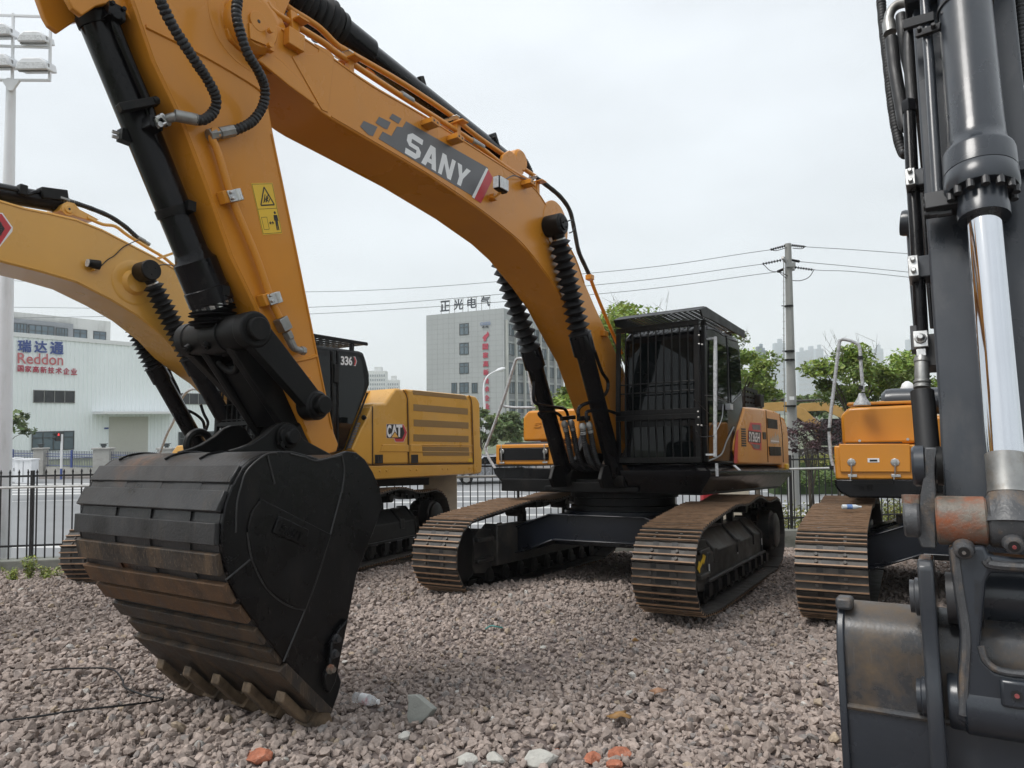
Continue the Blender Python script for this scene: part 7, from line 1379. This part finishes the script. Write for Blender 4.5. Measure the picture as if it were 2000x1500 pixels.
for px, py, m_ in ((1882, 1068, M['greyworn']), (1979, 1057, M['greyworn'])):
    e = rx(px, py, zr * .82); g = G(); g.lathe(e - Vector((.05, 0, 0)), e + Vector((.03, 0, -.015)), [(0, .038), (.05, .038), (.075, .032), (.08, .02), (.084, .02)], 18); o_ = obj('grease_boss', g, m_, pl_); g = G(); q = e + Vector((.034, 0, -.017)); g.cyl(q, q + Vector((.004, 0, -.001)), .020, seg=14); g.mat(1).cyl(q, q + Vector((.009, 0, -.003)), .007, seg=8); obj('grease_nipple', g, [M['blk'], M['steel'] if px < 1900 else M['rnip']], pl_)
# side rocker link up to the arm
g = G(); pts = [(1806, 874), (1829, 874), (1826, 930), (1828, 975), (1829, 1072), (1800, 1070), (1792, 1050), (1793, 1000), (1796, 975), (1804, 930)]
g.slab([rx(*p, .02) for p in pts], (-.16, 0, 0)); rl = obj('rocker_link', g, M['greyworn'], ri, bevel=.006)
a, b = rx(1782, 910, -.05), rx(1806, 910, -.05); g = G(); g.lathe(a, b, [(0, .075), (.01, .085), ((b - a).length, .085)], 26); e = rx(1796, 882, -.05); g.cyl(e - Vector((0, 0, .02)), e + Vector((0, 0, .015)), .028, seg=8); obj('pin_cap', g, M['grey'], rl)
a, b = rx(1830, 910, -.05), rx(1842, 910, -.05); g = G(); g.lathe(a, b, [(0, .08), ((b - a).length, .08)], 26); obj('bush', g, M['blackm'], rl)
# H-shaped link down to the bucket
g = G(); hp = [(1851, 1070), (1868, 1066), (1925, 1066), (1932, 1085), (2100, 1100), (2100, 1125), (1935, 1118), (1926, 1140), (1920, 1200), (1915, 1260), (1922, 1290), (1945, 1312), (1985, 1320), (2100, 1325), (2100, 1425), (1880, 1415), (1868, 1400), (1870, 1330), (1875, 1240), (1862, 1150)]
g.slab([rx(*p, .08) for p in hp], (-.15, 0, 0)); hl = obj('link', g, M['grey'], ri, bevel=.02, seg=3)
g = G(); p0 = [rx(*p, .08) for p in ((1852, 1072), (1862, 1150), (1875, 1240), (1871, 1330), (1869, 1395))]
g.tube(smooth_pts([q + Vector((-.005, .02, 0)) for q in p0], 6), .018, 8)
p1 = [rx(*p, .08) for p in ((1926, 1092), (1945, 1104), (2100, 1112))]
g.tube(smooth_pts(p1, 6), .018, 8)
p2 = [rx(*p, .08) for p in ((1916, 1262), (1925, 1290), (1948, 1308), (1990, 1316), (2100, 1322))]
g.tube(smooth_pts(p2, 6), .013, 8)
obj('link_flange', g, M['greyworn'], hl)
a, b = rx(1853, 1366, -.02), rx(2120, 1380, -.02); g = G(); g.lathe(Vector((a.x, a.y, a.z)), Vector((a.x, b.y, a.z)), [(0, .10), (.01, .105), (.05, .105), (.06, .115), (1.0, .115)], 36); obj('link_tube', g, M['grey'], hl)
g = G(); e = rx(1986, 1358, .10); g.box(e - Vector((.03, 0, 0)), (.07, .10, .10)); hh = obj('grease_boss', g, M['grey'], hl, bevel=.012); g = G(); q = e + Vector((.006, 0, 0)); g.cyl(q, q + Vector((.004, 0, 0)), .018, seg=16); g.mat(1).cyl(q, q + Vector((.009, 0, 0)), .008, seg=10); obj('grease_nipple', g, [M['blk'], M['rnip']], hl)
g = G(); v2, f2 = text2d("MCY7A087", .0); q4 = [rx(*p, .084) for p in ((1914, 1198), (1914, 1132), (1903, 1132), (1903, 1198))]
a, b, c, d = q4; g.add([a * (1 - u) * (1 - v) + b * u * (1 - v) + c * u * v + d * (1 - u) * v for u, v in v2], f2); obj('cast_lettering', g, M['bolt'], hl)
def smooth_pts2(P): return [(p.x, p.y) for p in smooth_pts([(a, b, 0) for a, b in P], 5)]
# bucket hanging closed: its back wall faces the camera
def rbx(px, py, dx=0.0): return Rq.x(px, py, BX + dx)
BX = PX - .10
zt_ = rbx(1740, 1190).z
prof_ = [(-.10, zt_ + .01), (-.02, zt_ - .01), (.04, zt_ - .05), (.075, zt_ - .11), (.085, zt_ - .2), (.085, rbx(1740, 1390, .085).z), (.09, rbx(1740, 1400, .09).z - .02), (.08, -.10), (.02, -.35), (-.10, -.45), (-.4, -.5)]
yl, yr = rbx(1652, 1300, .08).y, .72
inn_ = [(x - .03, z - .01) for x, z in prof_]
pu = [(x, z) for x, z in smooth_pts2(prof_[:6])]
g = G(); g.prism([(BX + x, z) for x, z in pu] + [(BX + x - .03, z - .01) for x, z in pu[::-1]], yl, yr); rbk = obj('bucket', g, M['greyrust'], ri, ang=50)
pd = prof_[5:]; g = G(); g.prism([(BX + x, z) for x, z in pd] + [(BX + x - .03, z - .01) for x, z in pd[::-1]], yl, yr); obj('base_plate', g, M['grey'], rbk, ang=50)
for s_ in (0, 1):
    y = yl if s_ == 0 else yr; g = G(); g.slab([(BX + x, y, z) for x, z in [(-.25, zt_ - .02), (-.12, zt_ + .02), (-.03, zt_ + .02), (.07, zt_ - .06), (.105, zt_ - .16), (.11, -.1), (.04, -.38), (-.1, -.48), (-.5, -.5), (-1.0, -.1)]], (0, -.03 if s_ == 0 else .03, 0)); obj('side_plate', g, M['grey'], rbk, bevel=.006)
    g = G(); g.box((BX - .0, y + (-.0 if s_ == 0 else 0), zt_ + .012), (.10, .065, .05)); obj('corner_block', g, M['greyworn'], rbk, bevel=.012)
a, b = rbx(1655, 1388, .095), rbx(1655, 1395, .095); g = G(); g.tube([(BX + .09, yl, rbx(1740, 1392, .09).z), (BX + .09, yr, rbx(1740, 1392, .09).z)], .014, 8); obj('weld_bead', g, M['greyrust'], rbk)
g = G(); ep = [(1814, 1098), (1826, 1096), (1830, 1110), (1832, 1180), (1834, 1250), (1840, 1350), (1850, 1400), (1856, 1470), (1860, 1600), (1826, 1600), (1824, 1470), (1820, 1380), (1819, 1250), (1816, 1180)]
ye = rbx(1832, 1300, .12).y
for yy in (ye, -ye + .02):
    g = G(); pr = [(.30, rbx(1820, 1095, .2).z), (.34, rbx(1820, 1110, .2).z), (.34, rbx(1820, 1200, .2).z), (.30, rbx(1820, 1290, .2).z), (.34, rbx(1820, 1330, .2).z), (.36, rbx(1820, 1420, .2).z), (.25, -.2), (.07, -.40), (.06, rbx(1820, 1240, .06).z), (.0, zt_), (-.25, zt_ - .02), (-.3, zt_ + .1), (-.2, rbx(1820, 1120, .0).z), (-.05, rbx(1820, 1090, .1).z)]
    pr = [(x * .62, z) for x, z in pr]; g.slab([(BX + x, yy - .045, z) for x, z in pr], (0, .055, 0)); ear_ = obj('hinge_ear', g, M['grey'], rbk, bevel=.01)
    for py in (1165, 1358):
        c = rbx(1830, py, .06); sg = -1 if yy < 0 else 1; g = G(); g.lathe((BX + .1, yy + sg * .01, c.z), (BX + .1, yy + sg * .06 + (-.01 if sg < 0 else 0), c.z), [(0, .075), (.05, .075), (.055, .065), (.07, .065)], 26); obj('pin_cap', g, M['grey'], ear_)
        if py == 1165: g = G(); g.lathe((BX + .06, yy - sg * .045, c.z), (BX + .06, yy - sg * .16, c.z), [(0, .10), (.04, .10), (.042, .105), (.12, .105)], 30); obj('bush', g, M['bolt'], ear_)
g = G(); c = rbx(1900, 1165); g.lathe((BX - .10, -.2, c.z), (BX - .10, .2, c.z), [(0, .12), (.4, .12)], 26); obj('stick_nose', g, M['grey'], rst)

# ------------------------------------------------------------------ things lying on the gravel
def ground_pt(px, py):
    p = onz(px, py, .4)
    for _ in range(12): p = onz(px, py, yz(p.x, p.y) + .02)
    return p
def rock(name, label, px, py, w, m, seed, flat=.6, cat='stone', group=None, rot=0.0, n=26):
    import bmesh
    p = ground_pt(px, py); d = (p - CO).dot(CF); r = w * d / FOC / 2; bm = bmesh.new(); rr = np.random.default_rng(seed)
    q = rr.normal(size=(n, 3)); q /= np.linalg.norm(q, axis=1)[:, None]; q *= np.array([1, .8, flat]) * r
    for v in q: bm.verts.new(v)
    bmesh.ops.convex_hull(bm, input=bm.verts[:])
    for v in [v for v in bm.verts if not v.link_faces]: bm.verts.remove(v)
    me = bpy.data.meshes.new(name); bm.to_mesh(me); bm.free(); me.materials.append(m); o = bpy.data.objects.new(name, me); COL.objects.link(o); o.location = p + Vector((0, 0, r * flat * .32)); o.rotation_euler = (0, 0, rot)
    b = o.modifiers.new("bevel", 'BEVEL'); b.width = r * .05; b.segments = 2; return tag(o, label, cat, group)
M['brick'] = mat("broken_brick", (.38, .135, .075), .95, var=.3, vs=30, bump=.9, bs=70, dirt=(.42, .33, .28), dirt_amt=.75, dscale=(18, 18, 18), edge=.55)
M['mortar'] = mat("mortar_lump", (.50, .47, .42), .9, var=.15, vs=25, bump=.6, bs=90)
M['concr'] = mat("concrete_chunk", (.30, .31, .285), .85, var=.12, vs=14, bump=.35, bs=80)
M['palestone'] = mat("pale_limestone", (.46, .45, .41), .85, var=.2, vs=20, bump=.4, bs=80, dirt=(.25, .22, .2), dirt_amt=.5, dscale=(20, 20, 20))
br_ = rock('brick_fragment', 'large orange brick piece with pale mortar lying below the bucket teeth', 506, 1482, 56, M['brick'], 1, .55, 'brick', 'broken brick pieces on the gravel')
o_ = rock('mortar_patch', 'pale mortar crust on the brick piece below the teeth', 508, 1474, 46, M['mortar'], 2, .35, 'mortar'); bpy.context.view_layer.update(); o_.parent = br_; o_.matrix_parent_inverse = br_.matrix_world.inverted(); del o_['category']; o_['label'] = 'pale mortar crust'
rock('brick_fragment', 'largest bright orange brick piece at the bottom edge right of centre', 1210, 1478, 52, M['brick'], 3, .55, 'brick', 'broken brick pieces on the gravel', .4)
rock('brick_fragment', 'smaller orange brick piece left of the largest one', 1157, 1484, 42, M['brick'], 4, .5, 'brick', 'broken brick pieces on the gravel', 1.0)
rock('brick_fragment', 'tiny orange brick chip among the pale stones', 1089, 1468, 15, M['brick'], 5, .7, 'brick', 'broken brick pieces on the gravel')
rock('brick_fragment', 'orange brick sliver at the very bottom edge', 1200, 1496, 36, M['brick'], 15, .5, 'brick', 'broken brick pieces on the gravel')
# angular slab of concrete standing in the stones
p = ground_pt(815, 1412); d = (p - CO).dot(CF); q = lambda a, b, o=0: at(a, b, d + o)
g = G(); g.slab([v - p for v in (q(794, 1400), q(797, 1372), q(795, 1357), q(812, 1356), q(846, 1385), q(833, 1402), q(818, 1416), q(800, 1422))], (.02, .09, -.035)); o_ = obj('concrete_chunk', g, M['concr'], None, bevel=.006); o_.location = p; tag(o_, 'grey wedge of broken concrete standing on the gravel right of the bottle', 'concrete')
PS = 'pale stones at the bottom edge'
rock('pale_stone', 'pale angular stone at the bottom edge below the concrete wedge', 912, 1490, 46, M['palestone'], 6, .6, 'stone', PS); rock('pale_stone', 'pale cracked stone right of the angular pale stone', 972, 1484, 46, M['palestone'], 7, .6, 'stone', PS); rock('pale_stone', 'widest pale stone at the bottom edge in the middle', 1056, 1488, 76, M['palestone'], 8, .42, 'stone', PS); rock('pale_stone', 'small white stone on the gravel left of the bucket tip', 556, 1486, 18, M['palestone'], 9, .6, 'stone', PS); rock('pale_stone', 'pale stone just below the crumpled bottle and the concrete wedge', 790, 1440, 30, M['palestone'], 10, .6, 'stone', PS)
rock('pale_stone', 'white lump alone in the middle of the gravel', 1061, 1266, 14, M['palestone'], 11, .6, 'stone', PS); rock('pale_stone', 'white pebble at the far left of the gravel', 40, 1152, 12, M['palestone'], 12, .5, 'stone', PS)
# bottle
def bottle(px, py, dirp, label, ln, seed, cap=None):
    p = ground_pt(px, py); root = thing('plastic_bottle', label, 'bottle', loc=p + Vector((0, 0, .05))); d = Vector(dirp).normalized(); r = ln * .17; a = -d * ln * .5
    gm = bpy.data.materials.new("clear_plastic"); gm.use_nodes = True; b = gm.node_tree.nodes["Principled BSDF"]; b.inputs['Base Color'].default_value = (.92, .94, .95, 1); b.inputs['Roughness'].default_value = .12; b.inputs['Transmission Weight'].default_value = .75; b.inputs['IOR'].default_value = 1.15
    g = G(); pr = [(0, r * .7), (ln * .03, r)]
    for k in range(9): pr.append((ln * (.06 + .075 * k), r * (1 if k % 2 else .95)))
    pr += [(ln * .76, r * .85), (ln * .86, r * .5), (ln * .90, r * .4), (ln * .94, r * .4)]; g.lathe(a, d * ln, pr, 20); obj('body', g, gm, root)
    g = G(); g.lathe(a + d * ln * .28, a + d * ln * .6, [(0, r * 1.012), (ln * .3, r * 1.012)], 20); obj('label', g, mat("bottle_label", (.72, .72, .72), .4, dirt=(.6, .04, .08), dirt_amt=1, dscale=(14, 14, 14), edge=.5) if cap is None else cap, root)
    g = G(); g.lathe(a + d * ln * .93, a + d * ln, [(0, r * .45), (ln * .06, r * .45)], 14); obj('cap', g, M['white'], root)
bottle(716, 1382, (.86, -.42, .0), 'crumpled clear bottle with red and white label near the bucket tip', .19, 1)
bp = Rq.mat @ Rq.x(1664, 988, 1.25); root = thing('plastic_bottle', 'empty clear bottle with blue label lying on the right hand track', 'bottle', loc=bp - Vector((0, 0, .01))); root.scale = (.62, .62, .62)
g = G(); g.lathe((-.16, .02, 0), (.16, -.02, 0), [(0, .03), (.01, .04), (.22, .04), (.27, .018), (.31, .018)], 18); obj('body', g, mat("milky_plastic", (.62, .66, .68), .2), root); g = G(); g.lathe((-.09, .011, 0), (.0, 0, 0), [(0, .0415), (.09, .0415)], 18); obj('label', g, mat("blue_label", (.10, .2, .45), .4, dirt=(.7, .7, .7), dirt_amt=1, dscale=(20, 20, 20)), root)
# leaves, scraps, cable
def dry_leaf(px, py, s, m, label, seed, name='dry_leaf', cat='leaf'):
    p = ground_pt(px, py); r = np.random.default_rng(seed); g = G(); n = 12; o = []
    for k in range(n): a = 2 * math.pi * k / n; rr = s * (1 + .35 * math.cos(3 * a + seed)) * (.7 if k % 2 else 1); o.append((rr * math.cos(a), rr * .7 * math.sin(a), .02 + .25 * s * r.random()))
    g.add([(0, 0, .05)] + o, [(0, 1 + k, 1 + (k + 1) % n) for k in range(n)]); ob_ = obj(name, g, m, None, ang=80); so_ = ob_.modifiers.new("thickness", 'SOLIDIFY'); so_.thickness = .002; ob_.location = p + Vector((0, 0, .02)); return tag(ob_, label, cat)
lm_ = mat("dry_leaf", (.30, .16, .05), .6, var=.3, vs=20); dry_leaf(1212, 1413, .075, lm_, 'curled brown dry leaf on the gravel at the right', 2); dry_leaf(1285, 1364, .06, mat("pale_leaf", (.36, .20, .12), .6, var=.3, vs=20), 'reddish dry leaf behind the brown one', 5); dry_leaf(1240, 1262, .03, lm_, 'small tan leaf scrap in front of the orange track', 7)
g = G(); p = ground_pt(948, 1235); g.tube(smooth_pts([(0, 0, .03), (.05, .02, .05), (.09, .0, .05), (.15, .03, .03)], 4), .008, 6); o_ = obj('rope_scrap', g, mat("teal_rope", (.06, .22, .20), .7), None); o_.location = p; tag(o_, 'short scrap of teal rope on the gravel in front of the car body', 'rope')
def gcable(pts, label):
    P_ = [ground_pt(*q) + Vector((0, 0, .03)) for q in pts]; g = G(); o = P_[0]; g.tube(smooth_pts([q - o for q in P_], 6), .006, 8); c = obj('cable', g, M['rubber'], None); c.location = o; tag(c, label, 'cable', 'black cables on the gravel at the left')
gcable([(85, 1318), (140, 1314), (215, 1315), (238, 1335), (245, 1352), (285, 1368), (318, 1374)], 'upper black cable looping over the gravel at the left'); gcable([(-40, 1424), (60, 1412), (150, 1398), (240, 1388), (300, 1380), (318, 1376)], 'lower black cable running to the left edge of the gravel')
pl_m = M['rubber']

# yellow machines far behind the fence
M['muted'] = mat("muted_yellow_paint", (.40, .235, .06), .5, var=.15, vs=2, dirt=(.2, .14, .08), dirt_amt=.5, dscale=(2, 2, 2))  # darker yellow: the muting by distance is put into the colour
def far_excavator(label, px, py, d, ang, s):
    p = at(px, py, d); root = thing('crawler_excavator', label, 'excavator', loc=(p.x, p.y, ROADZ)); root.rotation_euler = (0, 0, R_(ang)); root.scale = (s, s, s)
    g = G(); g.prism([(5.6, 3.6), (5.0, 4.1), (3.2, 4.2), (2.0, 3.7), (.3, 1.9), (.3, 1.6), (.6, 1.6), (2.3, 3.0), (3.3, 3.55), (4.9, 3.5), (5.5, 3.3)], -.25, .25); bm_ = obj('boom', g, M['muted'], root, bevel=.02)
    g = G(); put_text(g, "建设(德)", [(4.9, -.256, 3.62), (3.3, -.256, 3.75), (3.3, -.256, 4.02), (4.9, -.256, 3.9)], .03); obj('lettering', g, M['blk'], bm_)
    g = G(); g.prism([(5.9, 4.2), (5.6, 4.3), (5.3, 3.7), (5.5, 1.2), (5.7, 1.2), (5.9, 3.2)], -.2, .2); obj('stick', g, M['muted'], root, bevel=.02)
    g = G(); g.prism([(5.4, 1.3), (5.9, 1.25), (6.2, .8), (6.0, .3), (5.3, .05), (5.6, .5)], -.6, .6); obj('bucket', g, M['bucket'], root, bevel=.03)
    g = G(); g.prism([(-.3, 1.1), (-.3, 2.2), (-2.5, 2.3), (-3.1, 2.0), (-3.1, 1.2)], -1.4, 1.4); obj('engine_cover', g, M['muted'], root, bevel=.06)
    g = G(); g.prism([(1.3, 1.2), (1.3, 2.0), (1.0, 3.0), (-.2, 3.0), (-.3, 1.2)], .4, 1.4); g.prism([(1.0, 1.2), (1.0, 1.8), (-.3, 1.8), (-.3, 1.2)], -1.4, -.4); obj('cab', g, M['glass'], root, bevel=.05)
    g = G(); g.cyl((2.6, -.3, 3.3), (1.0, -.3, 1.4), .09, seg=12); g.cyl((3.2, 0, 4.35), (5.4, 0, 4.3), .09, seg=12); obj('cylinder', g, M['blk'], root)
    for s_ in (-1, 1):
        g = G(); pr = [(x, z) for x, z in BP[::3]]; g.prism(pr, s_ * 1.3 - .3, s_ * 1.3 + .3); obj('track_belt', g, M['shoe'], root, bevel=.03)
far_excavator('far yellow excavator boom with black lettering behind the concrete pole', 1632, 830, 48, 165, 1.0)
far_excavator('far yellow excavator partly hidden by the hand rail of the right hand machine', 1712, 830, 50, 150, 1.0)

# ------------------------------------------------------------------ the hazy air
hz = bpy.data.materials.new("haze"); hz.use_nodes = True; hn, hl_ = hz.node_tree.nodes, hz.node_tree.links; hn.remove(hn["Principled BSDF"]); pv_ = hn.new("ShaderNodeVolumePrincipled"); pv_.inputs['Color'].default_value = (.97, .985, 1.0, 1); pv_.inputs['Density'].default_value = .00045; pv_.inputs['Anisotropy'].default_value = .1
hl_.new(pv_.outputs[0], hn["Material Output"].inputs['Volume'])
g = G(); g.box((0, 750, 100 - 2.3), (3800, 3500, 200)); struct('haze', g, hz, 'stuff')

# ------------------------------------------------------------------ tidy: no part deeper than thing > part > sub-part
def depth(o):
    k = 0
    while o.parent is not None: o = o.parent; k += 1
    return k
for o in list(SC.objects):
    while depth(o) > 2: o.parent = o.parent.parent
